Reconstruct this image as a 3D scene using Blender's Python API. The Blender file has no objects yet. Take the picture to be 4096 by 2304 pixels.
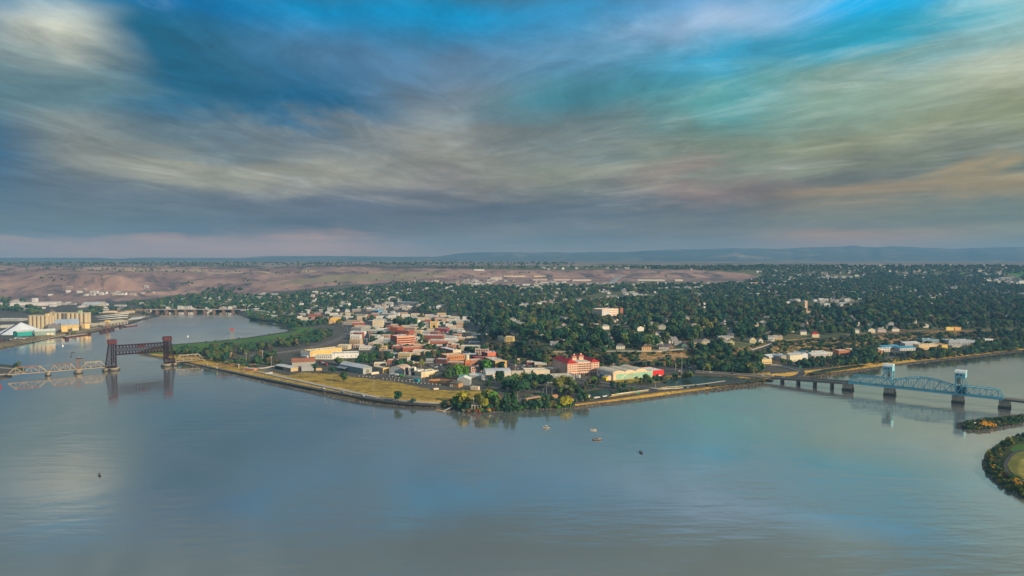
import bpy, math, random
import numpy as np
from mathutils import Vector, Matrix

random.seed(7)
rng = np.random.default_rng(11)
scene = bpy.context.scene
COL = scene.collection
R = math.radians

# ------------------------------------------------------------------ camera
FOC, HC, HORIZON = 2730.0, 165.0, 1040.0          # focal length in photo pixels, camera height, horizon row
PITCH = math.atan((1152.0 - HORIZON) / FOC)
cam_data = bpy.data.cameras.new('camera')
cam_data.sensor_width = 36.0
cam_data.lens = FOC / 4096.0 * 36.0
cam_data.clip_start = 1.0
cam_data.clip_end = 60000.0
cam = bpy.data.objects.new('camera', cam_data)
cam.location = (0, 0, HC)
cam.rotation_euler = (math.pi / 2 - PITCH, 0, 0)
COL.objects.link(cam)
scene.camera = cam

# ------------------------------------------------------------------ exposure
scene.view_settings.view_transform = 'Standard'
scene.view_settings.look = 'None'
scene.view_settings.gamma = 1.0
scene.view_settings.use_curve_mapping = False
scene.view_settings.exposure = 0.42
scene.cycles.use_denoising = True
scene.cycles.max_bounces = 6
scene.cycles.diffuse_bounces = 2
scene.cycles.glossy_bounces = 3
scene.cycles.volume_bounces = 0
scene.cycles.transparent_max_bounces = 8
scene.cycles.sample_clamp_indirect = 4.0

# ------------------------------------------------------------------ sun
SUN_DIR = Vector((0.80, -0.60, 0.36)).normalized()      # towards the sun: behind the camera, to its right
sun_elev = math.asin(SUN_DIR.z)
sun_az = math.atan2(SUN_DIR.x, SUN_DIR.y)
sd = bpy.data.lights.new('sun', 'SUN')
sd.energy = 4.5
sd.angle = R(0.5)
sd.color = (1.0, 0.80, 0.56)
sun = bpy.data.objects.new('sun', sd)
sun.rotation_euler = SUN_DIR.to_track_quat('Z', 'Y').to_euler()
sun.location = (400, -300, 900)
COL.objects.link(sun)

# ------------------------------------------------------------------ sky
def s2l(c):
    c = c / 255.0
    return c / 12.92 if c <= 0.04045 else ((c + 0.055) / 1.055) ** 2.4

class NT:
    def __init__(s, tree): s.t = tree; s.n = tree.nodes; s.l = tree.links
    def new(s, typ, **kw):
        n = s.n.new(typ)
        for k, v in kw.items(): setattr(n, k, v)
        return n
    def link(s, a, b): s.l.new(a, b)
    def put(s, sock, v):
        if hasattr(v, 'is_linked') or isinstance(v, bpy.types.NodeSocket): s.l.new(v, sock)
        elif v is not None: sock.default_value = v
    def m(s, op, a, b=None, c=None, clamp=False):
        n = s.n.new('ShaderNodeMath'); n.operation = op; n.use_clamp = clamp
        s.put(n.inputs[0], a); s.put(n.inputs[1], b) if b is not None else None
        if c is not None: s.put(n.inputs[2], c)
        return n.outputs[0]
    def mix(s, f, a, b, mode='MIX'):
        n = s.n.new('ShaderNodeMix'); n.data_type = 'RGBA'; n.blend_type = mode
        s.put(n.inputs[0], f); s.put(n.inputs[6], a); s.put(n.inputs[7], b)
        return n.outputs[2]
    def noise(s, vec, scale, detail=4, rough=0.55, dist=0.0, dim='3D'):
        n = s.n.new('ShaderNodeTexNoise'); n.noise_dimensions = dim
        if vec is not None: s.l.new(vec, n.inputs['Vector'])
        n.inputs['Scale'].default_value = scale; n.inputs['Detail'].default_value = detail
        n.inputs['Roughness'].default_value = rough; n.inputs['Distortion'].default_value = dist
        return n.outputs['Fac']
    def ramp(s, f, stops, interp='LINEAR'):
        n = s.n.new('ShaderNodeValToRGB'); cr = n.color_ramp; cr.interpolation = interp
        while len(cr.elements) > 1: cr.elements.remove(cr.elements[-1])
        cr.elements[0].position = stops[0][0]; cr.elements[0].color = tuple(stops[0][1]) + (1,)
        for p, c in stops[1:]:
            e = cr.elements.new(p); e.color = tuple(c) + (1,)
        s.put(n.inputs[0], f)
        return n.outputs[0]
    def rng(s, v, a, b, c, d, clamp=True):
        n = s.n.new('ShaderNodeMapRange'); n.clamp = clamp
        s.put(n.inputs[0], v)
        for i, x in enumerate((a, b, c, d)): n.inputs[i + 1].default_value = x
        return n.outputs[0]

world = bpy.data.worlds.new('World')
scene.world = world
world.use_nodes = True
w = NT(world.node_tree)
w.n.clear()
tc = w.new('ShaderNodeTexCoord')
sep = w.new('ShaderNodeSeparateXYZ'); w.link(tc.outputs['Generated'], sep.inputs[0])
dx, dy, dz = sep.outputs
az = w.m('ARCTAN2', dx, dy)
zc = w.m('MAXIMUM', dz, 0.0)
inv = w.m('DIVIDE', 1.0, w.m('ADD', zc, 0.07))
comb = w.new('ShaderNodeCombineXYZ')                    # the cloud layer seen in perspective
w.link(w.m('MULTIPLY', dx, inv), comb.inputs[0]); w.link(w.m('MULTIPLY', w.m('MULTIPLY', dy, inv), 0.75), comb.inputs[1])
cl = comb.outputs[0]
wz = w.m('SUBTRACT', w.noise(cl, 0.8, 4, 0.55, 0.5), 0.5)
ws = w.new('ShaderNodeVectorMath', operation='ADD')
o3 = w.new('ShaderNodeCombineXYZ'); o3.inputs[0].default_value = 13.7; o3.inputs[1].default_value = 4.1
w.link(cl, ws.inputs[0]); w.link(o3.outputs[0], ws.inputs[1])
wx = w.m('SUBTRACT', w.noise(ws.outputs[0], 0.7, 3, 0.5, 0.4), 0.5)
el = w.m('MULTIPLY', w.m('ARCSINE', zc), 180 / math.pi)
el_w = w.m('ADD', el, w.m('MULTIPLY', w.m('MULTIPLY', wz, w.m('MINIMUM', el, 8.0)), 1.15))
t = w.m('DIVIDE', el_w, 90.0, clamp=True)
azd = w.m('ADD', w.m('MULTIPLY', az, 180 / math.pi), w.m('MULTIPLY', wx, w.m('MINIMUM', el, 14.0)))
SKY = {   # azimuth column in photo pixels -> colours (as displayed) at photo rows
    -200: [(1040, 118, 112, 108), (960, 150, 126, 114), (920, 92, 104, 108), (800, 76, 96, 112), (600, 40, 95, 132), (400, 78, 118, 130), (230, 104, 130, 136), (60, 60, 105, 135)],
    350: [(1040, 122, 112, 110), (990, 160, 130, 116), (930, 84, 98, 104), (800, 88, 98, 106), (660, 126, 128, 118), (520, 118, 126, 122), (380, 96, 128, 136), (190, 196, 198, 182), (20, 40, 128, 168)],
    700: [(1040, 126, 114, 110), (990, 162, 130, 116), (920, 80, 92, 100), (800, 90, 98, 104), (680, 138, 136, 120), (560, 96, 116, 124), (400, 22, 92, 124), (200, 22, 98, 130), (20, 0, 96, 146)],
    1250: [(1040, 124, 112, 108), (990, 164, 128, 112), (900, 82, 88, 98), (800, 92, 96, 106), (690, 140, 136, 120), (560, 106, 114, 116), (430, 16, 88, 124), (250, 70, 118, 154), (60, 0, 128, 178)],
    1800: [(1040, 112, 108, 104), (960, 96, 100, 102), (840, 84, 90, 100), (740, 124, 118, 110), (640, 124, 122, 112), (440, 112, 122, 126), (260, 84, 116, 142), (60, 0, 138, 188)],
    2300: [(1040, 104, 106, 100), (940, 96, 100, 98), (850, 82, 88, 94), (700, 128, 130, 112), (560, 104, 114, 112), (400, 66, 128, 142), (200, 86, 136, 168), (20, 50, 140, 186)],
    2850: [(1040, 104, 106, 98), (940, 106, 104, 94), (850, 92, 92, 90), (740, 134, 114, 104), (600, 106, 120, 104), (440, 78, 138, 138), (260, 52, 146, 178), (120, 132, 158, 184), (20, 92, 142, 180)],
    3350: [(1040, 118, 108, 96), (960, 150, 118, 92), (880, 106, 104, 86), (800, 142, 120, 88), (700, 96, 98, 88), (560, 126, 130, 102), (400, 112, 136, 122), (230, 34, 144, 168), (80, 0, 146, 196)],
    4200: [(1040, 106, 114, 100), (940, 112, 116, 92), (820, 100, 108, 92), (720, 150, 130, 88), (620, 104, 110, 94), (430, 124, 130, 100), (240, 150, 154, 132), (80, 120, 160, 160)],
}
HIGH = [(22.6, (66, 96, 110)), (34.0, (84, 112, 126)), (52.0, (150, 168, 180)), (90.0, (170, 186, 198))]   # grey cloud overhead
cols = sorted(SKY)
prev = None
for i, cx in enumerate(cols):
    st = [(0.0, tuple(s2l(v + d_) for v, d_ in zip(SKY[cx][0][1:], (46, 24, 6))))]
    for r_ in SKY[cx][1:]:
        e_ = math.degrees(math.atan((HORIZON - r_[0]) / FOC * math.cos(math.atan((cx - 2048) / FOC))))
        lf_ = max(0.0, 1 - e_ / 2.4); st.append((e_ / 90.0, tuple(s2l(v + d_ * lf_) for v, d_ in zip(r_[1:], (52, 28, 6)))))
    ca_ = math.cos(math.atan((cx - 2048) / FOC)) ** .8
    wr_ = min(1.0, max(0.0, (cx - 1800) / 2000.0))
    for k_, (e_, c_3) in enumerate(HIGH): st.append((e_ * (ca_ if k_ == 0 else 1) / 90.0, tuple(s2l(v + (26 * wr_, 14 * wr_, -14 * wr_)[i_] * (k_ < 2)) for i_, v in enumerate(c_3))))
    c_ = w.ramp(t, st, 'B_SPLINE' if False else 'EASE')
    if prev is None: prev = c_
    else:
        a0 = math.degrees(math.atan((cols[i - 1] - 2048) / FOC)); a1 = math.degrees(math.atan((cx - 2048) / FOC))
        f_ = w.new('ShaderNodeMapRange', interpolation_type='SMOOTHSTEP')
        w.link(azd, f_.inputs[0]); f_.inputs[1].default_value = a0; f_.inputs[2].default_value = a1
        prev = w.mix(f_.outputs[0], prev, c_)
# wisps: fibrous cirrus drawn out towards the vanishing point, broken by a softer billow
csx = w.new('ShaderNodeSeparateXYZ'); w.link(cl, csx.inputs[0])
def fibre(phi, scale, sq):
    c_, s_ = math.cos(R(phi)), math.sin(R(phi)); x_, y_ = csx.outputs[0], csx.outputs[1]
    cb = w.new('ShaderNodeCombineXYZ')
    w.link(w.m('SUBTRACT', w.m('MULTIPLY', x_, c_), w.m('MULTIPLY', y_, s_)), cb.inputs[0])
    w.link(w.m('MULTIPLY', w.m('ADD', w.m('MULTIPLY', x_, s_), w.m('MULTIPLY', y_, c_)), sq), cb.inputs[1])
    return w.noise(cb.outputs[0], scale, 12, 0.70, 1.1)
st2 = w.noise(cl, 1.9, 12, 0.68, 0.8)
st3 = w.noise(ws.outputs[0], 0.55, 3, 0.5, 0.8)
fmix = w.rng(azd, -14, 6, 0, 1)
fib = w.m('ADD', w.m('MULTIPLY', fibre(20, 3.0, 0.48), w.m('SUBTRACT', 1.0, fmix)), w.m('MULTIPLY', fibre(-58, 3.0, 0.40), fmix))
el_f = w.rng(el, 1.0, 9.0, 0.0, 1.0)
br = w.m('ADD', w.rng(st2, 0.30, 0.70, 0.76, 1.20), w.rng(st3, 0.34, 0.66, -0.20, 0.20))
lowf = w.rng(el, 0.5, 6.0, 0.25, 1.0)
br = w.m('ADD', w.m('MULTIPLY', w.m('SUBTRACT', br, 1.0), lowf), 1.0)
br = w.m('ADD', br, w.m('MULTIPLY', w.rng(fib, 0.36, 0.66, -0.11, 0.13), el_f))
wisp = w.m('MULTIPLY', w.m('POWER', w.rng(fib, 0.47, 0.72, 0.0, 1.0), 1.2), w.m('MULTIPLY', w.rng(st3, 0.42, 0.62, 0.05, 0.85), el_f))
cloud = w.mix(w.m('MULTIPLY', wisp, 0.42), prev, tuple(s2l(v) for v in (176, 182, 176)) + (1,))
vm = w.new('ShaderNodeVectorMath', operation='SCALE'); w.link(cloud, vm.inputs[0]); w.link(br, vm.inputs['Scale'])
bgc = w.new('ShaderNodeBackground'); w.link(vm.outputs[0], bgc.inputs[0]); bgc.inputs[1].default_value = 1.0
nis = w.new('ShaderNodeTexSky', sky_type='NISHITA', sun_disc=False)
nis.sun_elevation = sun_elev; nis.sun_rotation = sun_az
bgs = w.new('ShaderNodeBackground'); w.link(nis.outputs[0], bgs.inputs[0]); bgs.inputs[1].default_value = 0.05
mx = w.new('ShaderNodeMixShader')
w.link(w.rng(st2, 0.25, 0.5, 0.96, 0.995), mx.inputs[0])
w.link(bgs.outputs[0], mx.inputs[1]); w.link(bgc.outputs[0], mx.inputs[2])
wo = w.new('ShaderNodeOutputWorld'); w.link(mx.outputs[0], wo.inputs[0])
world.cycles.sampling_method = 'MANUAL'
world.cycles.sample_map_resolution = 512

# ------------------------------------------------------------------ pixel -> place
CP, SP = math.cos(PITCH), math.sin(PITCH)
def ray(px, py, z):
    a = (np.asarray(px, float) - 2048) / FOC; b = -(np.asarray(py, float) - 1152) / FOC
    dyy = CP + b * SP; dzz = -SP + b * CP
    t_ = (np.asarray(z, float) - HC) / dzz
    return a * t_, dyy * t_, dzz * t_ + HC
def project(x, y, z):
    x, y, z = np.asarray(x, float), np.asarray(y, float), np.asarray(z, float) - HC
    f = y * CP - z * SP; u = y * SP + z * CP
    return 2048 + FOC * x / f, 1152 - FOC * u / f

FAR = [(1085, 112), (1062, 136), (1050, 146), (1046, 150.3), (1045, 150.3), (1044, 150.3), (1043, 150.7), (1042, 151.5)]
ZC = {
    -2500: [(2400, 5), (1250, 6), (1200, 14), (1150, 55)] + FAR,
    0: [(2400, 5), (1250, 6), (1200, 14), (1150, 55)] + FAR,
    450: [(2400, 5), (1250, 6), (1205, 13), (1160, 45), (1100, 104)] + FAR,
    720: [(2400, 5), (1250, 6), (1205, 13), (1180, 24), (1120, 80)] + FAR,
    1300: [(2400, 5), (1300, 6), (1250, 10), (1200, 22), (1160, 45), (1120, 80)] + FAR,
    1860: [(2400, 5), (1400, 6), (1340, 8), (1300, 12), (1250, 20), (1200, 35), (1150, 58), (1110, 85)] + FAR,
    2040: [(2400, 5), (1440, 5), (1400, 14), (1370, 25), (1340, 29), (1300, 33), (1250, 38), (1200, 45), (1150, 61), (1110, 85)] + FAR,
    2200: [(2400, 5), (1462, 5), (1385, 29), (1350, 31), (1300, 35), (1250, 40), (1200, 47), (1150, 62), (1110, 85)] + FAR,
    2500: [(2400, 5), (1465, 5), (1400, 25), (1350, 29), (1300, 34), (1250, 39), (1200, 47), (1150, 62), (1110, 85)] + FAR,
    2900: [(2400, 5), (1465, 5), (1386, 26), (1350, 30), (1300, 35), (1250, 40), (1200, 47), (1150, 62), (1110, 85)] + FAR,
    3300: [(2400, 5), (1415, 5), (1352, 24), (1300, 31), (1250, 38), (1200, 47), (1150, 62), (1110, 85)] + FAR,
    3700: [(2400, 5), (1385, 5), (1328, 22), (1300, 27), (1250, 36), (1200, 46), (1150, 62), (1110, 85)] + FAR,
    6600: [(2400, 5), (1375, 5), (1318, 22), (1300, 25), (1250, 36), (1200, 46), (1150, 62), (1110, 85)] + FAR,
}
ZX = sorted(ZC)
def zmap(px, py):
    px = np.atleast_1d(np.asarray(px, float)); py = np.atleast_1d(np.asarray(py, float))
    px, py = np.broadcast_arrays(px, py)
    tab = []
    for k in ZX:
        c = sorted(ZC[k]); tab.append(np.interp(py, [a for a, b in c], [b for a, b in c]))
    tab = np.array(tab)
    idx = np.clip(np.searchsorted(ZX, px) - 1, 0, len(ZX) - 2)
    xs = np.array(ZX, float)
    f = np.clip((px - xs[idx]) / (xs[idx + 1] - xs[idx]), 0, 1); f = f * f * (3 - 2 * f)
    lo = np.take_along_axis(tab, idx[None], 0)[0]; hi = np.take_along_axis(tab, (idx + 1)[None], 0)[0]
    return lo * (1 - f) + hi * f

LAND = [
    [(540, 1411), (560, 1420), (600, 1428), (649, 1437), (717, 1452), (787, 1465), (860, 1483), (936, 1502), (1050, 1530), (1120, 1545), (1200, 1560), (1300, 1583),
     (1393, 1602), (1490, 1615), (1606, 1625), (1700, 1629), (1772, 1629), (1790, 1631), (1815, 1641), (1850, 1649), (1900, 1654), (1950, 1653), (2000, 1648),
     (2050, 1641), (2150, 1638), (2230, 1637), (2291, 1632), (2400, 1619), (2600, 1596), (2800, 1569), (3000, 1539), (3086, 1527), (3100, 1519), (3160, 1513),
     (3215, 1509), (3300, 1500), (3400, 1489), (3500, 1476), (3600, 1462), (3700, 1449), (3850, 1434), (4000, 1417), (4096, 1405), (4400, 1380), (6600, 1300),
     (6600, 1044), (-2600, 1044), (-2600, 1560), (-400, 1450), (0, 1399), (116, 1377), (201, 1357), (257, 1347), (348, 1338), (400, 1327), (500, 1304), (603, 1273),
     (642, 1266), (630, 1259), (600, 1254), (560, 1247), (600, 1243), (940, 1241), (950, 1251), (960, 1264), (1000, 1278), (1060, 1288), (1130, 1298),
     (1157, 1303), (1115, 1311), (1120, 1317), (1162, 1319), (1140, 1327), (987, 1350), (851, 1365), (677, 1378), (600, 1392)],
    [(-600, 1640), (-600, 1430), (0, 1456), (80, 1463), (100, 1475), (98, 1488), (45, 1499), (50, 1512), (0, 1518), (-200, 1548)],
    [(3845, 1712), (3850, 1695), (3900, 1682), (4000, 1672), (4100, 1660), (4600, 1610), (4600, 1650), (4096, 1693), (4030, 1705), (3960, 1719), (3885, 1723), (3855, 1720)],
    [(4700, 1650), (4096, 1737), (4060, 1747), (4010, 1768), (3975, 1790), (3945, 1815), (3932, 1845), (3930, 1870), (3945, 1890), (3958, 1907), (3990, 1940),
     (4040, 1968), (4096, 1990), (4300, 2080), (4700, 2200)],
]
LANDW = []
for pg in LAND:
    a = np.array(pg, float); x_, y_, _ = ray(a[:, 0], a[:, 1], 0.0); LANDW.append(np.stack([x_, y_], 1))
def inpoly(x, y, pg):
    pg = np.asarray(pg, float); ins = np.zeros(np.shape(x), bool)
    n = len(pg); j = n - 1
    for i in range(n):
        xi, yi = pg[i]; xj, yj = pg[j]
        if yi != yj:
            ins ^= ((yi > y) != (yj > y)) & (x < (xj - xi) * (y - yi) / (yj - yi) + xi)
        j = i
    return ins
def shore(px, py):
    """signed distance to the shoreline on the water plane, positive on land, and the water-plane depth"""
    px = np.asarray(px, float); py = np.asarray(py, float)
    x, y, _ = ray(px, py, 0.0)
    d = np.full(x.shape, 1e9); ins = np.zeros(x.shape, bool)
    for pg in LANDW:
        ins |= inpoly(x, y, pg)
        for i in range(len(pg)):
            a = pg[i - 1]; b = pg[i]; ab = b - a
            tt = np.clip(((x - a[0]) * ab[0] + (y - a[1]) * ab[1]) / (ab @ ab), 0, 1)
            d = np.minimum(d, np.hypot(x - a[0] - tt * ab[0], y - a[1] - tt * ab[1]))
    return np.where(ins, d, -d), y
PONDS = [
    [(2325, 1592), (2335, 1566), (2400, 1556), (2440, 1560), (2452, 1574), (2430, 1590), (2370, 1597)],
    [(2640, 1530), (2700, 1512), (2790, 1504), (2900, 1506), (3000, 1514), (3060, 1520), (2980, 1532), (2860, 1545), (2760, 1550), (2680, 1545)],
    [(3232, 1492), (3300, 1476), (3450, 1458), (3470, 1463), (3350, 1482), (3260, 1497)],
]
def ramp_frac(px, py):
    s, y0 = shore(px, py)
    return s, s / (0.043 * y0)
def ground_z(px, py):
    px = np.atleast_1d(np.asarray(px, float)); py = np.atleast_1d(np.asarray(py, float))
    px, py = np.broadcast_arrays(px, py)
    z = zmap(px, py).copy()
    near = py > 1228
    if near.any():
        s, f = ramp_frac(px[near], py[near])
        zz = z[near]
        zz = np.where(s > 0, zz * np.clip(f, 0, 1), np.maximum(s * 0.12, -3.0))
        for pg in PONDS:
            zz = np.where(inpoly(px[near], py[near], pg), 4.3, zz)
        z[near] = zz
    return z
def G(px, py, dz=0.0):
    z = ground_z(px, py)[0]
    x, y, z2 = ray(px, py, z)
    return Vector((float(x), float(y), float(z2) + dz))
def Wt(px, py):                                            # a point on the water
    x, y, z = ray(px, py, 0.0); return Vector((float(x), float(y), 0.0))
def mpp(px, py): return G(px, py).y / FOC                  # metres per photo pixel there

# ------------------------------------------------------------------ materials
MATS = {}
def mat(name, rgb, rough=0.8, var=0.25, scale=0.6, rgb2=None, metal=0.0, bump=0.0, spec=0.3, obj=True, stretch=None, random_tint=0.0):
    if name in MATS: return MATS[name]
    m = bpy.data.materials.new(name); m.use_nodes = True
    q = NT(m.node_tree); b = q.n['Principled BSDF']
    c = q.new('ShaderNodeTexCoord')
    vec = c.outputs['Object'] if obj else None
    if not obj:
        g = q.new('ShaderNodeNewGeometry'); vec = g.outputs['Position']
    if stretch:
        mp = q.new('ShaderNodeMapping'); mp.inputs['Scale'].default_value = stretch; q.link(vec, mp.inputs[0]); vec = mp.outputs[0]
    n1 = q.noise(vec, scale, 5, 0.6)
    n2 = q.noise(vec, scale * 0.13, 3, 0.5)
    lo = tuple(max(0, v * (1 - var)) for v in rgb) + (1,)
    hi = (tuple(min(1, v * (1 + var)) for v in rgb) if rgb2 is None else tuple(rgb2)) + (1,)
    f = q.m('ADD', q.m('MULTIPLY', n1, 0.6), q.m('MULTIPLY', n2, 0.4))
    col = q.mix(q.rng(f, 0.36, 0.64, 0, 1), lo, hi)
    if random_tint:
        oi = q.new('ShaderNodeObjectInfo')
        v_ = q.rng(oi.outputs['Random'], 0, 1, 1 - random_tint, 1 + random_tint)
        sc_ = q.new('ShaderNodeVectorMath', operation='SCALE'); q.link(col, sc_.inputs[0]); q.link(v_, sc_.inputs['Scale']); col = sc_.outputs[0]
    q.link(col, b.inputs['Base Color'])
    b.inputs['Roughness'].default_value = rough; b.inputs['Metallic'].default_value = metal
    b.inputs['Specular IOR Level'].default_value = spec
    if bump:
        bp = q.new('ShaderNodeBump'); bp.inputs['Distance'].default_value = bump; q.link(n1, bp.inputs['Height']); q.link(bp.outputs[0], b.inputs['Normal'])
    MATS[name] = m
    return m

def ground_mat(name, c1, c2, c3=None, s1=0.02, s2=0.3, bump=0.0, rough=0.95, t1=(0.4, 0.6), t3=(0.55, 0.7), stretch=None):
    if name in MATS: return MATS[name]
    m = bpy.data.materials.new(name); m.use_nodes = True
    q = NT(m.node_tree); b = q.n['Principled BSDF']
    g = q.new('ShaderNodeNewGeometry'); vec = g.outputs['Position']
    if stretch:
        mp = q.new('ShaderNodeMapping'); mp.inputs['Scale'].default_value = stretch; q.link(vec, mp.inputs[0]); vec = mp.outputs[0]
    a = q.noise(vec, s1, 6, 0.65, 0.6); d = q.noise(vec, s2, 4, 0.6)
    f = q.m('ADD', q.m('MULTIPLY', a, 0.65), q.m('MULTIPLY', d, 0.35))
    col = q.mix(q.rng(f, t1[0], t1[1], 0, 1), tuple(c1) + (1,), tuple(c2) + (1,))
    if c3 is not None:
        e = q.noise(vec, s1 * 2.3, 5, 0.6, 1.0)
        col = q.mix(q.rng(e, t3[0], t3[1], 0, 1), col, tuple(c3) + (1,))
    q.link(col, b.inputs['Base Color']); b.inputs['Roughness'].default_value = rough
    b.inputs['Specular IOR Level'].default_value = 0.15
    if bump:
        bp = q.new('ShaderNodeBump'); bp.inputs['Distance'].default_value = bump; q.link(d, bp.inputs['Height']); q.link(bp.outputs[0], b.inputs['Normal'])
    MATS[name] = m
    return m

# ------------------------------------------------------------------ mesh helpers
class MB:
    def __init__(s): s.v = []; s.f = []; s.mi = []; s.cur = 0
    def add(s, vs, fs):
        o = len(s.v); s.v += [tuple(v) for v in vs]
        for f in fs: s.f.append([i + o for i in f]); s.mi.append(s.cur)
    def box(s, x0, y0, z0, x1, y1, z1, bottom=True):
        vs = [(x0, y0, z0), (x1, y0, z0), (x1, y1, z0), (x0, y1, z0), (x0, y0, z1), (x1, y0, z1), (x1, y1, z1), (x0, y1, z1)]
        fs = [(0, 1, 5, 4), (1, 2, 6, 5), (2, 3, 7, 6), (3, 0, 4, 7), (4, 5, 6, 7)]
        if bottom: fs.append((3, 2, 1, 0))
        s.add(vs, fs)
    def prism(s, pts, y0, y1):                             # an outline in x,z pushed along y
        n = len(pts); vs = [(p[0], y0, p[1]) for p in pts] + [(p[0], y1, p[1]) for p in pts]
        s.add(vs, [tuple(range(n - 1, -1, -1))[::-1], tuple(range(2 * n - 1, n - 1, -1))] + [(i, i + n, (i + 1) % n + n, (i + 1) % n) for i in range(n)])
    def prismx(s, pts, x0, x1):                            # an outline in y,z pushed along x
        n = len(pts); vs = [(x0, p[0], p[1]) for p in pts] + [(x1, p[0], p[1]) for p in pts]
        s.add(vs, [tuple(range(n)), tuple(range(2 * n - 1, n - 1, -1))] + [(i, i + n, (i + 1) % n + n, (i + 1) % n) for i in range(n)])
    def cyl(s, cx, cy, z0, z1, r0, r1=None, n=10, cap=True):
        r1 = r0 if r1 is None else r1
        vs = [(cx + r0 * math.cos(2 * math.pi * i / n), cy + r0 * math.sin(2 * math.pi * i / n), z0) for i in range(n)]
        vs += [(cx + r1 * math.cos(2 * math.pi * i / n), cy + r1 * math.sin(2 * math.pi * i / n), z1) for i in range(n)]
        fs = [(i, (i + 1) % n, (i + 1) % n + n, i + n) for i in range(n)]
        if cap: fs += [tuple(range(n, 2 * n)), tuple(range(n - 1, -1, -1))]
        s.add(vs, fs)
    def beam(s, p, q, w, h=None):
        h = w if h is None else h
        p = Vector(p); q = Vector(q); d = (q - p)
        if d.length < 1e-6: return
        d.normalize(); up = Vector((0, 0, 1)) if abs(d.z) < 0.95 else Vector((1, 0, 0))
        a = d.cross(up).normalized() * (w / 2); b = a.cross(d).normalized() * (h / 2)
        vs = [c + sx * a + sy * b for c in (p, q) for sx, sy in ((-1, -1), (1, -1), (1, 1), (-1, 1))]
        s.add(vs, [(0, 1, 5, 4), (1, 2, 6, 5), (2, 3, 7, 6), (3, 0, 4, 7), (3, 2, 1, 0), (4, 5, 6, 7)])
    def mesh(s, name, mats):
        me = bpy.data.meshes.new(name); me.from_pydata(s.v, [], s.f)
        for m in (mats if isinstance(mats, (list, tuple)) else [mats]): me.materials.append(m)
        if any(s.mi): me.polygons.foreach_set('material_index', s.mi)
        me.update()
        return me
    def build(s, name, mats, parent=None, smooth=False):
        me = s.mesh(name, mats)
        if smooth: me.shade_smooth()
        return link(name, me, parent)
def link(name, data, parent=None, loc=None, rotz=None, scale=None):
    o = bpy.data.objects.new(name, data); COL.objects.link(o)
    if parent is not None: o.parent = parent
    if loc is not None: o.location = loc
    if rotz is not None: o.rotation_euler = (0, 0, rotz)
    if scale is not None: o.scale = scale if hasattr(scale, '__len__') else (scale,) * 3
    return o
def tag(o, label=None, cat=None, group=None, kind=None):
    if label: o['label'] = label
    if cat: o['category'] = cat
    if group: o['group'] = group
    if kind: o['kind'] = kind
    return o
def thing(name, label, cat, loc=(0, 0, 0), rotz=0.0, group=None, scale=None):
    o = link(name, None, None, loc, rotz, scale); o.empty_display_size = 1.0
    return tag(o, label, cat, group)
CUBES = {}
def member(name, p, q, w, m, parent, h=None):              # one steel or timber member, all sharing one mesh
    if m.name not in CUBES:
        b = MB(); b.box(-.5, -.5, 0, .5, .5, 1); CUBES[m.name] = b.mesh('member', m)
    p = Vector(p); q = Vector(q); d = q - p
    o = link(name, CUBES[m.name], parent, p)
    up = 'Y'
    o.rotation_mode = 'QUATERNION'
    o.rotation_quaternion = d.to_track_quat('Z', up)
    o.scale = (w, h or w, d.length)
    return o
def mesh_np(name, verts, faces, m, smooth=False):
    me = bpy.data.meshes.new(name)
    nv, nf = len(verts), len(faces); k = faces.shape[1]
    me.vertices.add(nv); me.vertices.foreach_set('co', np.asarray(verts, np.float32).ravel())
    me.loops.add(nf * k); me.loops.foreach_set('vertex_index', np.asarray(faces, np.int32).ravel())
    me.polygons.add(nf); me.polygons.foreach_set('loop_start', np.arange(0, nf * k, k, dtype=np.int32))
    me.materials.append(m)
    me.update(calc_edges=True); me.validate()
    if smooth: me.shade_smooth()
    return me

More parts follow.
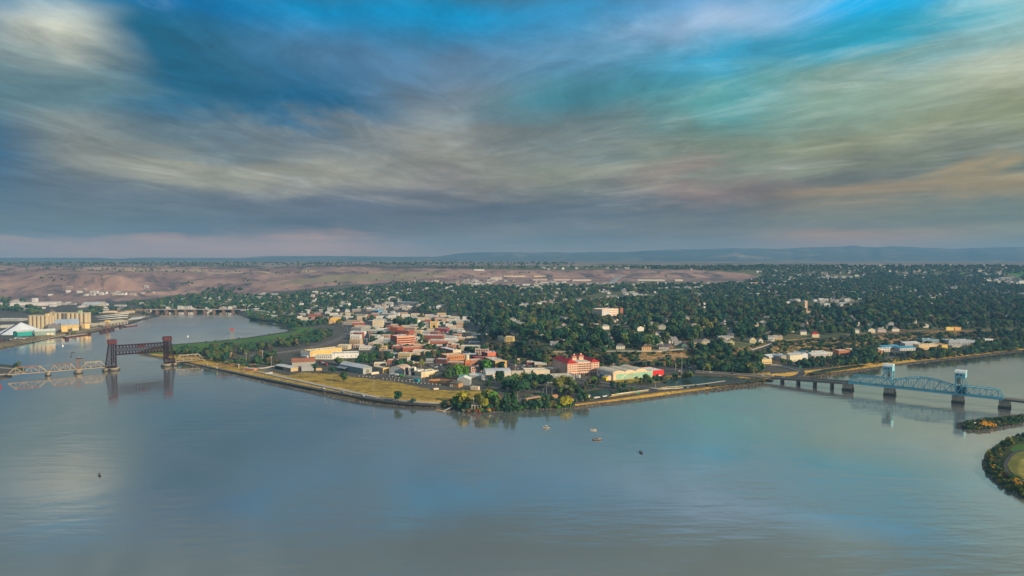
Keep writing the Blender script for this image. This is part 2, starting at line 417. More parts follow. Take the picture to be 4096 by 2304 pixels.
# ------------------------------------------------------------------ terrain
def terrain():
    xs = np.concatenate([np.arange(-2500, -200, 100), np.arange(-200, -20, 20), np.arange(-20, 4120, 5), np.arange(4120, 4400, 20), np.arange(4400, 6500, 100)]).astype(float)
    ys = np.concatenate([[1042, 1043, 1044, 1045], np.arange(1046, 1100, 1.5), np.arange(1100, 1240, 3), np.arange(1240, 1664, 2), np.arange(1664, 2000, 4), np.arange(2000, 2240, 20)]).astype(float)
    PX, PY = np.meshgrid(xs, ys)
    Z = ground_z(PX.ravel(), PY.ravel()).reshape(PX.shape)
    # roughness of the hills and bluffs, none on the flats
    def n2(a, b, sc, seed):
        r = np.random.default_rng(seed); g = r.random((200, 200)); u = (a / sc) % 199; v = (b / sc) % 199
        i = np.floor(u).astype(int); j = np.floor(v).astype(int); fu = u - i; fv = v - j
        fu = fu * fu * (3 - 2 * fu); fv = fv * fv * (3 - 2 * fv)
        i2 = (i + 1) % 200; j2 = (j + 1) % 200
        return (g[i, j] * (1 - fu) + g[i2, j] * fu) * (1 - fv) + (g[i, j2] * (1 - fu) + g[i2, j2] * fu) * fv - 0.5
    X, Y, _ = ray(PX, PY, Z)
    amp = 2.6 * np.clip((Z - 12) / 60.0, 0, 1) * np.clip((1205 - PY) / 60, 0, 1) * np.clip((PY - 1048) / 20, 0, 1) * np.clip((1900 - PX) / 600, 0.15, 1)
    dz = amp * (9 * n2(X, Y * 0.6, 260, 1) + 5 * n2(X, Y, 110, 2) + 2.2 * n2(X, Y, 45, 3))
    bl = np.exp(-((Z - 15) / 7.0) ** 2) * (PX > 1950) * (PY < 1470) * (PY > 1310)
    dz += bl * (1.6 * n2(X, Y, 16, 4) + 1.0 * n2(X, Y, 7, 5))
    Z2 = Z + dz
    X, Y, _ = ray(PX, PY, Z)
    V = np.stack([X, Y, Z2], -1).reshape(-1, 3)
    # what covers the ground
    cx = (PX[:-1, :-1] + PX[1:, 1:]) / 2; cy = (PY[:-1, :-1] + PY[1:, 1:]) / 2; cz = (Z[:-1, :-1] + Z[1:, 1:]) / 2
    fx = cx.ravel(); fy = cy.ravel()
    s, f = ramp_frac(fx, fy)
    jit = 6 * n2(X[:-1, :-1], Y[:-1, :-1], 14, 9).ravel()
    reg = np.zeros(fx.shape, int)
    def put(pg, k, j=0.6): reg[inpoly(fx + jit * j, fy + jit * j * 0.5, pg)] = k
    put([(-2600, 1216), (0, 1216), (300, 1214), (600, 1196), (720, 1176), (850, 1182), (1000, 1186), (1100, 1170), (1300, 1146), (1500, 1138), (1640, 1126), (1760, 1134), (1900, 1142), (2100, 1146),
         (2300, 1140), (2480, 1136), (2500, 1128), (2800, 1128), (2960, 1136), (3040, 1112), (3000, 1098), (2880, 1086), (2760, 1079), (2480, 1076), (2300, 1082), (2000, 1078), (1500, 1074),
         (1000, 1066), (500, 1066), (-2600, 1060)], 6)
    put([(460, 1086), (700, 1084), (1100, 1086), (1450, 1094), (1300, 1086), (900, 1080), (700, 1076), (300, 1074), (400, 1082)], 10, 0.2)   # pale stubble above the hills
    put([(1180, 1122), (1500, 1094), (1640, 1090), (1850, 1096), (1600, 1116), (1450, 1126), (1250, 1136), (1100, 1142)], 8, 0.4)
    put([(3376, 1150), (3400, 1136), (3460, 1124), (3560, 1122), (3700, 1128), (3768, 1128), (3700, 1142), (3640, 1152), (3580, 1166), (3500, 1168), (3420, 1166)], 8, 0.3)
    put([(3160, 1176), (3260, 1168), (3320, 1174), (3330, 1180), (3220, 1186)], 8, 0.3)
    put([(3540, 1122), (3620, 1121), (3700, 1126), (3640, 1131)], 5, 0.1)
    put([(3790, 1096), (3900, 1088), (3960, 1098), (3900, 1106), (3800, 1102)], 5, 0.3)
    put([(4010, 1084), (4096, 1078), (4300, 1080), (4300, 1112), (4096, 1112), (4040, 1098)], 5, 0.3)
    put([(2000, 1246), (2090, 1232), (2100, 1244), (2040, 1256)], 8, 0.1)
    reg[(cz.ravel() > 16) & (fx > 1880) & (reg == 0)] = 14
    reg[(fy < 1064) & (reg != 5)] = 15
    # bluffs
    blf = (cz.ravel() > 6) & (cz.ravel() < 24) & (fx > 1950) & (fy > 1320) & (fy < 1470)
    reg[blf] = 7
    # yards and fields near the shore
    put([(1140, 1504), (1200, 1491), (1330, 1493), (1400, 1506), (1480, 1516), (1560, 1523), (1640, 1540), (1720, 1557), (1800, 1562), (1900, 1562), (1990, 1574), (2012, 1596), (1900, 1612),
         (1772, 1608), (1590, 1597), (1500, 1580), (1400, 1560), (1330, 1543), (1230, 1522)], 3, 0.5)
    put([(600, 1400), (677, 1378), (851, 1365), (987, 1350), (1140, 1327), (1162, 1319), (1200, 1310), (1262, 1310), (1240, 1330), (1150, 1343), (1000, 1365), (880, 1383), (780, 1395), (680, 1408), (600, 1420)], 5, 0.2)
    put([(2430, 1522), (2620, 1508), (2700, 1500), (2740, 1502), (2620, 1532), (2520, 1536)], 3, 0.4)
    put([(-700, 1440), (0, 1392), (250, 1345), (400, 1325), (600, 1272), (640, 1262), (600, 1256), (450, 1270), (300, 1325), (0, 1375), (-700, 1420)], 12, 0.2)
    grassy = (s > 0) & (f < np.where(fx > 3080, .9, 1.2))
    front = (fy > 1415) | (fx > 3080)
    reg[grassy & front & (fx > 500)] = 2
    lawn = (fx < 1200) & (fx > 590) & (fy < 1410)
    reg[grassy & lawn] = 5
    reg[grassy & (fx < 660) & (fy < 1402)] = 12
    isl = (fx > 1770) & (fx < 2300) & (fy > 1600)
    reg[isl] = 11
    park = (fx > 3830) & (fy > 1600)
    reg[park] = 11
    reg[(s > 0) & (f < 0.27)] = 1
    reg[(s > 0) & (f < 0.25) & park] = 1
    put([(4040, 1800), (4060, 1782), (4110, 1770), (4400, 1740), (4400, 1800), (4110, 1810), (4062, 1812)], 5, 0.3)
    put([(4028, 1850), (4045, 1815), (4110, 1800), (4400, 1790), (4400, 1990), (4110, 1922), (4060, 1900), (4035, 1875)], 13, 0.3)
    for pg in PONDS: reg[inpoly(fx, fy, pg)] = 9
    n_r, n_c = PX.shape
    i = np.arange(n_r - 1)[:, None] * n_c + np.arange(n_c - 1)[None]
    F_ = np.stack([i + n_c, i + n_c + 1, i + 1, i], -1).reshape(-1, 4)
    keep = (Z[:-1, :-1] > -2.0) | (Z[1:, 1:] > -2.0) | (Z[1:, :-1] > -2.0) | (Z[:-1, 1:] > -2.0)
    keep = keep.ravel()
    names = {
        0: ('ground', ground_mat('town_soil', (.075, .07, .064), (.115, .105, .09), (.07, .085, .035), 0.012, 0.2)),
        1: ('levee_bank', ground_mat('riprap', (.025, .026, .026), (.12, .11, .095), (.05, .06, .02), 0.25, 1.1, 0.5)),
        2: ('levee_grass', ground_mat('golden_grass', (.30, .20, .04), (.62, .37, .07), (.10, .12, .025), 0.05, 0.5, 0.2, t3=(.55, .68))),
        3: ('grass_field', ground_mat('meadow', (.22, .165, .035), (.50, .33, .055), (.13, .075, .03), 0.04, 0.35, 0.3, stretch=(1, 2.5, 1), t3=(.52, .62))),
        5: ('lawn', ground_mat('green_grass', (.05, .13, .02), (.09, .19, .035), (.16, .17, .05), 0.02, 0.3)),
        6: ('brown_hills', ground_mat('dry_hills', (.20, .125, .12), (.36, .235, .19), (.10, .085, .09), 0.004, 0.02, t3=(.50, .62))),  # dark purple patches are hill shading put into the colour
        7: ('bluff', ground_mat('bluff_soil', (.16, .085, .03), (.36, .22, .10), (.05, .065, .02), 0.03, 0.22, 0.4, t3=(.47, .58))),
        8: ('dry_pasture', ground_mat('pasture', (.19, .165, .11), (.26, .22, .15), (.30, .22, .10), 0.01, 0.1)),
        9: ('pond', None),
        10: ('stubble_field', ground_mat('stubble', (.36, .27, .18), (.42, .32, .22), None, 0.006, 0.05)),
        11: ('rough_grass', ground_mat('rough_green', (.04, .055, .015), (.10, .10, .03), (.13, .10, .03), 0.06, 0.4)),
        12: ('port_bank', ground_mat('port_soil', (.13, .10, .06), (.24, .18, .10), (.07, .08, .03), 0.03, 0.3)),
        14: ('hill_ground', ground_mat('hill_soil', (.06, .075, .035), (.12, .13, .06), (.22, .18, .11), 0.012, 0.12, t3=(.55, .66))),
        15: ('far_plain', ground_mat('far_plain', (.17, .15, .14), (.29, .23, .20), (.08, .10, .09), 0.0016, 0.006, t3=(.50, .56))),  # pale tone has the distance haze painted into the ground colour
        13: ('park_field', ground_mat('park_grass', (.17, .16, .035), (.33, .27, .07), (.09, .16, .025), 0.05, 0.5, 0.2)),
    }
    for k, (nm, m) in names.items():
        sel = keep & (reg == k)
        if not sel.any(): continue
        ff = F_[sel]
        if k == 9: m = mat('pond_water', (.012, .028, .014), .32, .4, .05, rgb2=(.04, .07, .03), obj=False, spec=.25)
        u, invx = np.unique(ff.ravel(), return_inverse=True)
        me = mesh_np(nm, V[u], invx.reshape(-1, 4), m, smooth=True)
        tag(link(nm, me), kind='structure')

def water_mat(name, body, refl, bump):
    m = bpy.data.materials.new(name); m.use_nodes = True
    q = NT(m.node_tree); q.n.clear()
    g = q.new('ShaderNodeNewGeometry'); pos = g.outputs['Position']
    mp = q.new('ShaderNodeMapping'); mp.inputs['Scale'].default_value = (0.32, 1.0, 1); mp.inputs['Rotation'].default_value = (0, 0, R(-12)); q.link(pos, mp.inputs[0])
    a = q.noise(mp.outputs[0], 0.30, 3, 0.5, 0.3)
    c = q.noise(mp.outputs[0], 0.09, 3, 0.5, 0.2)
    patch = q.noise(pos, 0.0065, 4, 0.55, 1.2)                    # calmer and rougher water
    d_ = q.noise(mp.outputs[0], 0.045, 3, 0.5, 0.2)
    h = q.m('ADD', q.m('ADD', q.m('MULTIPLY', a, 0.22), c), q.m('MULTIPLY', d_, 0.35))
    bp = q.new('ShaderNodeBump'); bp.inputs['Distance'].default_value = bump
    q.link(h, bp.inputs['Height']); q.link(q.rng(patch, 0.42, 0.62, 0.12, 1.0), bp.inputs['Strength'])
    gl = q.new('ShaderNodeBsdfGlossy'); gl.inputs['Color'].default_value = (1.0, 0.945, 0.89, 1)
    q.link(bp.outputs[0], gl.inputs['Normal']); q.link(q.rng(patch, 0.4, 0.7, 0.07, 0.17), gl.inputs['Roughness'])
    df = q.new('ShaderNodeBsdfDiffuse'); df.inputs['Color'].default_value = tuple(body) + (1,)
    fr = q.new('ShaderNodeFresnel'); fr.inputs['IOR'].default_value = 1.45
    mx_ = q.new('ShaderNodeMixShader')
    q.link(q.rng(fr.outputs[0], 0.0, 0.62, refl, 1.0), mx_.inputs[0])
    q.link(df.outputs[0], mx_.inputs[1]); q.link(gl.outputs[0], mx_.inputs[2])
    o = q.new('ShaderNodeOutputMaterial'); q.link(mx_.outputs[0], o.inputs[0])
    return m
terrain()
wb = MB(); wb.add([(-9000, -900, 0), (9000, -900, 0), (9000, 4200, 0), (-9000, 4200, 0)], [(0, 1, 2, 3)])
tag(wb.build('river_water', water_mat('river_water', (.180, .184, .178), 0.28, 0.36)), kind='structure')

# broken rock along the front shore
def riprap_rocks():
    r = np.random.default_rng(21); t_ = (1 + 5 ** .5) / 2
    v = np.array([(-1, 0, 0), (1, 0, 0), (0, -1, 0), (0, 1, 0), (0, 0, -1), (0, 0, 1)], float)
    f = np.array([(0, 2, 5), (2, 1, 5), (1, 3, 5), (3, 0, 5), (2, 0, 4), (1, 2, 4), (3, 1, 4), (0, 3, 4)]); V = []; F = []; n = 0
    for pg in LANDW[:1] + LANDW[2:]:
        for i in range(len(pg)):
            p, q = pg[i - 1], pg[i]; L_ = np.hypot(*(q - p)); m_ = (p + q) / 2
            if m_[1] > 1350 or abs(m_[0]) > 1100 or L_ > 400 or m_[1] < 350: continue
            for k in range(int(L_ * 3.2)):
                c = p + (q - p) * r.random(); nrm = np.array([(q - p)[1], -(q - p)[0]]) / L_; c = c + nrm * r.uniform(-4.5, .6) * 1.0
                px, py = project(c[0], c[1], 0.0); s_ = r.uniform(.3, .95)
                z = .15 + r.random() * .9
                c2 = np.array([c[0], c[1], z * .5]); w_ = v * s_ * r.uniform(.6, 1.3, (6, 3)); V.append(w_ + c2); F.append(f + n); n += 6
    me = mesh_np('riprap_rocks', np.concatenate(V), np.concatenate(F), mat('rock', (.07, .068, .06), .95, .6, .8, rgb2=(.26, .24, .20), obj=False))
    tag(link('riprap_rocks', me), kind='stuff')
riprap_rocks()

# mountains far off
def mountains():
    prof = [(-2600, 1030), (-800, 1034), (0, 1031), (400, 1031), (470, 1035), (560, 1030), (760, 1032), (980, 1031), (1060, 1025), (1300, 1024), (1600, 1027), (1750, 1026), (1850, 1012), (1950, 1009), (2080, 1009),
            (2140, 1012), (2200, 1008), (2300, 1011), (2400, 1007), (2500, 1008), (2600, 1002), (2750, 997), (2950, 992), (3120, 996), (3200, 990), (3300, 988), (3370, 986), (3410, 982), (3450, 987),
            (3510, 990), (3560, 985), (3630, 987), (3680, 990), (3750, 993), (3800, 996), (3900, 992), (4050, 988), (4300, 992), (5200, 1000), (6600, 1010)]
    px = np.arange(-2600, 6600, 18.0); top = np.interp(px, [a for a, b in prof], [b for a, b in prof])
    D = np.array([8300, 9000, 9700, 10400, 11000, 11500, 12300]); K = np.array([0, .12, .34, .62, .86, 1.0, .8])
    r = np.random.default_rng(5); V = []
    ph = np.cumsum(r.normal(0, 1, len(px))) * 0.3
    for d, k in zip(D, K):
        zt = HC + (HORIZON - top) / FOC * 11500
        gully = (np.sin(px * 0.021 + ph) + 0.6 * np.sin(px * 0.057 + 2 * ph + d * .001)) * 14 * (k * (1.15 - k)) * 4 * (0.15 + 0.85 * np.clip((zt - 200) / 200, 0, 1))
        z = 146 + (zt - 146) * k + (gully if 0 < k < 1 else 0) + r.normal(0, 1.2, len(px)) * (k > 0)
        V.append(np.stack([(px - 2048) / FOC * d, np.full(len(px), float(d)), z], -1))
    V = np.array(V); n_r, n_c = V.shape[:2]
    i = np.arange(n_r - 1)[:, None] * n_c + np.arange(n_c - 1)[None]
    F_ = np.stack([i, i + 1, i + n_c + 1, i + n_c], -1).reshape(-1, 4)
    m = ground_mat('mountain', (.05, .07, .055), (.12, .11, .08), (.26, .19, .12), 0.0007, 0.004, t3=(.55, .66))
    tag(link('mountains', mesh_np('mountains', V.reshape(-1, 3), F_, m, True)), kind='structure')
mountains()

# the smoky air
def haze():
    m = bpy.data.materials.new('haze'); m.use_nodes = True
    q = NT(m.node_tree); q.n.clear()
    pv = q.new('ShaderNodeVolumePrincipled'); pv.inputs['Color'].default_value = HAZE_COL; pv.inputs['Density'].default_value = HAZE_D
    pv.inputs['Anisotropy'].default_value = 0.0
    o = q.new('ShaderNodeOutputMaterial'); q.link(pv.outputs[0], o.inputs['Volume'])
    b = MB(); b.box(-13000, -1500, -4.5, 13000, 12600, 470)
    tag(b.build('haze', m), kind='stuff')
HAZE_D = 0.00009
HAZE_COL = (0.22, 0.51, 0.90, 1)
haze()

# ------------------------------------------------------------------ roads
def strip(name, pts, width, m, dz=0.35, step=10.0, cat=None):
    P_ = [np.array(p, float) for p in pts]; line = []
    for a, b in zip(P_[:-1], P_[1:]):
        n = max(2, int(np.linalg.norm(b - a) / step))
        for k in range(n): line.append(a + (b - a) * k / n)
    line.append(P_[-1])
    for _ in range(4):
        line = [line[0]] + [(line[i - 1] + 2 * line[i] + line[i + 1]) / 4 for i in range(1, len(line) - 1)] + [line[-1]]
    C_ = [G(*p) for p in line]; b = MB(); rows = []
    for i, c in enumerate(C_):
        d = (C_[min(i + 1, len(C_) - 1)] - C_[max(i - 1, 0)]); d.z = 0; d.normalize(); nrm = Vector((-d.y, d.x, 0)) * width / 2
        rows.append((c + nrm + Vector((0, 0, dz)), c - nrm + Vector((0, 0, dz))))
    vs = [v for r_ in rows for v in r_]
    b.add(vs, [(2 * i, 2 * i + 1, 2 * i + 3, 2 * i + 2) for i in range(len(rows) - 1)])
    b.add([v - Vector((0, 0, .02)) for v in vs] + [v - Vector((0, 0, 1.2)) for v in vs], [])
    n = len(vs); o = n
    for i in range(len(rows) - 1):
        b.f.append([o + 2 * i, o + 2 * i + 2, o + n + 2 * i + 2, o + n + 2 * i]); b.mi.append(0)
        b.f.append([o + 2 * i + 3, o + 2 * i + 1, o + n + 2 * i + 1, o + n + 2 * i + 3]); b.mi.append(0)
    return tag(b.build(name, m), kind='structure')
ASPH = mat('asphalt', (.055, .056, .06), .9, .2, .3, obj=False)
CONC = mat('concrete', (.38, .36, .32), .9, .15, .3, obj=False)
PALE = mat('pale_gravel', (.30, .27, .22), .95, .2, .3, obj=False)
RAILB = mat('rail_ballast', (.10, .085, .07), .95, .3, .5, obj=False)
LINE = mat('road_paint', (.7, .68, .6), .7, .1, 1, obj=False)
LEVEE_RD = [(800, 1458), (860, 1472), (936, 1487), (1050, 1511), (1150, 1530), (1200, 1540), (1290, 1557), (1370, 1572), (1450, 1587), (1560, 1603), (1640, 1611), (1760, 1617)]
strip('road', LEVEE_RD, 13, ASPH)
strip('lane_marking', LEVEE_RD, .5, LINE, .42)
strip('pavement', [(1020, 1488), (1060, 1492), (1130, 1510), (1200, 1524), (1300, 1546), (1400, 1567), (1500, 1588), (1590, 1600), (1700, 1609), (1790, 1611)], 5.5, CONC, .5)
RD2 = [(2100, 1620), (2200, 1617), (2300, 1608), (2400, 1596), (2500, 1582), (2560, 1573), (2640, 1562), (2730, 1553), (2860, 1537), (2960, 1523)]
strip('road', RD2, 11, ASPH)
strip('pavement', [(2270, 1605), (2400, 1587), (2500, 1572), (2590, 1562)], 1.6, CONC, .6)
strip('pavement', [(2640, 1551), (2700, 1547), (2800, 1538), (2900, 1524)], 1.6, CONC, .6)
strip('road', [(2200, 1507), (2250, 1512), (2330, 1520), (2400, 1529), (2480, 1541), (2560, 1552), (2630, 1562)], 14, ASPH, .4)
strip('lane_marking', [(2330, 1520), (2400, 1529), (2480, 1541), (2560, 1552)], .5, LINE, .46)
strip('road', [(2080, 1470), (2200, 1475), (2300, 1483), (2500, 1476), (2660, 1482), (2760, 1487), (2800, 1490)], 16, ASPH, .3)
strip('road', [(3020, 1462), (3070, 1463), (3120, 1466), (3180, 1477), (3210, 1490), (3190, 1502), (3150, 1508)], 15, ASPH, .4)
strip('lane_marking', [(3080, 1463), (3120, 1466), (3180, 1477), (3208, 1490)], .5, LINE, .5)
strip('road', [(2920, 1438), (2960, 1424), (3000, 1408), (3050, 1392), (3090, 1378), (3070, 1366)], 11, ASPH, .8)
strip('pavement', [(2960, 1418), (3000, 1404), (3050, 1388), (3085, 1376)], 1.5, CONC, 1.5)
strip('road', [(2200, 1408), (2350, 1406), (2500, 1404), (2600, 1406), (2700, 1399), (2790, 1390), (2850, 1387)], 5, CONC, .7)
strip('road', [(3080, 1372), (3160, 1366), (3300, 1352), (3400, 1345), (3500, 1337), (3650, 1328), (3700, 1327)], 7, ASPH, .7)
strip('road', [(1460, 1392), (1460, 1372), (1459, 1350), (1457, 1325)], 15, ASPH, .5, 4)
strip('road', [(1200, 1378), (1260, 1452), (1330, 1458)][1:], 8, ASPH)
strip('railway', [(1000, 1424), (1100, 1414), (1200, 1400), (1260, 1389), (1320, 1372), (1370, 1350), (1396, 1330), (1402, 1316), (1385, 1303), (1340, 1295)], 26, RAILB, .4)
for off in (-5, 5):
    strip('rail_track', [(1000, 1424 + off * .2), (1100, 1414 + off * .3), (1200, 1400 + off * .3), (1260, 1389 + off * .4), (1320 + off, 1372 + off * .4), (1370 + off, 1350), (1396 + off, 1330), (1402 + off, 1316), (1385 + off, 1303)], 1.6, mat('rail_steel', (.2, .19, .19), .5, .2, 1, obj=False), .6)
strip('footpath', [(4120, 1800), (4090, 1803), (4060, 1808), (4040, 1826), (4024, 1850), (4020, 1870), (4036, 1896), (4062, 1914), (4100, 1926)], 2.6, ASPH, .25, 6)
strip('gravel_track', [(130, 1366), (300, 1330), (480, 1290), (600, 1266)], 5, PALE, .3)
strip('highway', [(2440, 1142), (2452, 1128), (2470, 1112), (2490, 1100)], 26, mat('far_road', (.28, .27, .26), .9, .1, .2, obj=False), 1.5, 4)
strip('road', [(-20, 1499), (60, 1492), (90, 1482), (40, 1474), (-20, 1470)], 7, PALE, .3)

# ------------------------------------------------------------------ labels that single a thing out
MARKS = []                                                 # (px, py, name) of landmarks
NUMW = ['zero', 'one', 'two', 'three', 'four', 'five', 'six', 'seven', 'eight', 'nine', 'ten', 'eleven', 'twelve', 'thirteen', 'fourteen', 'fifteen', 'sixteen', 'seventeen', 'eighteen', 'nineteen', 'twenty']
_O = ['', 'first', 'second', 'third', 'fourth', 'fifth', 'sixth', 'seventh', 'eighth', 'ninth', 'tenth', 'eleventh', 'twelfth', 'thirteenth', 'fourteenth', 'fifteenth', 'sixteenth', 'seventeenth', 'eighteenth', 'nineteenth']
_T = {2: ('twentieth', 'twenty'), 3: ('thirtieth', 'thirty'), 4: ('fortieth', 'forty'), 5: ('fiftieth', 'fifty'), 6: ('sixtieth', 'sixty'), 7: ('seventieth', 'seventy'), 8: ('eightieth', 'eighty'), 9: ('ninetieth', 'ninety')}
def ordinal(n): return _O[n] if n < 20 else (_T[n // 10][0] if n % 10 == 0 else _T[n // 10][1] + _O[n % 10])
ORDW = ['', 'leftmost'] + [ordinal(n) + ' from left' for n in range(2, 60)]
PENDING = []
def pend(o, px, py, one, many, cat, group=None): PENDING.append((o, px, py, one, many, cat, group))
def resolve_labels():
    by = {}
    for it in PENDING:
        o, px, py, one, many, cat, group = it
        best = min(MARKS, key=lambda m: abs(m[0] - px) + 2.2 * abs(m[1] - py))
        ddx, ddy = px - best[0], py - best[1]
        rel = ('right of' if ddx > 0 else 'left of') if abs(ddx) > 1.3 * abs(ddy) else ('before' if ddy > 0 else 'behind')
        if len(many.split()) + len(best[2].split()) > 7 and one.split()[0] in ('big', 'low', 'broad', 'small', 'tall'): one, many = one.split(' ', 1)[1], many.split(' ', 1)[1]
        by.setdefault((one, many, rel, best[2]), []).append(it)
    for (one, many, rel, mk), its in by.items():
        its.sort(key=lambda i: i[1]); n = len(its)
        for k, (o, px, py, _, _, cat, group) in enumerate(its):
            if n == 1: lb = f'{one} {rel} the {mk}'
            else:
                od = 'rightmost' if k == n - 1 else 'leftmost' if k == 0 else (ordinal(k + 1) + ' from left' if k < n / 2 else ordinal(n - k) + ' from right')
                lb = f'{od} of the {many} {rel} the {mk}'
            if len(lb.split()) > 16: lb = lb.replace(' of the big ', ' of the ').replace(' of the low ', ' of the ').replace(' of the broad ', ' of the ').replace(' of the small ', ' of the ').replace(' of the tall ', ' of the ').replace(' roofs ', ' ')
            if len(lb.split()) > 16: lb = lb.replace(' green ', ' ').replace(' of the ', ' of ', 1)
            tag(o, lb, cat, group)

# ------------------------------------------------------------------ trees
def foliage(name, cols, pos):
    m = bpy.data.materials.new(name); m.use_nodes = True
    q = NT(m.node_tree); b = q.n['Principled BSDF']
    oi = q.new('ShaderNodeObjectInfo'); tcn = q.new('ShaderNodeTexCoord'); g = q.new('ShaderNodeNewGeometry')
    st = [(p, c) for p, c in zip(pos, cols)]
    c = q.ramp(oi.outputs['Random'], st)
    n = q.noise(g.outputs['Position'], 0.55, 3, 0.6)
    n2 = q.noise(tcn.outputs['Object'], 5.0, 2, 0.5)
    v = q.m('ADD', q.rng(n, 0.3, 0.7, 0.85, 2.3), q.rng(n2, 0.3, 0.7, -0.15, 0.2))
    sc_ = q.new('ShaderNodeVectorMath', operation='SCALE'); q.link(c, sc_.inputs[0]); q.link(v, sc_.inputs['Scale'])
    q.link(sc_.outputs[0], b.inputs['Base Color'])
    b.inputs['Roughness'].default_value = 0.9; b.inputs['Specular IOR Level'].default_value = 0.1
    return m
F_MIX = foliage('foliage', [(.012, .042, .032), (.022, .064, .036), (.040, .084, .030), (.075, .100, .028), (.036, .046, .032), (.10, .082, .04)], [0, .3, .52, .74, .88, 1])
F_DARK = foliage('foliage_dark', [(.010, .034, .022), (.018, .052, .022), (.030, .055, .020)], [0, .5, 1])
F_GREEN = foliage('foliage_green', [(.045, .125, .018), (.075, .15, .02)], [0, 1])
F_OLIVE = foliage('foliage_olive', [(.095, .11, .024), (.14, .135, .032)], [0, 1])
F_YEL = foliage('foliage_yellow', [(.19, .20, .018), (.24, .20, .02)], [0, 1])
F_GOLD = foliage('foliage_gold', [(.42, .24, .02), (.45, .20, .02)], [0, 1])
F_RUST = foliage('foliage_rust', [(.16, .045, .025), (.15, .09, .05)], [0, 1])
F_GREY = foliage('foliage_grey', [(.13, .14, .09), (.16, .15, .10)], [0, 1])
BARK = mat('bark', (.09, .075, .06), .95, .3, 2)

ICO = None
def ico():
    global ICO
    if ICO is None:
        t_ = (1 + 5 ** .5) / 2
        v = np.array([(-1, t_, 0), (1, t_, 0), (-1, -t_, 0), (1, -t_, 0), (0, -1, t_), (0, 1, t_), (0, -1, -t_), (0, 1, -t_), (t_, 0, -1), (t_, 0, 1), (-t_, 0, -1), (-t_, 0, 1)], float)
        v /= np.linalg.norm(v[0])
        f = [(0, 11, 5), (0, 5, 1), (0, 1, 7), (0, 7, 10), (0, 10, 11), (1, 5, 9), (5, 11, 4), (11, 10, 2), (10, 7, 6), (7, 1, 8), (3, 9, 4), (3, 4, 2), (3, 2, 6), (3, 6, 8), (3, 8, 9), (4, 9, 5), (2, 4, 11), (6, 2, 10), (8, 6, 7), (9, 8, 1)]
        ICO = (v, np.array(f))
    return ICO
def crown_mesh(name, m, seed, n_leaf=420, rad=0.40, z0=.22, kind='round', leaf=.055):
    r = np.random.default_rng(seed); lobes = []
    if kind == 'cone':
        for k in range(9):
            h = k / 8.0; lobes.append((np.array([0, 0, z0 + (1 - z0) * h * .93]), rad * (1.0 - h) * .9 + .04, 0.10))
    elif kind == 'column':
        for k in range(5): lobes.append((np.array([0, 0, z0 + (1 - z0) * (k + .5) / 5]), rad * (.7 + .3 * math.sin(math.pi * (k + .7) / 5.4)), .14))
    elif kind == 'bush':
        for k in range(7):
            a = r.random() * 6.28; d = rad * (.25 + .6 * r.random()); rr = rad * (.32 + .3 * r.random())
            lobes.append((np.array([d * math.cos(a), d * math.sin(a), .25 + .4 * r.random()]), rr, min(.4, rr)))
        lobes.append((np.array([0, 0, .35]), rad * .7, .35))
    else:
        for k in range(9):
            a = r.random() * 6.28; u = r.random(); zz = z0 + .14 + (1 - z0 - .30) * r.random()
            sh = math.sin(math.pi * np.clip((zz - z0 + .08) / (1 - z0 + .1), 0, 1)); d = rad * .62 * math.sqrt(u) * sh
            rr = rad * (.38 + .22 * r.random()); lobes.append((np.array([d * math.cos(a), d * math.sin(a), zz]), rr, rr * .8))
        lobes.append((np.array([0, 0, z0 + (1 - z0) * .5]), rad * .72, (1 - z0) * .40))
    V = []; F = []; o = 0
    iv, jf = ico()
    for c, rr, hz in lobes:                                # dense inside of the crown
        v = iv * np.array([rr * .82, rr * .82, hz * .82]) * (1 + .18 * (r.random((12, 1)) - .5)) + c
        V.append(v); F += [tuple(x + o) for x in jf]; o += 12
    wts = np.array([l[1] ** 2 for l in lobes]); wts /= wts.sum()
    for k in range(n_leaf):
        c, rr, hz = lobes[r.choice(len(lobes), p=wts)]
        d = r.normal(size=3); d /= np.linalg.norm(d)
        if d[2] < -.5: d[2] *= -1
        p = c + d * np.array([rr, rr, hz]) * (.82 + .30 * r.random())
        nn = d + .7 * r.normal(size=3); nn /= np.linalg.norm(nn)
        a = np.cross(nn, [0.1, .2, 1.0]); a /= np.linalg.norm(a); b = np.cross(nn, a); s = leaf * (.6 + .9 * r.random())
        q_ = [p + s * (-a - b * .7), p + s * (a - b), p + s * (a * .8 + b), p + s * (-a + b * .8)]
        V.append(np.array(q_)); F.append((o, o + 1, o + 2)); F.append((o, o + 2, o + 3)); o += 4
    me = mesh_np(name, np.concatenate(V), np.array(F), m)
    return me
def trunk_mesh():
    b = MB(); b.cyl(0, 0, -.04, .34, .030, .018, 6)
    for a in (0.3, 2.2, 4.3): b.beam((0, 0, .26), (.13 * math.cos(a), .13 * math.sin(a), .50), .016)
    return b.mesh('trunk', BARK)
TRUNK = trunk_mesh()
CROWNS = {k: [crown_mesh('crown', F_MIX, 100 + i, 430, .34 + .04 * (i % 4), .14 + .03 * (i % 3), leaf=.048) for i in range(5)] for k in ('round',)}
CROWNS['cone'] = [crown_mesh('crown', F_MIX, 200 + i, 320, .24 + .04 * i, .06, 'cone', .05) for i in range(2)]
CROWNS['column'] = [crown_mesh('crown', F_MIX, 230, 260, .17, .04, 'column', .045)]
CROWNS['bush'] = [crown_mesh('crown', F_MIX, 300 + i, 300, .62, .0, 'bush', .075) for i in range(4)]
FOL = {'': F_MIX, 'dark green': F_DARK, 'bright green': F_GREEN, 'olive green': F_OLIVE, 'yellow green': F_YEL, 'golden': F_GOLD, 'rust red': F_RUST, 'grey green': F_GREY}

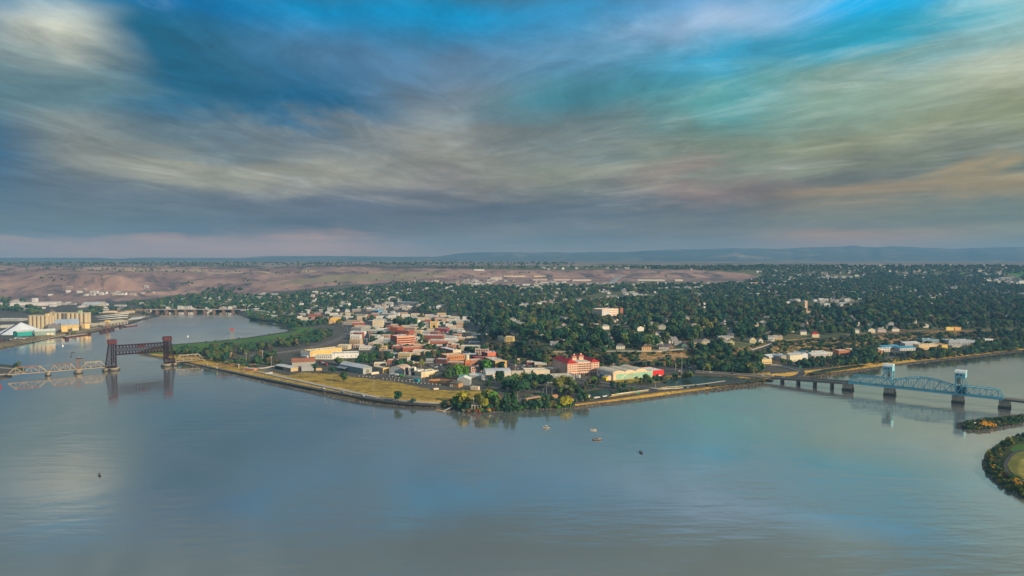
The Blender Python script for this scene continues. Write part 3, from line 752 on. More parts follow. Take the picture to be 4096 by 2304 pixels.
BBOX = {}
BLOCK = []                                                 # footprints and open ground where nothing grows: px polygons
def blocked(px, py):
    px = np.asarray(px, float); py = np.asarray(py, float); b = np.zeros(px.shape, bool)
    if not px.size: return b
    x0, x1, y0, y1 = px.min(), px.max(), py.min(), py.max()
    for pg in BLOCK:
        k = id(pg)
        if k not in BBOX: BBOX[k] = (min(p[0] for p in pg), max(p[0] for p in pg), min(p[1] for p in pg), max(p[1] for p in pg))
        q = BBOX[k]
        if q[1] < x0 or q[0] > x1 or q[3] < y0 or q[2] > y1: continue
        b |= inpoly(px, py, pg)
    return b
def rect(x0, y0, x1, y1): return [(x0, y0), (x1, y0), (x1, y1), (x0, y1)]

def scatter(poly, spacing):
    """random ground points at about one per spacing squared metres"""
    a = np.array(poly, float); x0, y0 = a.min(0); x1, y1 = a.max(0)
    xs = np.arange(x0, x1, 10.0); ys = np.arange(y0, y1, 3.0)
    if not len(xs) or not len(ys): return np.zeros((0, 2))
    PX, PY = np.meshgrid(xs, ys); PX = PX.ravel(); PY = PY.ravel()
    z = zmap(PX, PY); X, Y, _ = ray(PX, PY, z); z2 = zmap(PX, PY + 3.0); _, Y2, _ = ray(PX, PY + 3.0, z2)
    area = (10.0 * Y / FOC) * np.abs(Y - Y2)
    n = rng.poisson(np.minimum(area / spacing ** 2, 6))
    px = np.repeat(PX, n) + rng.random(n.sum()) * 10; py = np.repeat(PY, n) + rng.random(n.sum()) * 3
    k = inpoly(px, py, poly) & ~blocked(px, py)
    return np.stack([px[k], py[k]], 1)

TREES = []      # (px, py, height, kind, colour)
def grove(poly, spacing, h=(9, 15), kinds=(('round', 1.0),), cols=(('', 1.0),), grid=False):
    P_ = scatter(poly, spacing)
    if grid and len(P_): P_ = P_[~settled(P_[:, 0], P_[:, 1])]
    for p in P_:
        TREES.append((p[0], p[1], rng.uniform(*h), rng.choice([k for k, _ in kinds], p=[x for _, x in kinds]), rng.choice([k for k, _ in cols], p=[x for _, x in cols])))
def tree_at(px, py, h, kind='round', col='', rx=1.0): TREES.append((px, py, h, kind, col, rx))
SHRUBS = []
def settled(px, py):
    """streets and open yards of the hill town, laid out on its street grid"""
    z = zmap(px, py); x, y, _ = ray(px, py, z); a_ = R(14); u = x * math.cos(a_) + y * math.sin(a_); v = -x * math.sin(a_) + y * math.cos(a_)
    street = (np.abs((u % 96) - 48) > 43.5) | (np.abs((v % 130) - 65) > 59.5)
    gap = np.sin(x * .0093 + 1.7 * np.sin(y * .0051)) + np.sin(y * .0071 + 1.3 * np.sin(x * .0063 + 2)) > 1.42
    return street | gap
def shrubs(poly, spacing, h=(2, 4), cols=(('', 1.0),)):
    for p in scatter(poly, spacing): SHRUBS.append((p[0], p[1], rng.uniform(*h), 'bush', rng.choice([k for k, _ in cols], p=[x for _, x in cols])))

def plant_all(items, kind_name, limit, group_many, stuff_name):
    """the largest in the picture one by one, the rest as one mass"""
    if not items: return
    px = np.array([t_[0] for t_ in items]); py = np.array([t_[1] for t_ in items]); z = ground_z(px, py)
    x, y, z = ray(px, py, z); h = np.array([t_[2] for t_ in items])
    keep = (px > -60) & (px < 4160) & (z > .3)
    size = h / y * keep
    order = np.argsort(-size)[:limit]; chosen = set(int(i) for i in order if keep[i])
    for i in sorted(chosen, key=lambda i: px[i]):
        it = items[i]; k, c = it[3], it[4]; hh = it[2]; rx = it[5] if len(it) > 5 else rng.uniform(.88, 1.15)
        if kind_name == 'tree':
            nm = {'cone': 'conifer', 'column': 'columnar_tree'}.get(k, 'tree')
            noun = {'cone': 'conifer', 'column': 'slim tree'}.get(k, 'tree')
        else: nm, noun = 'shrub', 'shrub'
        r_ = link(nm, None, None, (x[i], y[i], z[i] - .15), rng.uniform(0, 6.28), (hh * rx, hh * rx, hh))
        me = CROWNS[k][rng.integers(len(CROWNS[k]))]
        cr = link('crown', me, r_)
        if c:
            cr.material_slots[0].link = 'OBJECT'; cr.material_slots[0].material = FOL[c]
        if kind_name == 'tree': link('trunk', TRUNK, r_)
        sz = ('tall' if hh > 15 else 'small' if hh < 8.5 else 'broad') if kind_name == 'tree' else ('low' if hh < 3 else 'big')
        cw = c or 'green'
        pend(r_, float(px[i]), float(py[i]), f'{sz} {cw} {noun}', f'{sz} {cw} {noun}s', 'tree' if kind_name == 'tree' else 'shrub', group_many)
    rest = [i for i in range(len(items)) if i not in chosen and z[i] > .3]
    if not rest: return
    me = bpy.data.meshes.new(stuff_name)
    me.from_pydata([(x[i], y[i], z[i] - .2) for i in rest], [], [])
    hs = me.attributes.new('hgt', 'FLOAT', 'POINT'); hs.data.foreach_set('value', np.array([items[i][2] for i in rest], np.float32))
    kk = me.attributes.new('kind', 'INT', 'POINT')
    names = ['round', 'round', 'round', 'round', 'round'] if kind_name == 'tree' else ['bush'] * 4
    src = list(CROWNS['round'] if kind_name == 'tree' else CROWNS['bush'])
    if kind_name == 'tree': src += [CROWNS['cone'][0]]
    kk.data.foreach_set('value', np.array([(len(src) - 1 if (kind_name == 'tree' and items[i][3] != 'round') else int(rng.integers(len(src) - (1 if kind_name == 'tree' else 0)))) for i in rest], np.int32))
    o = link(stuff_name, me); tag(o, kind='stuff')
    # copies of crowns that stand in the scene already
    have = {}
    for ob in COL.objects:
        if ob.type == 'MESH' and ob.data in src and ob.data not in have and ob.material_slots[0].link == 'DATA': have[ob.data] = ob
    ng = bpy.data.node_groups.new(stuff_name, 'GeometryNodeTree')
    ng.interface.new_socket('Geometry', in_out='INPUT', socket_type='NodeSocketGeometry'); ng.interface.new_socket('Geometry', in_out='OUTPUT', socket_type='NodeSocketGeometry')
    N = ng.nodes; L = ng.links
    gi = N.new('NodeGroupInput'); go = N.new('NodeGroupOutput')
    jg = N.new('GeometryNodeJoinGeometry')
    for me_ in reversed(src):
        oi = N.new('GeometryNodeObjectInfo'); oi.inputs['Object'].default_value = have.get(me_, next(iter(have.values()))); oi.inputs['As Instance'].default_value = True
        L.new(oi.outputs['Geometry'], jg.inputs[0])
    iop = N.new('GeometryNodeInstanceOnPoints'); iop.inputs['Pick Instance'].default_value = True
    L.new(gi.outputs[0], iop.inputs['Points']); L.new(jg.outputs[0], iop.inputs['Instance'])
    a1 = N.new('GeometryNodeInputNamedAttribute'); a1.data_type = 'FLOAT'; a1.inputs['Name'].default_value = 'hgt'
    a2 = N.new('GeometryNodeInputNamedAttribute'); a2.data_type = 'INT'; a2.inputs['Name'].default_value = 'kind'
    L.new(a2.outputs['Attribute'], iop.inputs['Instance Index'])
    rv = N.new('FunctionNodeRandomValue'); rv.data_type = 'FLOAT_VECTOR'; rv.inputs[0].default_value = (0, 0, 0); rv.inputs[1].default_value = (0, 0, 6.28)
    L.new(rv.outputs[0], iop.inputs['Rotation'])
    vm_ = N.new('ShaderNodeVectorMath'); vm_.operation = 'SCALE'
    rs = N.new('FunctionNodeRandomValue'); rs.data_type = 'FLOAT_VECTOR'; rs.inputs[0].default_value = (.95, .95, .85); rs.inputs[1].default_value = (1.35, 1.35, 1.1); rs.inputs['Seed'].default_value = 5
    L.new(rs.outputs[0], vm_.inputs[0]); L.new(a1.outputs['Attribute'], vm_.inputs['Scale']); L.new(vm_.outputs[0], iop.inputs['Scale'])
    L.new(iop.outputs[0], go.inputs[0])
    mod = o.modifiers.new('growth', 'NODES'); mod.node_group = ng

# ------------------------------------------------------------------ buildings
GLASS = mat('window_glass', (.025, .032, .04), .25, .3, .3, spec=.6)
def wallm(rgb, tint=''):
    return mat('wall_%02d_%02d_%02d%s' % (rgb[0] * 99, rgb[1] * 99, rgb[2] * 99, tint), rgb, .9, .14, .5, stretch=(1, 1, .35))
def roofm(rgb): return mat('roof_%02d_%02d_%02d' % (rgb[0] * 99, rgb[1] * 99, rgb[2] * 99), rgb, .8, .2, .35)
WHITE = (.72, .71, .68); CREAM = (.62, .53, .38); BRICK = (.30, .085, .05); BRICKD = (.19, .07, .055); ORANGE = (.46, .20, .08); TAN = (.52, .42, .28); GREY = (.30, .31, .32); PINK = (.55, .33, .25)
YELLOW = (.66, .45, .15); LGREY = (.50, .51, .51); BLUEG = (.20, .26, .29); RW = (.62, .62, .61); RG = (.33, .33, .34); RD = (.09, .09, .10); RT = (.45, .40, .31)
WIN = {}
def window_mesh(w_, h_, arch=False):
    key = (round(w_, 1), round(h_, 1), arch)
    if key not in WIN:
        b = MB()
        if arch:
            n = 6; pts = [(-w_ / 2, -h_ / 2), (w_ / 2, -h_ / 2)] + [(w_ / 2 * math.cos(math.pi * k / n), h_ / 2 - w_ / 2 + w_ / 2 * math.sin(math.pi * k / n)) for k in range(n + 1)]
            b.prism(pts, -.06, .1)
        else: b.box(-w_ / 2, -.06, -h_ / 2, w_ / 2, .1, h_ / 2)
        WIN[key] = b.mesh('window', GLASS)
    return WIN[key]
def windows(root, face, w_, d_, rows, cols, z0, dz, ww, wh, arch=False, x0=None, x1=None, name='window'):
    L_ = w_ if face in ('front', 'back') else d_
    a = 1.2 if x0 is None else x0; b = L_ - 1.2 if x1 is None else x1
    for r_ in range(rows):
        for c in range(cols):
            s = a + (b - a) * (c + .5) / cols; z = z0 + r_ * dz
            o = link(name, window_mesh(ww, wh, arch), root)
            if face == 'front': o.location = (s, -.02, z)
            elif face == 'left': o.location = (-.02, s, z); o.rotation_euler = (0, 0, -math.pi / 2)
            else: o.location = (w_ + .02, s, z); o.rotation_euler = (0, 0, math.pi / 2)

def building(name, label, P, Q, depth, h, wall=WHITE, roof=RW, kind='flat', mark=None, rise=None, win=(), qcol=None, cat='building', group=None, para=.8, doors=(), extra=None, auto=None):
    """P, Q: photo pixels of the near long wall's ends on the ground; depth in metres goes away from the camera"""
    p = G(*P); q = G(*Q)
    if P[1] == Q[1]: q.y = p.y if abs(P[0] - Q[0]) < 400 else q.y
    d = q - p; L_ = math.hypot(d.x, d.y); rz = math.atan2(d.y, d.x)
    zb = min(p.z, q.z)
    root = thing(name, label, cat, (p.x, p.y, zb), rz, group)
    W = wallm(wall)
    m = MB()
    if kind == 'flat':
        m.box(0, 0, -4, L_, depth, h, False)
        m.v[4:8] = [(0, 0, h), (L_, 0, h), (L_, depth, h), (0, depth, h)]
        m.f.pop(); m.mi.pop()
        e = .35
        o = len(m.v)
        m.add([(e, e, h), (L_ - e, e, h), (L_ - e, depth - e, h), (e, depth - e, h), (e, e, h - para), (L_ - e, e, h - para), (L_ - e, depth - e, h - para), (e, depth - e, h - para)],
              [(1, 0, 4, 5), (2, 1, 5, 6), (3, 2, 6, 7), (0, 3, 7, 4)])
        m.f += [[4, 5, o + 1, o], [5, 6, o + 2, o + 1], [6, 7, o + 3, o + 2], [7, 4, o, o + 3]]; m.mi += [0] * 4
        wo_ = m.build('wall', W, root)
        rf = MB(); rf.box(e + .01, e + .01, h - para - .3, L_ - e - .01, depth - e - .01, h - para + .02); rf.build('roof', roofm(roof), root)
        nb = int(L_ * depth / 220)
        if nb and L_ > 12:
            for k in range(min(nb, 4)):
                u = MB(); ux = random.uniform(.12, .85) * L_; uy = random.uniform(.2, .75) * depth
                u.box(ux, uy, h - para, ux + random.uniform(1.5, 3), uy + random.uniform(1.2, 2.4), h - para + random.uniform(.9, 1.7)); u.build('rooftop_unit', wallm(LGREY), root)
    elif kind in ('gable', 'gable_x'):
        rise = rise or h * .35; ov = .5
        m.box(0, 0, -4, L_, depth, h, False); m.f.pop(); m.mi.pop()
        if kind == 'gable':
            m.add([(0, 0, h), (0, depth, h), (0, depth / 2, h + rise)], [(0, 2, 1)]); m.add([(L_, 0, h), (L_, depth, h), (L_, depth / 2, h + rise)], [(0, 1, 2)])
        else:
            m.add([(0, 0, h), (L_, 0, h), (L_ / 2, 0, h + rise)], [(0, 1, 2)]); m.add([(0, depth, h), (L_, depth, h), (L_ / 2, depth, h + rise)], [(0, 2, 1)])
        m.build('wall', W, root)
        rf = MB()
        if kind == 'gable':
            sl = rise / (depth / 2); pts = [(-ov, h - ov * sl + .05), (depth / 2, h + rise + .05), (depth + ov, h - ov * sl + .05), (depth + ov, h - ov * sl + .3), (depth / 2, h + rise + .32), (-ov, h - ov * sl + .3)]
            rf.prismx(pts, -ov, L_ + ov)
        else:
            sl = rise / (L_ / 2); pts = [(-ov, h - ov * sl + .05), (L_ / 2, h + rise + .05), (L_ + ov, h - ov * sl + .05), (L_ + ov, h - ov * sl + .3), (L_ / 2, h + rise + .32), (-ov, h - ov * sl + .3)]
            rf.prism(pts, -ov, depth + ov)
        rf.build('roof', roofm(roof), root)
    elif kind == 'hip':
        rise = rise or 3; ov = .6; k = min(L_, depth) / 2
        m.box(0, 0, -4, L_, depth, h); m.build('wall', W, root)
        rf = MB(); a, b_, c_, d_ = (-ov, -ov, h), (L_ + ov, -ov, h), (L_ + ov, depth + ov, h), (-ov, depth + ov, h)
        if L_ >= depth: e_, f_ = (k, depth / 2, h + rise), (L_ - k, depth / 2, h + rise)
        else: e_, f_ = (L_ / 2, k, h + rise), (L_ / 2, depth - k, h + rise)
        if L_ >= depth: rf.add([a, b_, c_, d_, e_, f_], [(0, 1, 5, 4), (1, 2, 5), (2, 3, 4, 5), (3, 0, 4), (3, 2, 1, 0)])
        else: rf.add([a, b_, c_, d_, e_, f_], [(0, 1, 4), (1, 2, 5, 4), (2, 3, 5), (3, 0, 4, 5), (3, 2, 1, 0)])
        rf.build('roof', roofm(roof), root)
    elif kind in ('arch', 'arch_x'):
        rise = rise or 3; n = 10
        m.box(0, 0, -4, L_, depth, h, False); m.f.pop(); m.mi.pop()
        LL = depth if kind == 'arch' else L_
        pts = [(LL / 2 - LL / 2 * math.cos(math.pi * k / n), h + rise * math.sin(math.pi * k / n)) for k in range(n + 1)]
        if kind == 'arch':
            m.prismx(pts, 0.02, L_ - .02)
        else: m.prism(pts, 0.02, depth - .02)
        m.build('wall', W, root)
        big = [(x + (x - LL / 2) * .02, z + .15 + .1 * (z - h) / rise) for x, z in pts] + [(x + (x - LL / 2) * .001, z + .03) for x, z in pts[::-1]]
        rf = MB()
        if kind == 'arch': rf.prismx(big, -.3, L_ + .3)
        else: rf.prism(big, -.3, depth + .3)
        rf.build('roof', roofm(roof), root)
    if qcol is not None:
        e = MB(); e.box(L_ + .03, .05, -3, L_ + .12, depth - .05, h - .05); e.build('painted_or_sunlit_wall', wallm(qcol), root)  # separate end-wall colour; some buildings get their sunlit tone here
    for wv in win:
        windows(root, wv[0], L_, depth, *wv[1:])
    for (x, ww, hh, col) in doors:
        dr = MB(); dr.box(x, -.08, 0, x + ww, .1, hh); dr.build('door', wallm(col, 'd'), root)
    BLOCK.append([(P[0] - 2, P[1] + 2), (Q[0] + 2, Q[1] + 2), (Q[0] + 6, Q[1] - 8), (P[0] - 6, P[1] - 8)])
    if mark: MARKS.append(((P[0] + Q[0]) / 2, (P[1] + Q[1]) / 2, mark))
    if auto: pend(root, (P[0] + Q[0]) / 2, (P[1] + Q[1]) / 2, auto, auto + 's', cat, group)
    return root, L_

B_ = building
# front row
B_('warehouse', 'long yellow warehouse with flat white roof beside the railway curve', (1241, 1428), (1368, 1413), 20, 10, YELLOW, RW, mark='long yellow warehouse', doors=[(4, 4, 4, CREAM)])
B_('warehouse', 'white wing joined to the left end of the yellow warehouse', (1203, 1424), (1240, 1428), 18, 8.5, WHITE, RW, doors=[(3, 5, 4, LGREY)])
B_('workshop', 'small white workshop with a blue band below the yellow warehouse', (1257, 1437), (1330, 1438), 12, 6.5, (.7, .68, .6), (.12, .2, .32), win=[('front', 1, 8, 3.6, 3, 1.6, 1.6)], mark='small white workshop')
B_('warehouse', 'white industrial building with stepped pale roof behind dark shrubs', (1325, 1434), (1434, 1431), 24, 8, WHITE, (.5, .46, .4), mark='white industrial building', win=[('front', 1, 6, 3.2, 3, 1.6, 1.2)])
B_('shed', 'long shed with patchy rusty red metal roof', (1168, 1466), (1262, 1461), 20, 6, (.35, .33, .3), (.30, .12, .07), 'gable', rise=4.5, mark='rusty roofed shed')
B_('open_shed', 'open-fronted shed with a grey metal roof and dark bays', (1100, 1475), (1163, 1487), 14, 5, (.30, .25, .17), LGREY, 'gable', rise=1.2, qcol=(.50, .38, .2), doors=[(1 + 4.2 * k, 3.6, 4, (.02, .02, .02)) for k in range(5)], mark='open fronted shed')  # black door panels paint the shade inside the open bays
B_('shed', 'grey metal lean-to with gable at the end of the rusty shed', (1206, 1485), (1255, 1483), 12, 6.2, (.36, .37, .38), (.38, .36, .34), 'gable', rise=2.4)
B_('kiosk', 'small tan hut beside the grey lean-to shed', (1264, 1483), (1288, 1482), 6, 3, (.55, .38, .2), (.45, .36, .26))
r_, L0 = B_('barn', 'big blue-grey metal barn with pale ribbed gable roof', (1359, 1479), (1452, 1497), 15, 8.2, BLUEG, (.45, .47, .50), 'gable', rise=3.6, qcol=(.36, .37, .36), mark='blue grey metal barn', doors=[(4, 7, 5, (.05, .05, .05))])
dq = MB(); dq.box(L0 + .13, 5, 0, L0 + .22, 10.5, 6.2); dq.build('barn_door', wallm((.20, .20, .15)), r_)
lean = MB(); lean.prismx([(-7, 4.6), (0, 6.4), (0, 6.1), (-7, 4.3)], 0, 22); lean.build('lean_to_roof', roofm((.18, .22, .26)), r_)
for k in range(4): member('post', (1 + k * 6.6, -6.7, -1), (1 + k * 6.6, -6.7, 4.4), .35, wallm((.05, .05, .05)), r_)
B_('office', 'tan workshop with end wall coloured sunlit yellow between barn and arched hall', (1493, 1484), (1532, 1492), 11, 7, (.42, .37, .27), (.6, .5, .36), qcol=YELLOW, mark='tan workshop', win=[('front', 1, 4, 3.5, 3, 1, 1.6)])  # yellow end is the wall's sunlit tone put into its colour
B_('office', 'low cream office with dark arched porch below the big trees', (1496, 1466), (1545, 1465), 12, 5, CREAM, RW, win=[('front', 1, 5, 2.6, 3, 2, 1.8, True)], mark='low cream office')
B_('arched_hall', 'arched workshop hall with grey rounded gable and tan roof', (1557, 1495), (1612, 1499), 22, 5.2, (.42, .45, .47), (.50, .34, .24), 'arch_x', rise=6, mark='arched workshop hall')
bb = B_('concrete_plant', 'white plant building with two tall dark loading bays', (1617, 1502), (1672, 1506), 16, 8, (.68, .64, .58), (.5, .48, .44), mark='white loading bays', doors=[(2, 5.2, 6.5, (.02, .02, .03)), (11, 5.6, 6.2, (.02, .02, .03))])[0]  # black doors stand for the shade in the two openings
for x in (1.8, 10.8):
    f_ = MB(); f_.box(x, -.6, 8, x + 5.8, 4, 12.4); f_.build('hopper_head', wallm((.72, .66, .6)), bb)
    f_ = MB(); f_.box(x + .5, -.75, 6.9, x + 5.3, -.62, 11); f_.build('bay_shade', wallm((.03, .03, .035)), bb)  # near-black panel painting the shade within the bay
B_('block_wall_yard', 'pale block wall enclosing the gravel yard below the loading bays', (1600, 1505), (1684, 1515), 1, 2.6, (.45, .45, .43), (.45, .45, .43), cat='yard wall', para=.1)
B_('warehouse', 'cream warehouse with two big tan roller doors and white side', (1686, 1511), (1754, 1502), 16, 7.6, (.66, .56, .38), (.45, .42, .36), mark='cream roller door warehouse', doors=[(2, 6, 4.8, (.6, .48, .28)), (12, 9, 4.4, (.52, .40, .18))])
B_('shed', 'small brown shed with hip roof and white door in the gravel yard', (1797, 1547), (1834, 1551), 10, 5, (.42, .25, .10), (.13, .12, .10), 'hip', rise=3, mark='small brown shed', doors=[(1, 1.6, 3, WHITE), (3.6, 1.6, 3, WHITE)])
B_('shed', 'grey metal shed with white trimmed gable facing the field', (1829, 1541), (1879, 1542), 14, 7.4, (.31, .34, .33), WHITE, 'gable_x', rise=3.2, mark='grey gabled shed')
B_('shed', 'low building with a green metal roof behind the grey gabled shed', (1836, 1524), (1876, 1524), 10, 5.5, (.4, .4, .36), (.10, .25, .16), 'gable', rise=2.5)
B_('store', 'grey shopfront with a white awning beyond the railway yard', (1926, 1520), (1970, 1520), 14, 6.5, (.28, .29, .30), (.35, .35, .35), mark='white awning shop', doors=[(3, 9, 3.2, WHITE)])
B_('warehouse', 'low white roofed building left of the white awning shop', (1868, 1512), (1926, 1516), 20, 4.6, (.5, .5, .48), (.70, .69, .66), para=.3)
B_('warehouse', 'cream warehouse with rounded silver roof in front of the car park', (1944, 1516), (2044, 1514), 26, 7.5, (.62, .55, .44), (.42, .44, .48), 'arch', rise=4.6, mark='silver roofed warehouse')
B_('warehouse', 'tan flat building between the silver roofed warehouse and the hotel', (2046, 1512), (2130, 1512), 22, 6.5, TAN, (.6, .52, .42), mark='tan flat building')
B_('warehouse', 'long cream building with stepped roof left of the pink hotel', (2100, 1502), (2200, 1500), 22, 7, (.64, .54, .40), (.66, .58, .48), mark='long cream building')
B_('warehouse', 'grey walled warehouse with tan roof half hidden by olive trees', (2188, 1533), (2300, 1528), 20, 9, (.24, .26, .27), (.58, .50, .38), mark='grey walled warehouse')
B_('house', 'pink two-storey building with dark windows among the brick blocks', (1884, 1490), (1928, 1488), 14, 8, PINK, (.55, .45, .35), win=[('front', 1, 5, 5.4, 3, 1.7, 2), ('front', 1, 4, 2.2, 3, 1.7, 1.8)], mark='pink building')
# brick quarter
b_, L1 = B_('brick_block', 'orange brick block with a row of pale arched windows', (1786, 1446), (1860, 1440), 24, 9.5, ORANGE, (.60, .50, .36), win=[('front', 1, 9, 5.2, 3, 1.3, 2.4, True), ('left', 1, 4, 5.2, 3, 1.2, 2.2, True)], mark='orange brick block')
B_('brick_block', 'small dark red brick block left of the orange brick block', (1742, 1452), (1786, 1454), 14, 6.5, BRICKD, RW, win=[('front', 1, 5, 3.5, 3, 1.2, 1.6)])
B_('brick_block', 'low brick row with a wide pale roof in front of the arched block', (1788, 1465), (1862, 1466), 16, 6, (.26, .11, .07), (.64, .58, .50), win=[('front', 1, 9, 2.6, 3, 1.6, 2)], mark='low brick row')
tw, Lt = B_('brick_tower', 'orange brick tower carrying a round cream tank', (1861, 1481), (1883, 1480), 8, 14.5, (.48, .17, .06), (.5, .3, .2), mark='brick tank tower', win=[('front', 2, 2, 3.5, 5, 1.2, 2)])
tk = MB(); tk.cyl(3.9, 4, 14, 22, 3.1, n=14); tk.build('tank', wallm((.62, .55, .38)), tw)
B_('brick_block', 'brick block with flat pale roof right of the tank tower', (1884, 1464), (1938, 1462), 20, 8.5, (.40, .17, .10), (.58, .50, .42), win=[('front', 1, 6, 3, 3, 1.4, 1.8)])
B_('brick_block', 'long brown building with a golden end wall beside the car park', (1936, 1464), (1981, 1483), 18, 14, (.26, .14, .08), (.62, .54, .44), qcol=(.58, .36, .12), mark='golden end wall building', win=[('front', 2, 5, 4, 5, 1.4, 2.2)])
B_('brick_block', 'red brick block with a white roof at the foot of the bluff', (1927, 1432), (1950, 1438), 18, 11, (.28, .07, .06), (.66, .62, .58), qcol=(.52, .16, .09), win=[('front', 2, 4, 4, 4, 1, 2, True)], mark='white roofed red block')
B_('brick_block', 'dark red row below the white roofed red block', (1900, 1442), (1980, 1444), 10, 6.5, (.20, .04, .05), (.4, .3, .3), win=[('front', 1, 10, 3, 3, 1, 1.8)])
bt, Lb = B_('theatre', 'black fronted building with small red wall sign', (1838, 1436), (1905, 1437), 22, 7.5, (.02, .025, .035), (.5, .5, .5), mark='black fronted building')
hb = MB(); hb.prism([(Lb - 5, 3.6), (Lb - 3.2, 1.6), (Lb - 1.4, 3.6), (Lb - 1.5, 4.9), (Lb - 2.5, 5.3), (Lb - 3.2, 4.6), (Lb - 3.9, 5.3), (Lb - 4.9, 4.9)], -.5, -.15); hb.build('wall_sign', wallm((.75, .02, .03)), bt)
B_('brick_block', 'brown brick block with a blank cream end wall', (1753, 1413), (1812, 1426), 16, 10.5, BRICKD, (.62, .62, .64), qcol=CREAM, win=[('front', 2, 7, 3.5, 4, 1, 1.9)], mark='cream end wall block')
B_('brick_block', 'cream stuccoed block with pale stepped roof below the hillside', (1842, 1402), (1918, 1398), 18, 8, (.55, .48, .36), (.66, .62, .55), mark='cream stuccoed block', win=[('front', 1, 9, 3, 3, 1.4, 1.8)])
B_('brick_block', 'pinkish building with tall dark shop windows below the hillside', (1900, 1420), (1954, 1420), 18, 10, (.50, .36, .28), (.68, .66, .62), win=[('front', 2, 5, 3, 4.4, 2.2, 2.6)], mark='pinkish building')
B_('brick_block', 'low brown shops with rounded white canopy near the bluff', (1955, 1416), (1998, 1413), 12, 5, (.30, .19, .13), (.6, .55, .5))
# striped hotel and neighbours
hs_, Lh = B_('hotel', 'tall brick hotel with cream bands between its window rows', (1588, 1388), (1661, 1382), 30, 19.5, (.42, .06, .04), (.62, .6, .56), mark='cream banded brick hotel',
             win=[('front', 3, 13, 7.0, 3.9, 1.3, 2.2), ('left', 4, 5, 4, 3.9, 1.3, 2.2)])
for k in range(5):
    zz = [4.6, 8.6, 12.5, 16.4, 18.3][k]
    s_ = MB(); s_.box(-.06, -.09, zz, Lh + .06, -.03, zz + [.9, 1.0, 1.0, 1.1, .9][k]); s_.build('cream_band', wallm((.72, .56, .36)), hs_)
u_ = MB(); u_.box(Lh * .68, 8, 19, Lh * .78, 13, 21.8); u_.build('rooftop_room', wallm(BRICK), hs_)
B_('brick_block', 'low red brick block directly in front of the banded hotel', (1606, 1398), (1671, 1394), 14, 8, BRICK, (.66, .62, .56), win=[('front', 1, 6, 3.2, 3, 1.6, 2.2, True)])
B_('brick_block', 'red brick block with curved corner in front of the banded hotel', (1612, 1410), (1690, 1406), 16, 8.5, (.36, .10, .05), (.62, .54, .46), win=[('front', 1, 9, 4, 3, 1.6, 1.8)], mark='curved corner brick block')
B_('church', 'long red brick hall with a square tower at one end', (1590, 1346), (1636, 1348), 22, 13, BRICK, (.4, .2, .14), mark='long brick hall')
B_('church', 'tall blank brick stage block behind the long brick hall', (1559, 1340), (1590, 1341), 24, 17, BRICK, (.62, .45, .36))
B_('shop', 'rectangular red brick hall with a white rimmed roof', (1408, 1310), (1460, 1308), 26, 11, BRICK, RW, mark='white rimmed brick hall')
B_('store', 'tall cream blank building at the far end of downtown', (1490, 1310), (1531, 1309), 20, 17, CREAM, RT, mark='tall cream building')
B_('store', 'grey block for the shaded left face of the tall cream building', (1470, 1308), (1489, 1309), 20, 15, (.32, .32, .33), RG)  # side of the cream building, its shade put into the grey walls
B_('store', 'wide grey-green low building across the end of the main street', (1414, 1326), (1508, 1325), 26, 9, (.42, .43, .36), (.5, .5, .5), mark='grey green low building')
B_('store', 'bright yellow store near the top of the railway curve', (1321, 1290), (1366, 1289), 20, 11, (.78, .45, .06), (.3, .45, .35), mark='bright yellow store')
B_('store', 'cream yellow store left of the bright yellow store', (1316, 1296), (1334, 1296), 12, 10, (.62, .42, .2), RW)
B_('office', 'yellow office with two window bands in the middle of town', (1720, 1312), (1752, 1311), 18, 13.5, (.72, .5, .2), RT, win=[('front', 3, 1, 3, 4, 14, 1.1)], mark='yellow banded office')
B_('office', 'grey block for the shaded left face of the yellow banded office', (1695, 1312), (1719, 1312), 18, 12, (.34, .34, .34), RG, win=[('front', 3, 1, 3, 4, 11, 1.1)])  # the office's left side, with its shade painted as grey walls
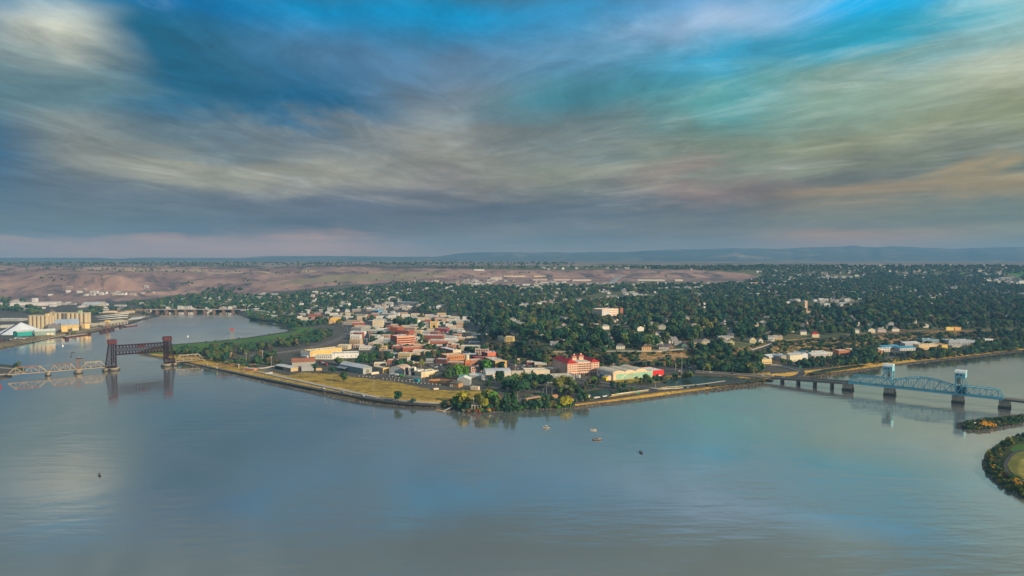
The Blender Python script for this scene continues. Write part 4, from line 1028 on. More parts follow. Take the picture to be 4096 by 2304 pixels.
rows = [
 ('white roofed shop', 1400, 1452, 1345, 10, WHITE, RW), ('grey roofed shop', 1404, 1444, 1332, 12, GREY, RG), ('red brick shop', 1415, 1444, 1352, 11, BRICK, RW), ('beige shop', 1398, 1440, 1385, 13, (.52, .38, .24), RW),
 ('small beige shop', 1412, 1440, 1392, 6, (.55, .42, .32), RW), ('cream low shop', 1350, 1392, 1398, 8, CREAM, (.66, .6, .5)), ('long white roofed row', 1474, 1558, 1338, 9, (.46, .45, .42), RW),
 ('brown brick shop', 1476, 1513, 1345, 8, (.36, .19, .13), (.5, .45, .4)), ('white walled shop', 1477, 1512, 1358, 9, (.55, .55, .5), RW), ('flat white row', 1494, 1560, 1384, 9, (.42, .44, .42), RW),
 ('grey flat store', 1532, 1566, 1369, 7, LGREY, RW), ('tan stone shop', 1474, 1492, 1390, 9, (.42, .36, .28), RW), ('long red brick row', 1694, 1770, 1366, 12, (.32, .10, .07), (.64, .60, .56)),
 ('wide grey brick row', 1716, 1765, 1374, 7, (.42, .40, .36), (.6, .6, .58)), ('low red brick row', 1720, 1786, 1382, 8, (.40, .14, .08), (.6, .5, .45)), ('dark red shop', 1745, 1790, 1327, 8, (.30, .05, .06), RW),
 ('tan terrace', 1613, 1662, 1325, 9, (.50, .38, .3), RW), ('cream terrace', 1634, 1684, 1336, 8, (.66, .54, .3), RW), ('brick red shop', 1720, 1752, 1343, 8, BRICK, RG), ('white and grey row', 1684, 1752, 1336, 6, LGREY, RW),
 ('pale pitched row', 1680, 1745, 1352, 7, (.55, .53, .5), RW), ('grey steel shed', 1775, 1815, 1360, 7, (.45, .46, .48), LGREY), ('small brick shop', 1810, 1835, 1350, 6, (.45, .2, .12), (.6, .5, .45)),
 ('cream arched store', 1852, 1896, 1345, 9, (.55, .47, .34), RT), ('white low store', 1828, 1850, 1332, 5, WHITE, RW), ('white tiled row', 1720, 1785, 1392, 5, (.6, .57, .52), RW), ('tan columned shop', 1592, 1640, 1432, 8, (.55, .44, .24), RW),
 ('brown columned shop', 1640, 1668, 1430, 7, (.50, .36, .2), RW), ('grey flat shop', 1553, 1588, 1428, 6, (.30, .30, .30), RW), ('dark flat shop', 1528, 1562, 1415, 6, (.18, .17, .16), RW),
 ('red roofed shop', 1785, 1812, 1398, 6, (.45, .2, .12), (.35, .12, .08)), ('white motel', 1195, 1275, 1290, 7, (.62, .6, .55), RW), ('red roofed shops', 1230, 1310, 1278, 7, (.5, .3, .26), (.30, .10, .08)),
 ('long white store', 1070, 1190, 1270, 6, (.66, .64, .58), RW), ('tan roofed store', 1015, 1072, 1252, 9, (.58, .5, .34), (.6, .52, .34)), ('white store', 1020, 1058, 1262, 6, WHITE, RW), ('white block', 1530, 1560, 1325, 6, WHITE, RW),
 ('pale store', 1370, 1420, 1300, 7, (.5, .45, .4), RW), ('orange store', 1385, 1440, 1292, 7, (.6, .38, .2), RW), ('cream motel', 1420, 1462, 1268, 7, (.62, .56, .4), RW), ('blue roofed shop', 1490, 1514, 1252, 8, (.15, .4, .6), (.06, .35, .6)),
 ('white stepped motel', 1360, 1392, 1226, 11, (.7, .68, .62), RW), ('grey roofed clinic', 1520, 1570, 1262, 6, LGREY, RW), ('white flat hall', 1795, 1870, 1292, 7, (.6, .58, .52), RW), ('pale long hall', 1750, 1850, 1325, 6, (.5, .48, .44), (.66, .66, .64)),
 ('white school wing', 1880, 1925, 1262, 7, (.6, .6, .56), RW), ('cream hall', 1886, 1922, 1300, 6, (.5, .48, .4), RW), ('white terrace', 1300, 1350, 1245, 6, WHITE, RW), ('long pale warehouse', 1590, 1680, 1215, 7, (.55, .55, .5), RW),
 ('small white block', 1648, 1668, 1300, 12, (.66, .66, .62), RW), ('brick red store', 1545, 1585, 1318, 9, (.40, .15, .1), (.5, .3, .25)), ('grey shop', 1630, 1665, 1300, 5, GREY, RW),
]
for nm, x0, x1, y, h_, wc, rc in rows:
    B_('shop', None, (x0, y), (x1, y + 1), random.uniform(12, 20), h_, tuple(v * .9 for v in wc), rc, auto=nm, group='town centre buildings',
       win=[('front', 1 if h_ < 9 else 2, max(2, int((x1 - x0) / 8)), 2.6, 3.6, 1.5, 1.7)] if y > 1320 else (), mark=nm if y > 1290 and (x1 - x0) > 40 else None)

# the pink hotel with red tiled roofs
def pink_hotel():
    N_ = G(2270, 1505); Lp = G(2211, 1481)
    d = N_ - Lp; L_ = math.hypot(d.x, d.y); rz = math.atan2(d.y, d.x)
    root = thing('grand_hotel', 'large pink hotel with red tiled hip roofs and arched ground floor', 'hotel', (Lp.x, Lp.y, 5), rz)
    W = wallm((.74, .47, .34)); T = roofm((.44, .02, .02)); FL = roofm((.6, .54, .42))
    h = 17.6; w1 = 15.0                                     # left wing: long side L_, width w1
    R_ = G(2410, 1492); loc = Matrix.Rotation(-rz, 3, 'Z') @ (R_ - Lp); D_ = loc.y
    D_ = 48.0
    b = MB(); b.box(0, 0, -2, L_, w1, h); b.box(6, w1, -2, L_ - .8, D_ - 12, h + .6); b.box(0, D_ - 12, -2, L_, D_, h); b.build('wall', W, root)
    def hip(x0, y0, x1, y1, z, rise, nm='roof'):
        ov = 1.1; f = MB(); k = min(x1 - x0, y1 - y0) / 2 + ov
        a = [(x0 - ov, y0 - ov, z), (x1 + ov, y0 - ov, z), (x1 + ov, y1 + ov, z), (x0 - ov, y1 + ov, z)]
        if x1 - x0 > y1 - y0: e, g = (x0 - ov + k, (y0 + y1) / 2, z + rise), (x1 + ov - k, (y0 + y1) / 2, z + rise); fs = [(0, 1, 5, 4), (1, 2, 5), (2, 3, 4, 5), (3, 0, 4), (3, 2, 1, 0)]
        else: e, g = ((x0 + x1) / 2, y0 - ov + k, z + rise), ((x0 + x1) / 2, y1 + ov - k, z + rise); fs = [(0, 1, 4), (1, 2, 5, 4), (2, 3, 5), (3, 0, 4, 5), (3, 2, 1, 0)]
        f.add(a + [e, g], fs); return f.build(nm, T, root)
    hip(0, 0, L_, w1, h, 4.6); hip(0, D_ - 12, L_, D_, h, 4.2)
    f = MB(); f.box(6.2, w1 + 1.3, h + .6, L_ - .9, D_ - 13.2, h + .75); f.build('flat_roof', FL, root)
    for (x, y, s, zz) in ((L_ * .45, w1 + 3, 6, 6.0), (L_ * .45, D_ - 20, 6.5, 6.5)):
        t_ = MB(); t_.box(x, y, h, x + s, y + s, h + zz); t_.build('roof_tower', W, root); hip(x, y, x + s, y + s, h + zz, 1.6, 'tower_roof')
        c = MB(); c.box(x + s * .4, y + s * .4, h + zz + .8, x + s * .7, y + s * .7, h + zz + 3); c.build('chimney', W, root)
        for k in range(3):
            o = link('tower_window', window_mesh(1.0, 1.6), root); o.location = (x + 1.2 + k * (s - 2.4) / 2, y - .02, h + zz - 2)
            o = link('tower_window', window_mesh(1.0, 1.6), root); o.location = (x + s + .02, y + 1.2 + k * (s - 2.4) / 2, h + zz - 2); o.rotation_euler = (0, 0, math.pi / 2)
    sh = MB(); sh.prismx([(w1 + 1, h + .7), (D_ - 14, h + .7), (D_ - 14, h + 4.5)], L_ * .2, L_ * .38); sh.build('roof_ramp', T, root)
    windows(root, 'front', L_, w1, 4, 11, 6.4, 3.1, 1.0, 1.45)
    windows(root, 'front', L_, w1, 1, 10, 2.2, 3, 1.5, 2.7, True)
    windows(root, 'right', L_, D_, 4, 18, 6.4, 3.1, 1.1, 1.45, x0=1, x1=D_ - 1)
    windows(root, 'right', L_, D_, 1, 15, 2.0, 3, 1.7, 3.0, True, x0=1, x1=D_ - 1)
    for k in range(4):                                      # zigzag fire stair
        member('fire_escape', (L_ - 8 + (k % 2) * 3, -.6, 3 + k * 2.75), (L_ - 5 - (k % 2) * 3, -.6, 5.75 + k * 2.75), .22, wallm((.04, .04, .04)), root)
    a, _ = B_('annex', 'low pink arcaded wing at the left end of the big hotel', (2176, 1486), (2212, 1494), 14, 6.5, (.58, .38, .28), (.66, .60, .52), win=[('front', 1, 7, 2.4, 3, 1.4, 3, True)])
    BLOCK.append([(2205, 1510), (2280, 1515), (2420, 1500), (2420, 1478), (2270, 1470), (2205, 1470)])
    MARKS.append((2290, 1492, 'pink hotel'))
pink_hotel()

# storage hall with the mural
def mural_material():
    m = bpy.data.materials.new('mural'); m.use_nodes = True
    q = NT(m.node_tree); b = q.n['Principled BSDF']
    c = q.new('ShaderNodeTexCoord'); o = c.outputs['Object']
    n1 = q.noise(o, .10, 3, .5, 2.2)
    wv = q.m('SINE', q.m('MULTIPLY', n1, 60.0))
    col = q.mix(q.rng(wv, -.2, .75, 0, 1), (.36, .60, .42, 1), (.13, .32, .24, 1))
    s = q.new('ShaderNodeSeparateXYZ'); q.link(o, s.inputs[0])
    for (cx, cz, w_) in ((27, 4.6, 8.5), (40, 3.6, 4.5)):
        ddx = q.m('MULTIPLY', q.m('SUBTRACT', s.outputs[0], cx), .62); ddz = q.m('SUBTRACT', s.outputs[2], cz)
        rr = q.m('SQRT', q.m('ADD', q.m('MULTIPLY', ddx, ddx), q.m('MULTIPLY', ddz, ddz)))
        ring = q.m('SINE', q.m('MULTIPLY', rr, 5.5))
        rc = q.mix(q.rng(ring, -.1, .5, 0, 1), (.46, .62, .42, 1), (.09, .17, .12, 1))
        col = q.mix(q.m('LESS_THAN', rr, w_ * .45), col, rc)
    n2 = q.noise(o, .22, 2, .5, 1.5)
    col = q.mix(q.rng(n2, .6, .64, 0, .7), col, (.55, .62, .42, 1))
    q.link(col, b.inputs['Base Color']); b.inputs['Roughness'].default_value = .9
    return m
def storage_hall():
    p = G(2452, 1521); q_ = G(2611, 1507); d = q_ - p; L_ = math.hypot(d.x, d.y); rz = math.atan2(d.y, d.x)
    root = thing('storage_hall', 'triple-vaulted storage hall with green mural along its side', 'storage hall', (p.x, p.y, 5), rz)
    h = 8.2; D_ = 40; W = wallm((.70, .52, .33)); b = MB(); b.box(0, 0, -2, L_, D_, h - .02)
    b.build('wall', W, root)
    lw = MB(); lw.box(-.12, .3, -1, -.02, D_ - .3, h - .3); lw.build('white_wall', wallm((.62, .66, .70)), root)
    rf = roofm((.50, .44, .35))
    flat = MB(); flat.box(-.3, -.2, h, L_ + .3, D_ + .2, h + .25); flat.build('roof', rf, root)
    n = 12
    for k, (c, wv, r_) in enumerate(((9, 14, 3.8), (27, 13, 3.6), (45, 14, 4.0))):
        pts = [(c - wv * .72 * math.cos(math.pi * i / n), h + .22 + r_ * math.sin(math.pi * i / n) ** 1.0) for i in range(n + 1)]
        v = MB(); v.prism(pts, .4, D_); v.build('vault_roof', rf, root)
        e = MB(); e.prism([(x * .96 + c * .04, (z - h) * .93 + h + .02) for x, z in pts], .02, .38); e.build('vault_end', W, root)
    mu = MB(); mu.box(5, -.14, .5, L_ - .5, -.03, h - .6); mu.build('mural', mural_material(), root)
    for k in range(7):
        y = 3.0 + k * 4.0
        if k == 6: continue
        dr = MB(); dr.box(-.28, 10 + k * 3.9, 0, -.14, 12.8 + k * 3.9, 3.9); dr.build('blue_door', wallm((.02, .10, .22) if k != 1 else (.01, .02, .04)), root)
    for y in (33, 36): o = link('window', window_mesh(2.2, 1.6), root); o.location = (-.2, y, 5.6); o.rotation_euler = (0, 0, -math.pi / 2)
    an = MB(); an.box(-7, 2.5, -1, -.3, 11.5, 4.4); an.prism([(-7.4, 4.4), (-.3, 4.4), (-3.6, 6.6)], 2.2, 11.8); an.build('annex', wallm((.68, .52, .36)), root)
    BLOCK.append([(2350, 1512), (2420, 1530), (2470, 1530), (2660, 1506), (2660, 1480), (2350, 1480)])
    MARKS.append((2500, 1510, 'mural storage hall'))
    B_('shop', 'bright red shop with white roof at the end of the mural hall', (2612, 1506), (2655, 1502), 30, 8, (.62, .03, .03), (.66, .62, .55), para=.3, mark='bright red shop', doors=[(9, 5, 1.3, WHITE)])
storage_hall()

# civic building on the hill
hb_, Lq = B_('hospital', 'white five-storey medical building rising above the hill trees', (2409, 1287), (2473, 1282), 30, 26, (.72, .55, .44), (.66, .6, .55), mark='white medical building',
             win=[('front', 1, 1, 4, 5, 30, 2.0), ('front', 1, 1, 9, 5, 30, 1.6), ('front', 3, 12, 14, 4.2, 1.3, 1.8), ('left', 5, 4, 5, 4.4, 2.4, 1.6)])
B_('hospital', 'pale lower wing left of the white medical building', (2378, 1282), (2408, 1287), 20, 22, (.55, .55, .55), RW, win=[('front', 4, 3, 5, 4.4, 3.2, 1.6)])
B_('brick_tower', 'red brick tower right of the white medical building', (2481, 1272), (2492, 1272), 8, 22, (.5, .18, .12), (.4, .2, .15))
B_('apartment_block', 'yellow apartment block with balconies on the bluff edge', (2022, 1369), (2053, 1368), 16, 9.5, (.60, .44, .18), (.66, .60, .42), mark='yellow apartment block', win=[('front', 3, 2, 2, 2.8, 1, 1.2)])
ab, La = B_('apartment_block', 'balconied front wing of the yellow apartment block', (1992, 1362), (2021, 1369), 14, 9, (.46, .36, .22), (.66, .60, .42))
for k in range(3):
    s_ = MB(); s_.box(.5, -1.6, .8 + 2.8 * k, La - .5, -.02, 1.6 + 2.8 * k); s_.build('balcony', wallm((.6, .55, .5)), ab)
B_('apartment_block', 'small yellow block behind the apartment block', (2056, 1350), (2084, 1352), 10, 6, (.6, .45, .2), (.66, .62, .46))
B_('house', 'dark tiled house with white columns under the tall bluff trees', (1985, 1344), (2020, 1342), 12, 6, (.42, .34, .30), (.12, .08, .09), 'hip', rise=2.6, win=[('front', 1, 6, 3, 3, 1, 2.4)], mark='white columned house')
B_('school', 'sprawling grey roofed complex behind the bluff houses', (2150, 1358), (2240, 1352), 26, 5, (.36, .36, .36), (.40, .41, .43), mark='grey roofed complex', win=[('front', 1, 10, 2.6, 3, 2.2, 1.4)])
B_('school', 'second grey roofed wing beside the sprawling complex', (2205, 1340), (2290, 1338), 22, 5.4, (.38, .38, .38), (.44, .44, .46), win=[('front', 1, 10, 2.6, 3, 2.2, 1.4)])
B_('monument', 'slender tan stone tower standing above the trees', (3219, 1254), (3229, 1254), 6, 30, (.66, .48, .34), (.5, .4, .3), mark='slender tan tower', para=.3)
B_('brick_block', 'low tan hall at the foot of the slender tower', (3230, 1252), (3250, 1252), 10, 5, (.6, .46, .3), RT)
# right-hand industry
rt = [
 ('long cream garage', 3048, 3087, 1456, 7.5, (.66, .52, .26), (.4, .36, .3), 'flat'), ('small grey gabled shed', 3124, 3145, 1449, 9, (.38, .33, .26), LGREY, 'gable_x'), ('long white shed', 3076, 3124, 1440, 6, LGREY, RW, 'gable'),
 ('white warehouse with blue stripe', 3160, 3208, 1446, 10.5, (.68, .62, .46), (.4, .42, .42), 'gable'), ('grey annex', 3128, 3159, 1443, 9, (.6, .6, .58), (.42, .44, .44), 'flat'), ('white gabled store', 3208, 3231, 1438, 9, (.6, .6, .6), LGREY, 'gable_x'),
 ('bright blue store', 3232, 3246, 1430, 9, (.06, .28, .48), RW, 'flat'), ('long grey gabled store', 3246, 3310, 1437, 7.5, (.42, .38, .36), (.55, .53, .5), 'gable'), ('white roofed depot', 3250, 3330, 1424, 6, (.55, .5, .42), RW, 'flat'),
 ('brick store with white roof', 3355, 3404, 1421, 8, (.45, .17, .08), (.66, .6, .5), 'flat'), ('tan long store', 3405, 3520, 1413, 6, (.55, .42, .25), (.6, .5, .38), 'flat'), ('blue roofed storage row', 3530, 3598, 1398, 5, LGREY, (.05, .26, .42), 'gable'),
 ('second blue roofed storage row', 3600, 3662, 1403, 5, LGREY, (.05, .26, .42), 'gable'), ('cream warehouse', 3675, 3768, 1399, 9, (.62, .46, .26), (.6, .52, .44), 'flat'), ('yellow ended warehouse', 3768, 3790, 1399, 9, (.7, .48, .12), (.6, .52, .44), 'flat'),
 ('grey workshop', 3620, 3680, 1388, 7, (.35, .35, .37), LGREY, 'gable'), ('blue grey factory', 3795, 3900, 1378, 8, (.34, .38, .42), (.46, .50, .52), 'flat'), ('tan factory', 3810, 3880, 1396, 6, (.42, .38, .32), (.36, .34, .32), 'flat'),
 ('teal roofed factory', 3690, 3756, 1372, 7, (.2, .3, .36), (.16, .3, .36), 'flat'), ('white hut', 3940, 3972, 1366, 5, RW, RW, 'flat'), ('white roofed yard', 3472, 3560, 1408, 5, (.6, .55, .48), RW, 'flat'), ('orange brick shed', 3512, 3538, 1419, 6, (.5, .2, .08), (.5, .3, .2), 'flat'),
]
for nm, x0, x1, y, h_, wc, rc, kd in rt:
    B_('warehouse', None, (x0, y), (x1, y - (x1 - x0) * .02), random.uniform(14, 22), h_, wc, rc, kd, rise=2.2, auto=nm, group='industrial buildings below the right bluff', mark=nm, win=[('front', 1, max(2, int((x1 - x0) / 9)), 2.2, 3, 1.5, 1.6)])

# houses along the bluff road and on the hill
HOUSEC = [((.66, .62, .52), 'white'), ((.46, .44, .40), 'grey'), ((.62, .42, .18), 'yellow'), ((.35, .22, .16), 'brown'), ((.52, .36, .28), 'tan'), ((.30, .34, .30), 'green')]
ROOFC = [((.13, .13, .14), 'dark'), ((.26, .25, .25), 'grey'), ((.09, .09, .11), 'black'), ((.34, .30, .26), 'pale'), ((.20, .12, .10), 'brown')]
def house(px, py, w_m, h_, wc, rc, kd='gable', label=None, mark=None, chim=True, rot=None):
    s = mpp(px, py); hw = w_m / s / 2
    c, cn = wc; r_, rn = rc
    root, L_ = B_('house', label, (px - hw, py), (px + hw, py), random.uniform(8, 11), h_, c, r_, kd, rise=random.uniform(2.6, 3.8), cat='house', mark=mark, group='houses along the bluff and hillside',
               win=[('front', 1 if h_ < 5 else 2, 4, 2.0, 2.6, 1.0, 1.3), ('left', 1, 2, 2.0, 2.6, 1, 1.3)] if py > 1360 else (), auto=None if label else f'{cn} house with {rn} roof')
    if not label: PENDING[-1] = PENDING[-1][:4] + (f'{cn} houses with {rn} roofs',) + PENDING[-1][5:]
    if rot: root.rotation_euler.z += rot
    if chim and py > 1340:
        ch = MB(); ch.box(L_ * .7, 3, h_, L_ * .7 + .9, 3.9, h_ + 4.4); ch.build('chimney', wallm(BRICKD), root)
    if h_ > 5 and kd == 'gable' and py > 1360:
        po = MB(); po.prismx([(-2.6, 2.6), (0, 3.3), (0, 3.0), (-2.6, 2.3)], L_ * .15, L_ * .85); po.build('porch_roof', roofm(r_), root)
        for k in range(4): member('porch_post', (L_ * (.17 + .22 * k), -2.4, -1), (L_ * (.17 + .22 * k), -2.4, 2.4), .25, wallm(WHITE), root)
    return root
H = lambda i: HOUSEC[i]; K = lambda i: ROOFC[i]
named = [
 (2482, 1397, 13, 5.6, H(0), K(0), 'hip', 'white two-storey house with dark hip roof left of the trunks'), (2586, 1403, 14, 6.2, ((.66, .42, .2), ''), K(4), 'hip', 'golden stucco house with balcony at the bluff edge'),
 (2655, 1397, 15, 4, H(1), K(2), 'gable', 'dark low bungalow with wide black roof on the bluff'), (2680, 1392, 10, 3.6, ((.4, .2, .12), ''), K(0), 'hip', 'low brick bungalow with white columns by the bluff road'),
 (2712, 1384, 11, 5, H(1), K(1), 'gable', 'grey house with steep white trimmed gable'), (2738, 1389, 9, 4, ((.12, .22, .2), ''), K(2), 'gable_x', 'small teal house with steep white gable'),
 (2762, 1389, 9, 5, ((.32, .07, .05), ''), ((.2, .05, .05), ''), 'gable_x', 'dark red cottage with steep gable beside the yellow house'), (2792, 1383, 14, 6, ((.66, .5, .16), ''), K(2), 'gable', 'large yellow house with arcaded porch and dark gables'),
 (2824, 1377, 12, 6, ((.6, .52, .36), ''), K(1), 'hip', 'cream two-storey house with sunlit yellow gable end'), (2895, 1380, 11, 6, H(0), K(1), 'gable', 'white house with tall white posts among the trees'),
 (2925, 1378, 9, 5, ((.6, .55, .3), ''), K(1), 'gable_x', 'pale yellow house with arched window by the road bend'), (3010, 1372, 9, 6.5, ((.66, .6, .34), ''), K(1), 'gable_x', 'pale steep-gabled house beside the road climbing the bluff'),
 (3042, 1370, 6, 4.5, H(0), K(1), 'gable_x', 'tiny white gabled cottage beside the climbing road'), (3078, 1362, 12, 6.5, ((.6, .62, .58), ''), K(1), 'gable', 'grey-green apartment house at the road junction'),
 (3110, 1362, 12, 6.2, ((.72, .5, .2), ''), K(3), 'gable', 'sunlit yellow apartment house at the road junction'), (3262, 1350, 12, 6.4, ((.66, .54, .36), ''), ((.42, .02, .03), 'red'), 'hip', 'cream villa with bright red hip roof by the rim road'),
 (2128, 1378, 10, 4.5, ((.56, .45, .38), ''), ((.25, .17, .13), ''), 'gable', 'brown roofed cottage with white chimney below the grey complex'), (2216, 1386, 11, 5, ((.5, .5, .5), ''), K(1), 'gable', 'grey house with pale gable between bluff trees'),
 (2268, 1380, 12, 6, ((.45, .47, .48), ''), K(1), 'gable', 'pale grey house with two gables above the bluff'), (2362, 1320, 12, 8, ((.45, .46, .48), ''), K(1), 'hip', 'pale three-storey house left of the medical building'),
 (2415, 1388, 12, 6.5, H(1), K(1), 'gable', 'large grey house with black porch beneath the bluff trees'), (2445, 1376, 13, 7, H(0), K(1), 'gable_x', 'big pale house with broad steep gable beneath tall trees'),
 (2770, 1345, 13, 8, H(0), K(3), 'hip', 'white three-tiered house standing among hill trees'), (2815, 1352, 10, 7, ((.62, .5, .3), ''), K(3), 'gable_x', 'tan steep-gabled house behind the cream house'),
 (2690, 1370, 14, 6, ((.4, .38, .36), ''), K(1), 'gable', 'wide brown-grey house row behind the bungalows'), (2640, 1380, 10, 5, H(0), K(0), 'gable_x', 'white steep gable behind the black roofed bungalow'),
 (3800, 1322, 15, 6.5, ((.78, .56, .16), ''), K(3), 'flat', 'bright yellow modern house at the rim of the bluff'), (3832, 1321, 12, 6, ((.72, .42, .14), ''), K(3), 'flat', 'orange lit wing of the yellow modern house'),
 (3525, 1328, 14, 5, ((.5, .42, .38), ''), K(3), 'hip', 'pale porch-fronted bungalow at the rim of the right bluff'), (3580, 1325, 13, 5, H(0), K(1), 'hip', 'white bungalow with wide pale roof on the right bluff'),
 (3560, 1305, 14, 5, H(0), K(1), 'gable', 'white gabled house among the right hill trees'), (3700, 1310, 16, 5, H(0), K(3), 'hip', 'long white ranch house with pale roof near the right rim'),
 (3420, 1332, 12, 6, H(0), K(1), 'hip', 'white house with front porch behind the rim road'), (3485, 1330, 11, 6, ((.6, .56, .4), ''), K(1), 'gable_x', 'cream gabled house behind the rim road'),
]
for px, py, w_m, h_, wc, rc, kd, lb in named: house(px, py, w_m, h_, wc, rc, kd, label=lb, mark=None)
for px, py, nm in ((2586, 1400, 'golden stucco house'), (2792, 1383, 'large yellow house'), (3262, 1350, 'red roofed villa'), (3110, 1362, 'sunlit apartment house'), (3815, 1322, 'yellow modern house'), (2770, 1345, 'white tiered house'), (3580, 1325, 'wide white bungalow'),
                   (2482, 1397, 'white hip roofed house'), (2925, 1378, 'road bend house'), (2665, 1397, 'black roofed bungalow'), (3420, 1332, 'white porch house'), (2240, 1386, 'grey bluff house')): MARKS.append((px, py, nm))

# ------------------------------------------------------------------ grain port on the left bank
CONCW = mat('silo_concrete', (.40, .33, .22), .9, .28, .12, stretch=(1, 1, .12))
def silo_row(name, label, px0, px1, py, n, h_px, rows_deep=2, dark=(), cat='grain silo', roof_boxes=()):
    p = G(px0, py); s = mpp(px0, py); r_ = (px1 - px0) * s / n / 2; h = h_px * s
    root = thing(name, label, cat, (p.x, p.y, 4), 0)
    for j in range(rows_deep):
        for k in range(n):
            m = MB(); m.cyl(0, 0, -3, h, r_ * 1.01, n=14)
            o = link('silo', None, root) if False else m.build('silo', wallm((.16, .14, .12)) if k in dark else CONCW, root)
            o.location = (r_ * (2 * k + 1), r_ + j * 2 * r_, 0)
    cap = MB(); cap.box(.5, r_ * .6, h, n * 2 * r_ - .5, rows_deep * 2 * r_ - r_ * .6, h + 1.2); cap.build('roof_slab', wallm((.5, .42, .28)), root)
    for (x, y, w_, hh, c) in roof_boxes:
        b = MB(); b.box(x, r_, h + 1.2, x + w_, r_ + 5, h + 1.2 + hh); b.build('head_house', wallm(c), root)
    BLOCK.append([(px0, py + 4), (px1, py + 4), (px1, py - 10), (px0, py - 10)])
    return root, r_, h
a, r1, h1 = silo_row('silo_block', 'front block of tall cream concrete grain silos', 110, 192, 1323, 5, 62, 3, roof_boxes=((38, 5, 6, 4, (.66, .5, .2)),))
c, r2, h2 = silo_row('silo_block', 'rear row of cream grain silos with one dark gap', 192, 348, 1303, 9, 53, 2, dark=(3,), roof_boxes=((70, 5, 8, 5, (.3, .5, .3)), (2, 5, 10, 2.5, (.4, .3, .2))))
for i, (u, v) in enumerate(((60, 76), (66, 80), (10, 2), (16, 4))): member('conveyor', (u, 8, h2 + 1), (v, 8, h2 + 9), .8, wallm((.28, .24, .2)), c)
MARKS += [(150, 1320, 'front silo block'), (280, 1304, 'rear silo row'), (70, 1338, 'white storage cone'), (450, 1298, 'long port warehouse')]
def cone_store():
    p = G(72, 1333); s = mpp(72, 1333); R_ = 84 * s; h = 42 * s
    root = thing('storage_cone', 'huge white cone-shaped grain pile cover with dark conveyor', 'grain store', (p.x, p.y + R_ * .2, p.z))
    b = MB(); b.cyl(0, 0, .8, h, R_, 1.2, 18); b.cyl(0, 0, -1, .8, R_, R_, 18, False); b.build('cover', wallm((.62, .66, .72)), root)
    th = -1.85
    member('conveyor', (R_ * 1.0 * math.cos(th), R_ * math.sin(th), 1.5), (1, 0, h + 2.5), 2.4, wallm((.06, .06, .09)), root, 1.6)
    BLOCK.append([(-20, 1345), (160, 1345), (130, 1300), (0, 1300)])
cone_store()
B_('warehouse', 'teal gabled shed in front of the white storage cone', (70, 1347), (134, 1341), 16, 9, (.03, .30, .28), (.5, .55, .5), 'gable', rise=2.5, mark='teal gabled shed')
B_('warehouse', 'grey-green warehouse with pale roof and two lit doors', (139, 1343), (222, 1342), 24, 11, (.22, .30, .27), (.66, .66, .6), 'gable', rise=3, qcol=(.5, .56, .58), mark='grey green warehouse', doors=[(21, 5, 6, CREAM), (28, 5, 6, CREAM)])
B_('warehouse', 'dark grey windowless block in front of the rear silos', (191, 1326), (240, 1324), 20, 16, (.17, .17, .18), (.2, .2, .2))
B_('barn', 'broad blue-roofed barn with yellow walls between the silos and the river', (212, 1320), (316, 1315), 22, 10.5, (.56, .40, .16), (.24, .30, .40), 'gable', rise=12, mark='blue roofed barn')
B_('shed', 'yellow shed below the blue roofed barn', (246, 1328), (270, 1327), 12, 9, (.7, .5, .2), CREAM)
B_('shed', 'small square yellow building right of the blue roofed barn', (341, 1315), (359, 1314), 10, 11, (.72, .52, .24), CREAM, mark='square yellow building')
B_('shed', 'flat tan shed between two yellow sheds at the port', (290, 1323), (315, 1322), 10, 6, (.6, .5, .3), RT)
B_('warehouse', 'long port warehouse with tan roof and round windows', (372, 1308), (512, 1296), 40, 8, (.30, .27, .24), (.60, .50, .34), 'gable', rise=3, win=[('front', 1, 10, 4, 3, 4, 4)])
B_('warehouse', 'big pale distribution warehouse below the brown hills', (40, 1226), (225, 1222), 60, 11, (.56, .52, .5), (.5, .5, .5), mark='pale distribution warehouse')
B_('warehouse', 'square white tower block behind the pale distribution warehouse', (128, 1216), (141, 1216), 16, 20, (.6, .58, .56), RW)
B_('warehouse', 'grey gabled warehouse below the brown hills', (325, 1228), (395, 1228), 40, 8, (.4, .38, .34), (.42, .44, .46), 'gable', rise=7, mark='grey gabled warehouse')
B_('warehouse', 'low white roofed workshops left of the silo block', (-20, 1285), (78, 1285), 30, 6, (.35, .34, .32), (.55, .6, .58))
B_('warehouse', 'rows of small white roofed units behind the storage cone', (0, 1312), (90, 1308), 26, 5, (.4, .4, .38), (.55, .55, .53))
for i in range(16):
    x = rng.uniform(0, 560); y = rng.uniform(1206, 1242)
    s_ = rng.uniform(10, 40); B_('shed', None, (x, y), (x + s_, y), 16, rng.uniform(4, 7), tuple(rng.uniform(.35, .6) * np.array([1, .96, .9])), tuple(rng.uniform(.4, .66) * np.array([1, 1, .98])), auto='pale low shed', group='sheds on the flat below the brown hills')
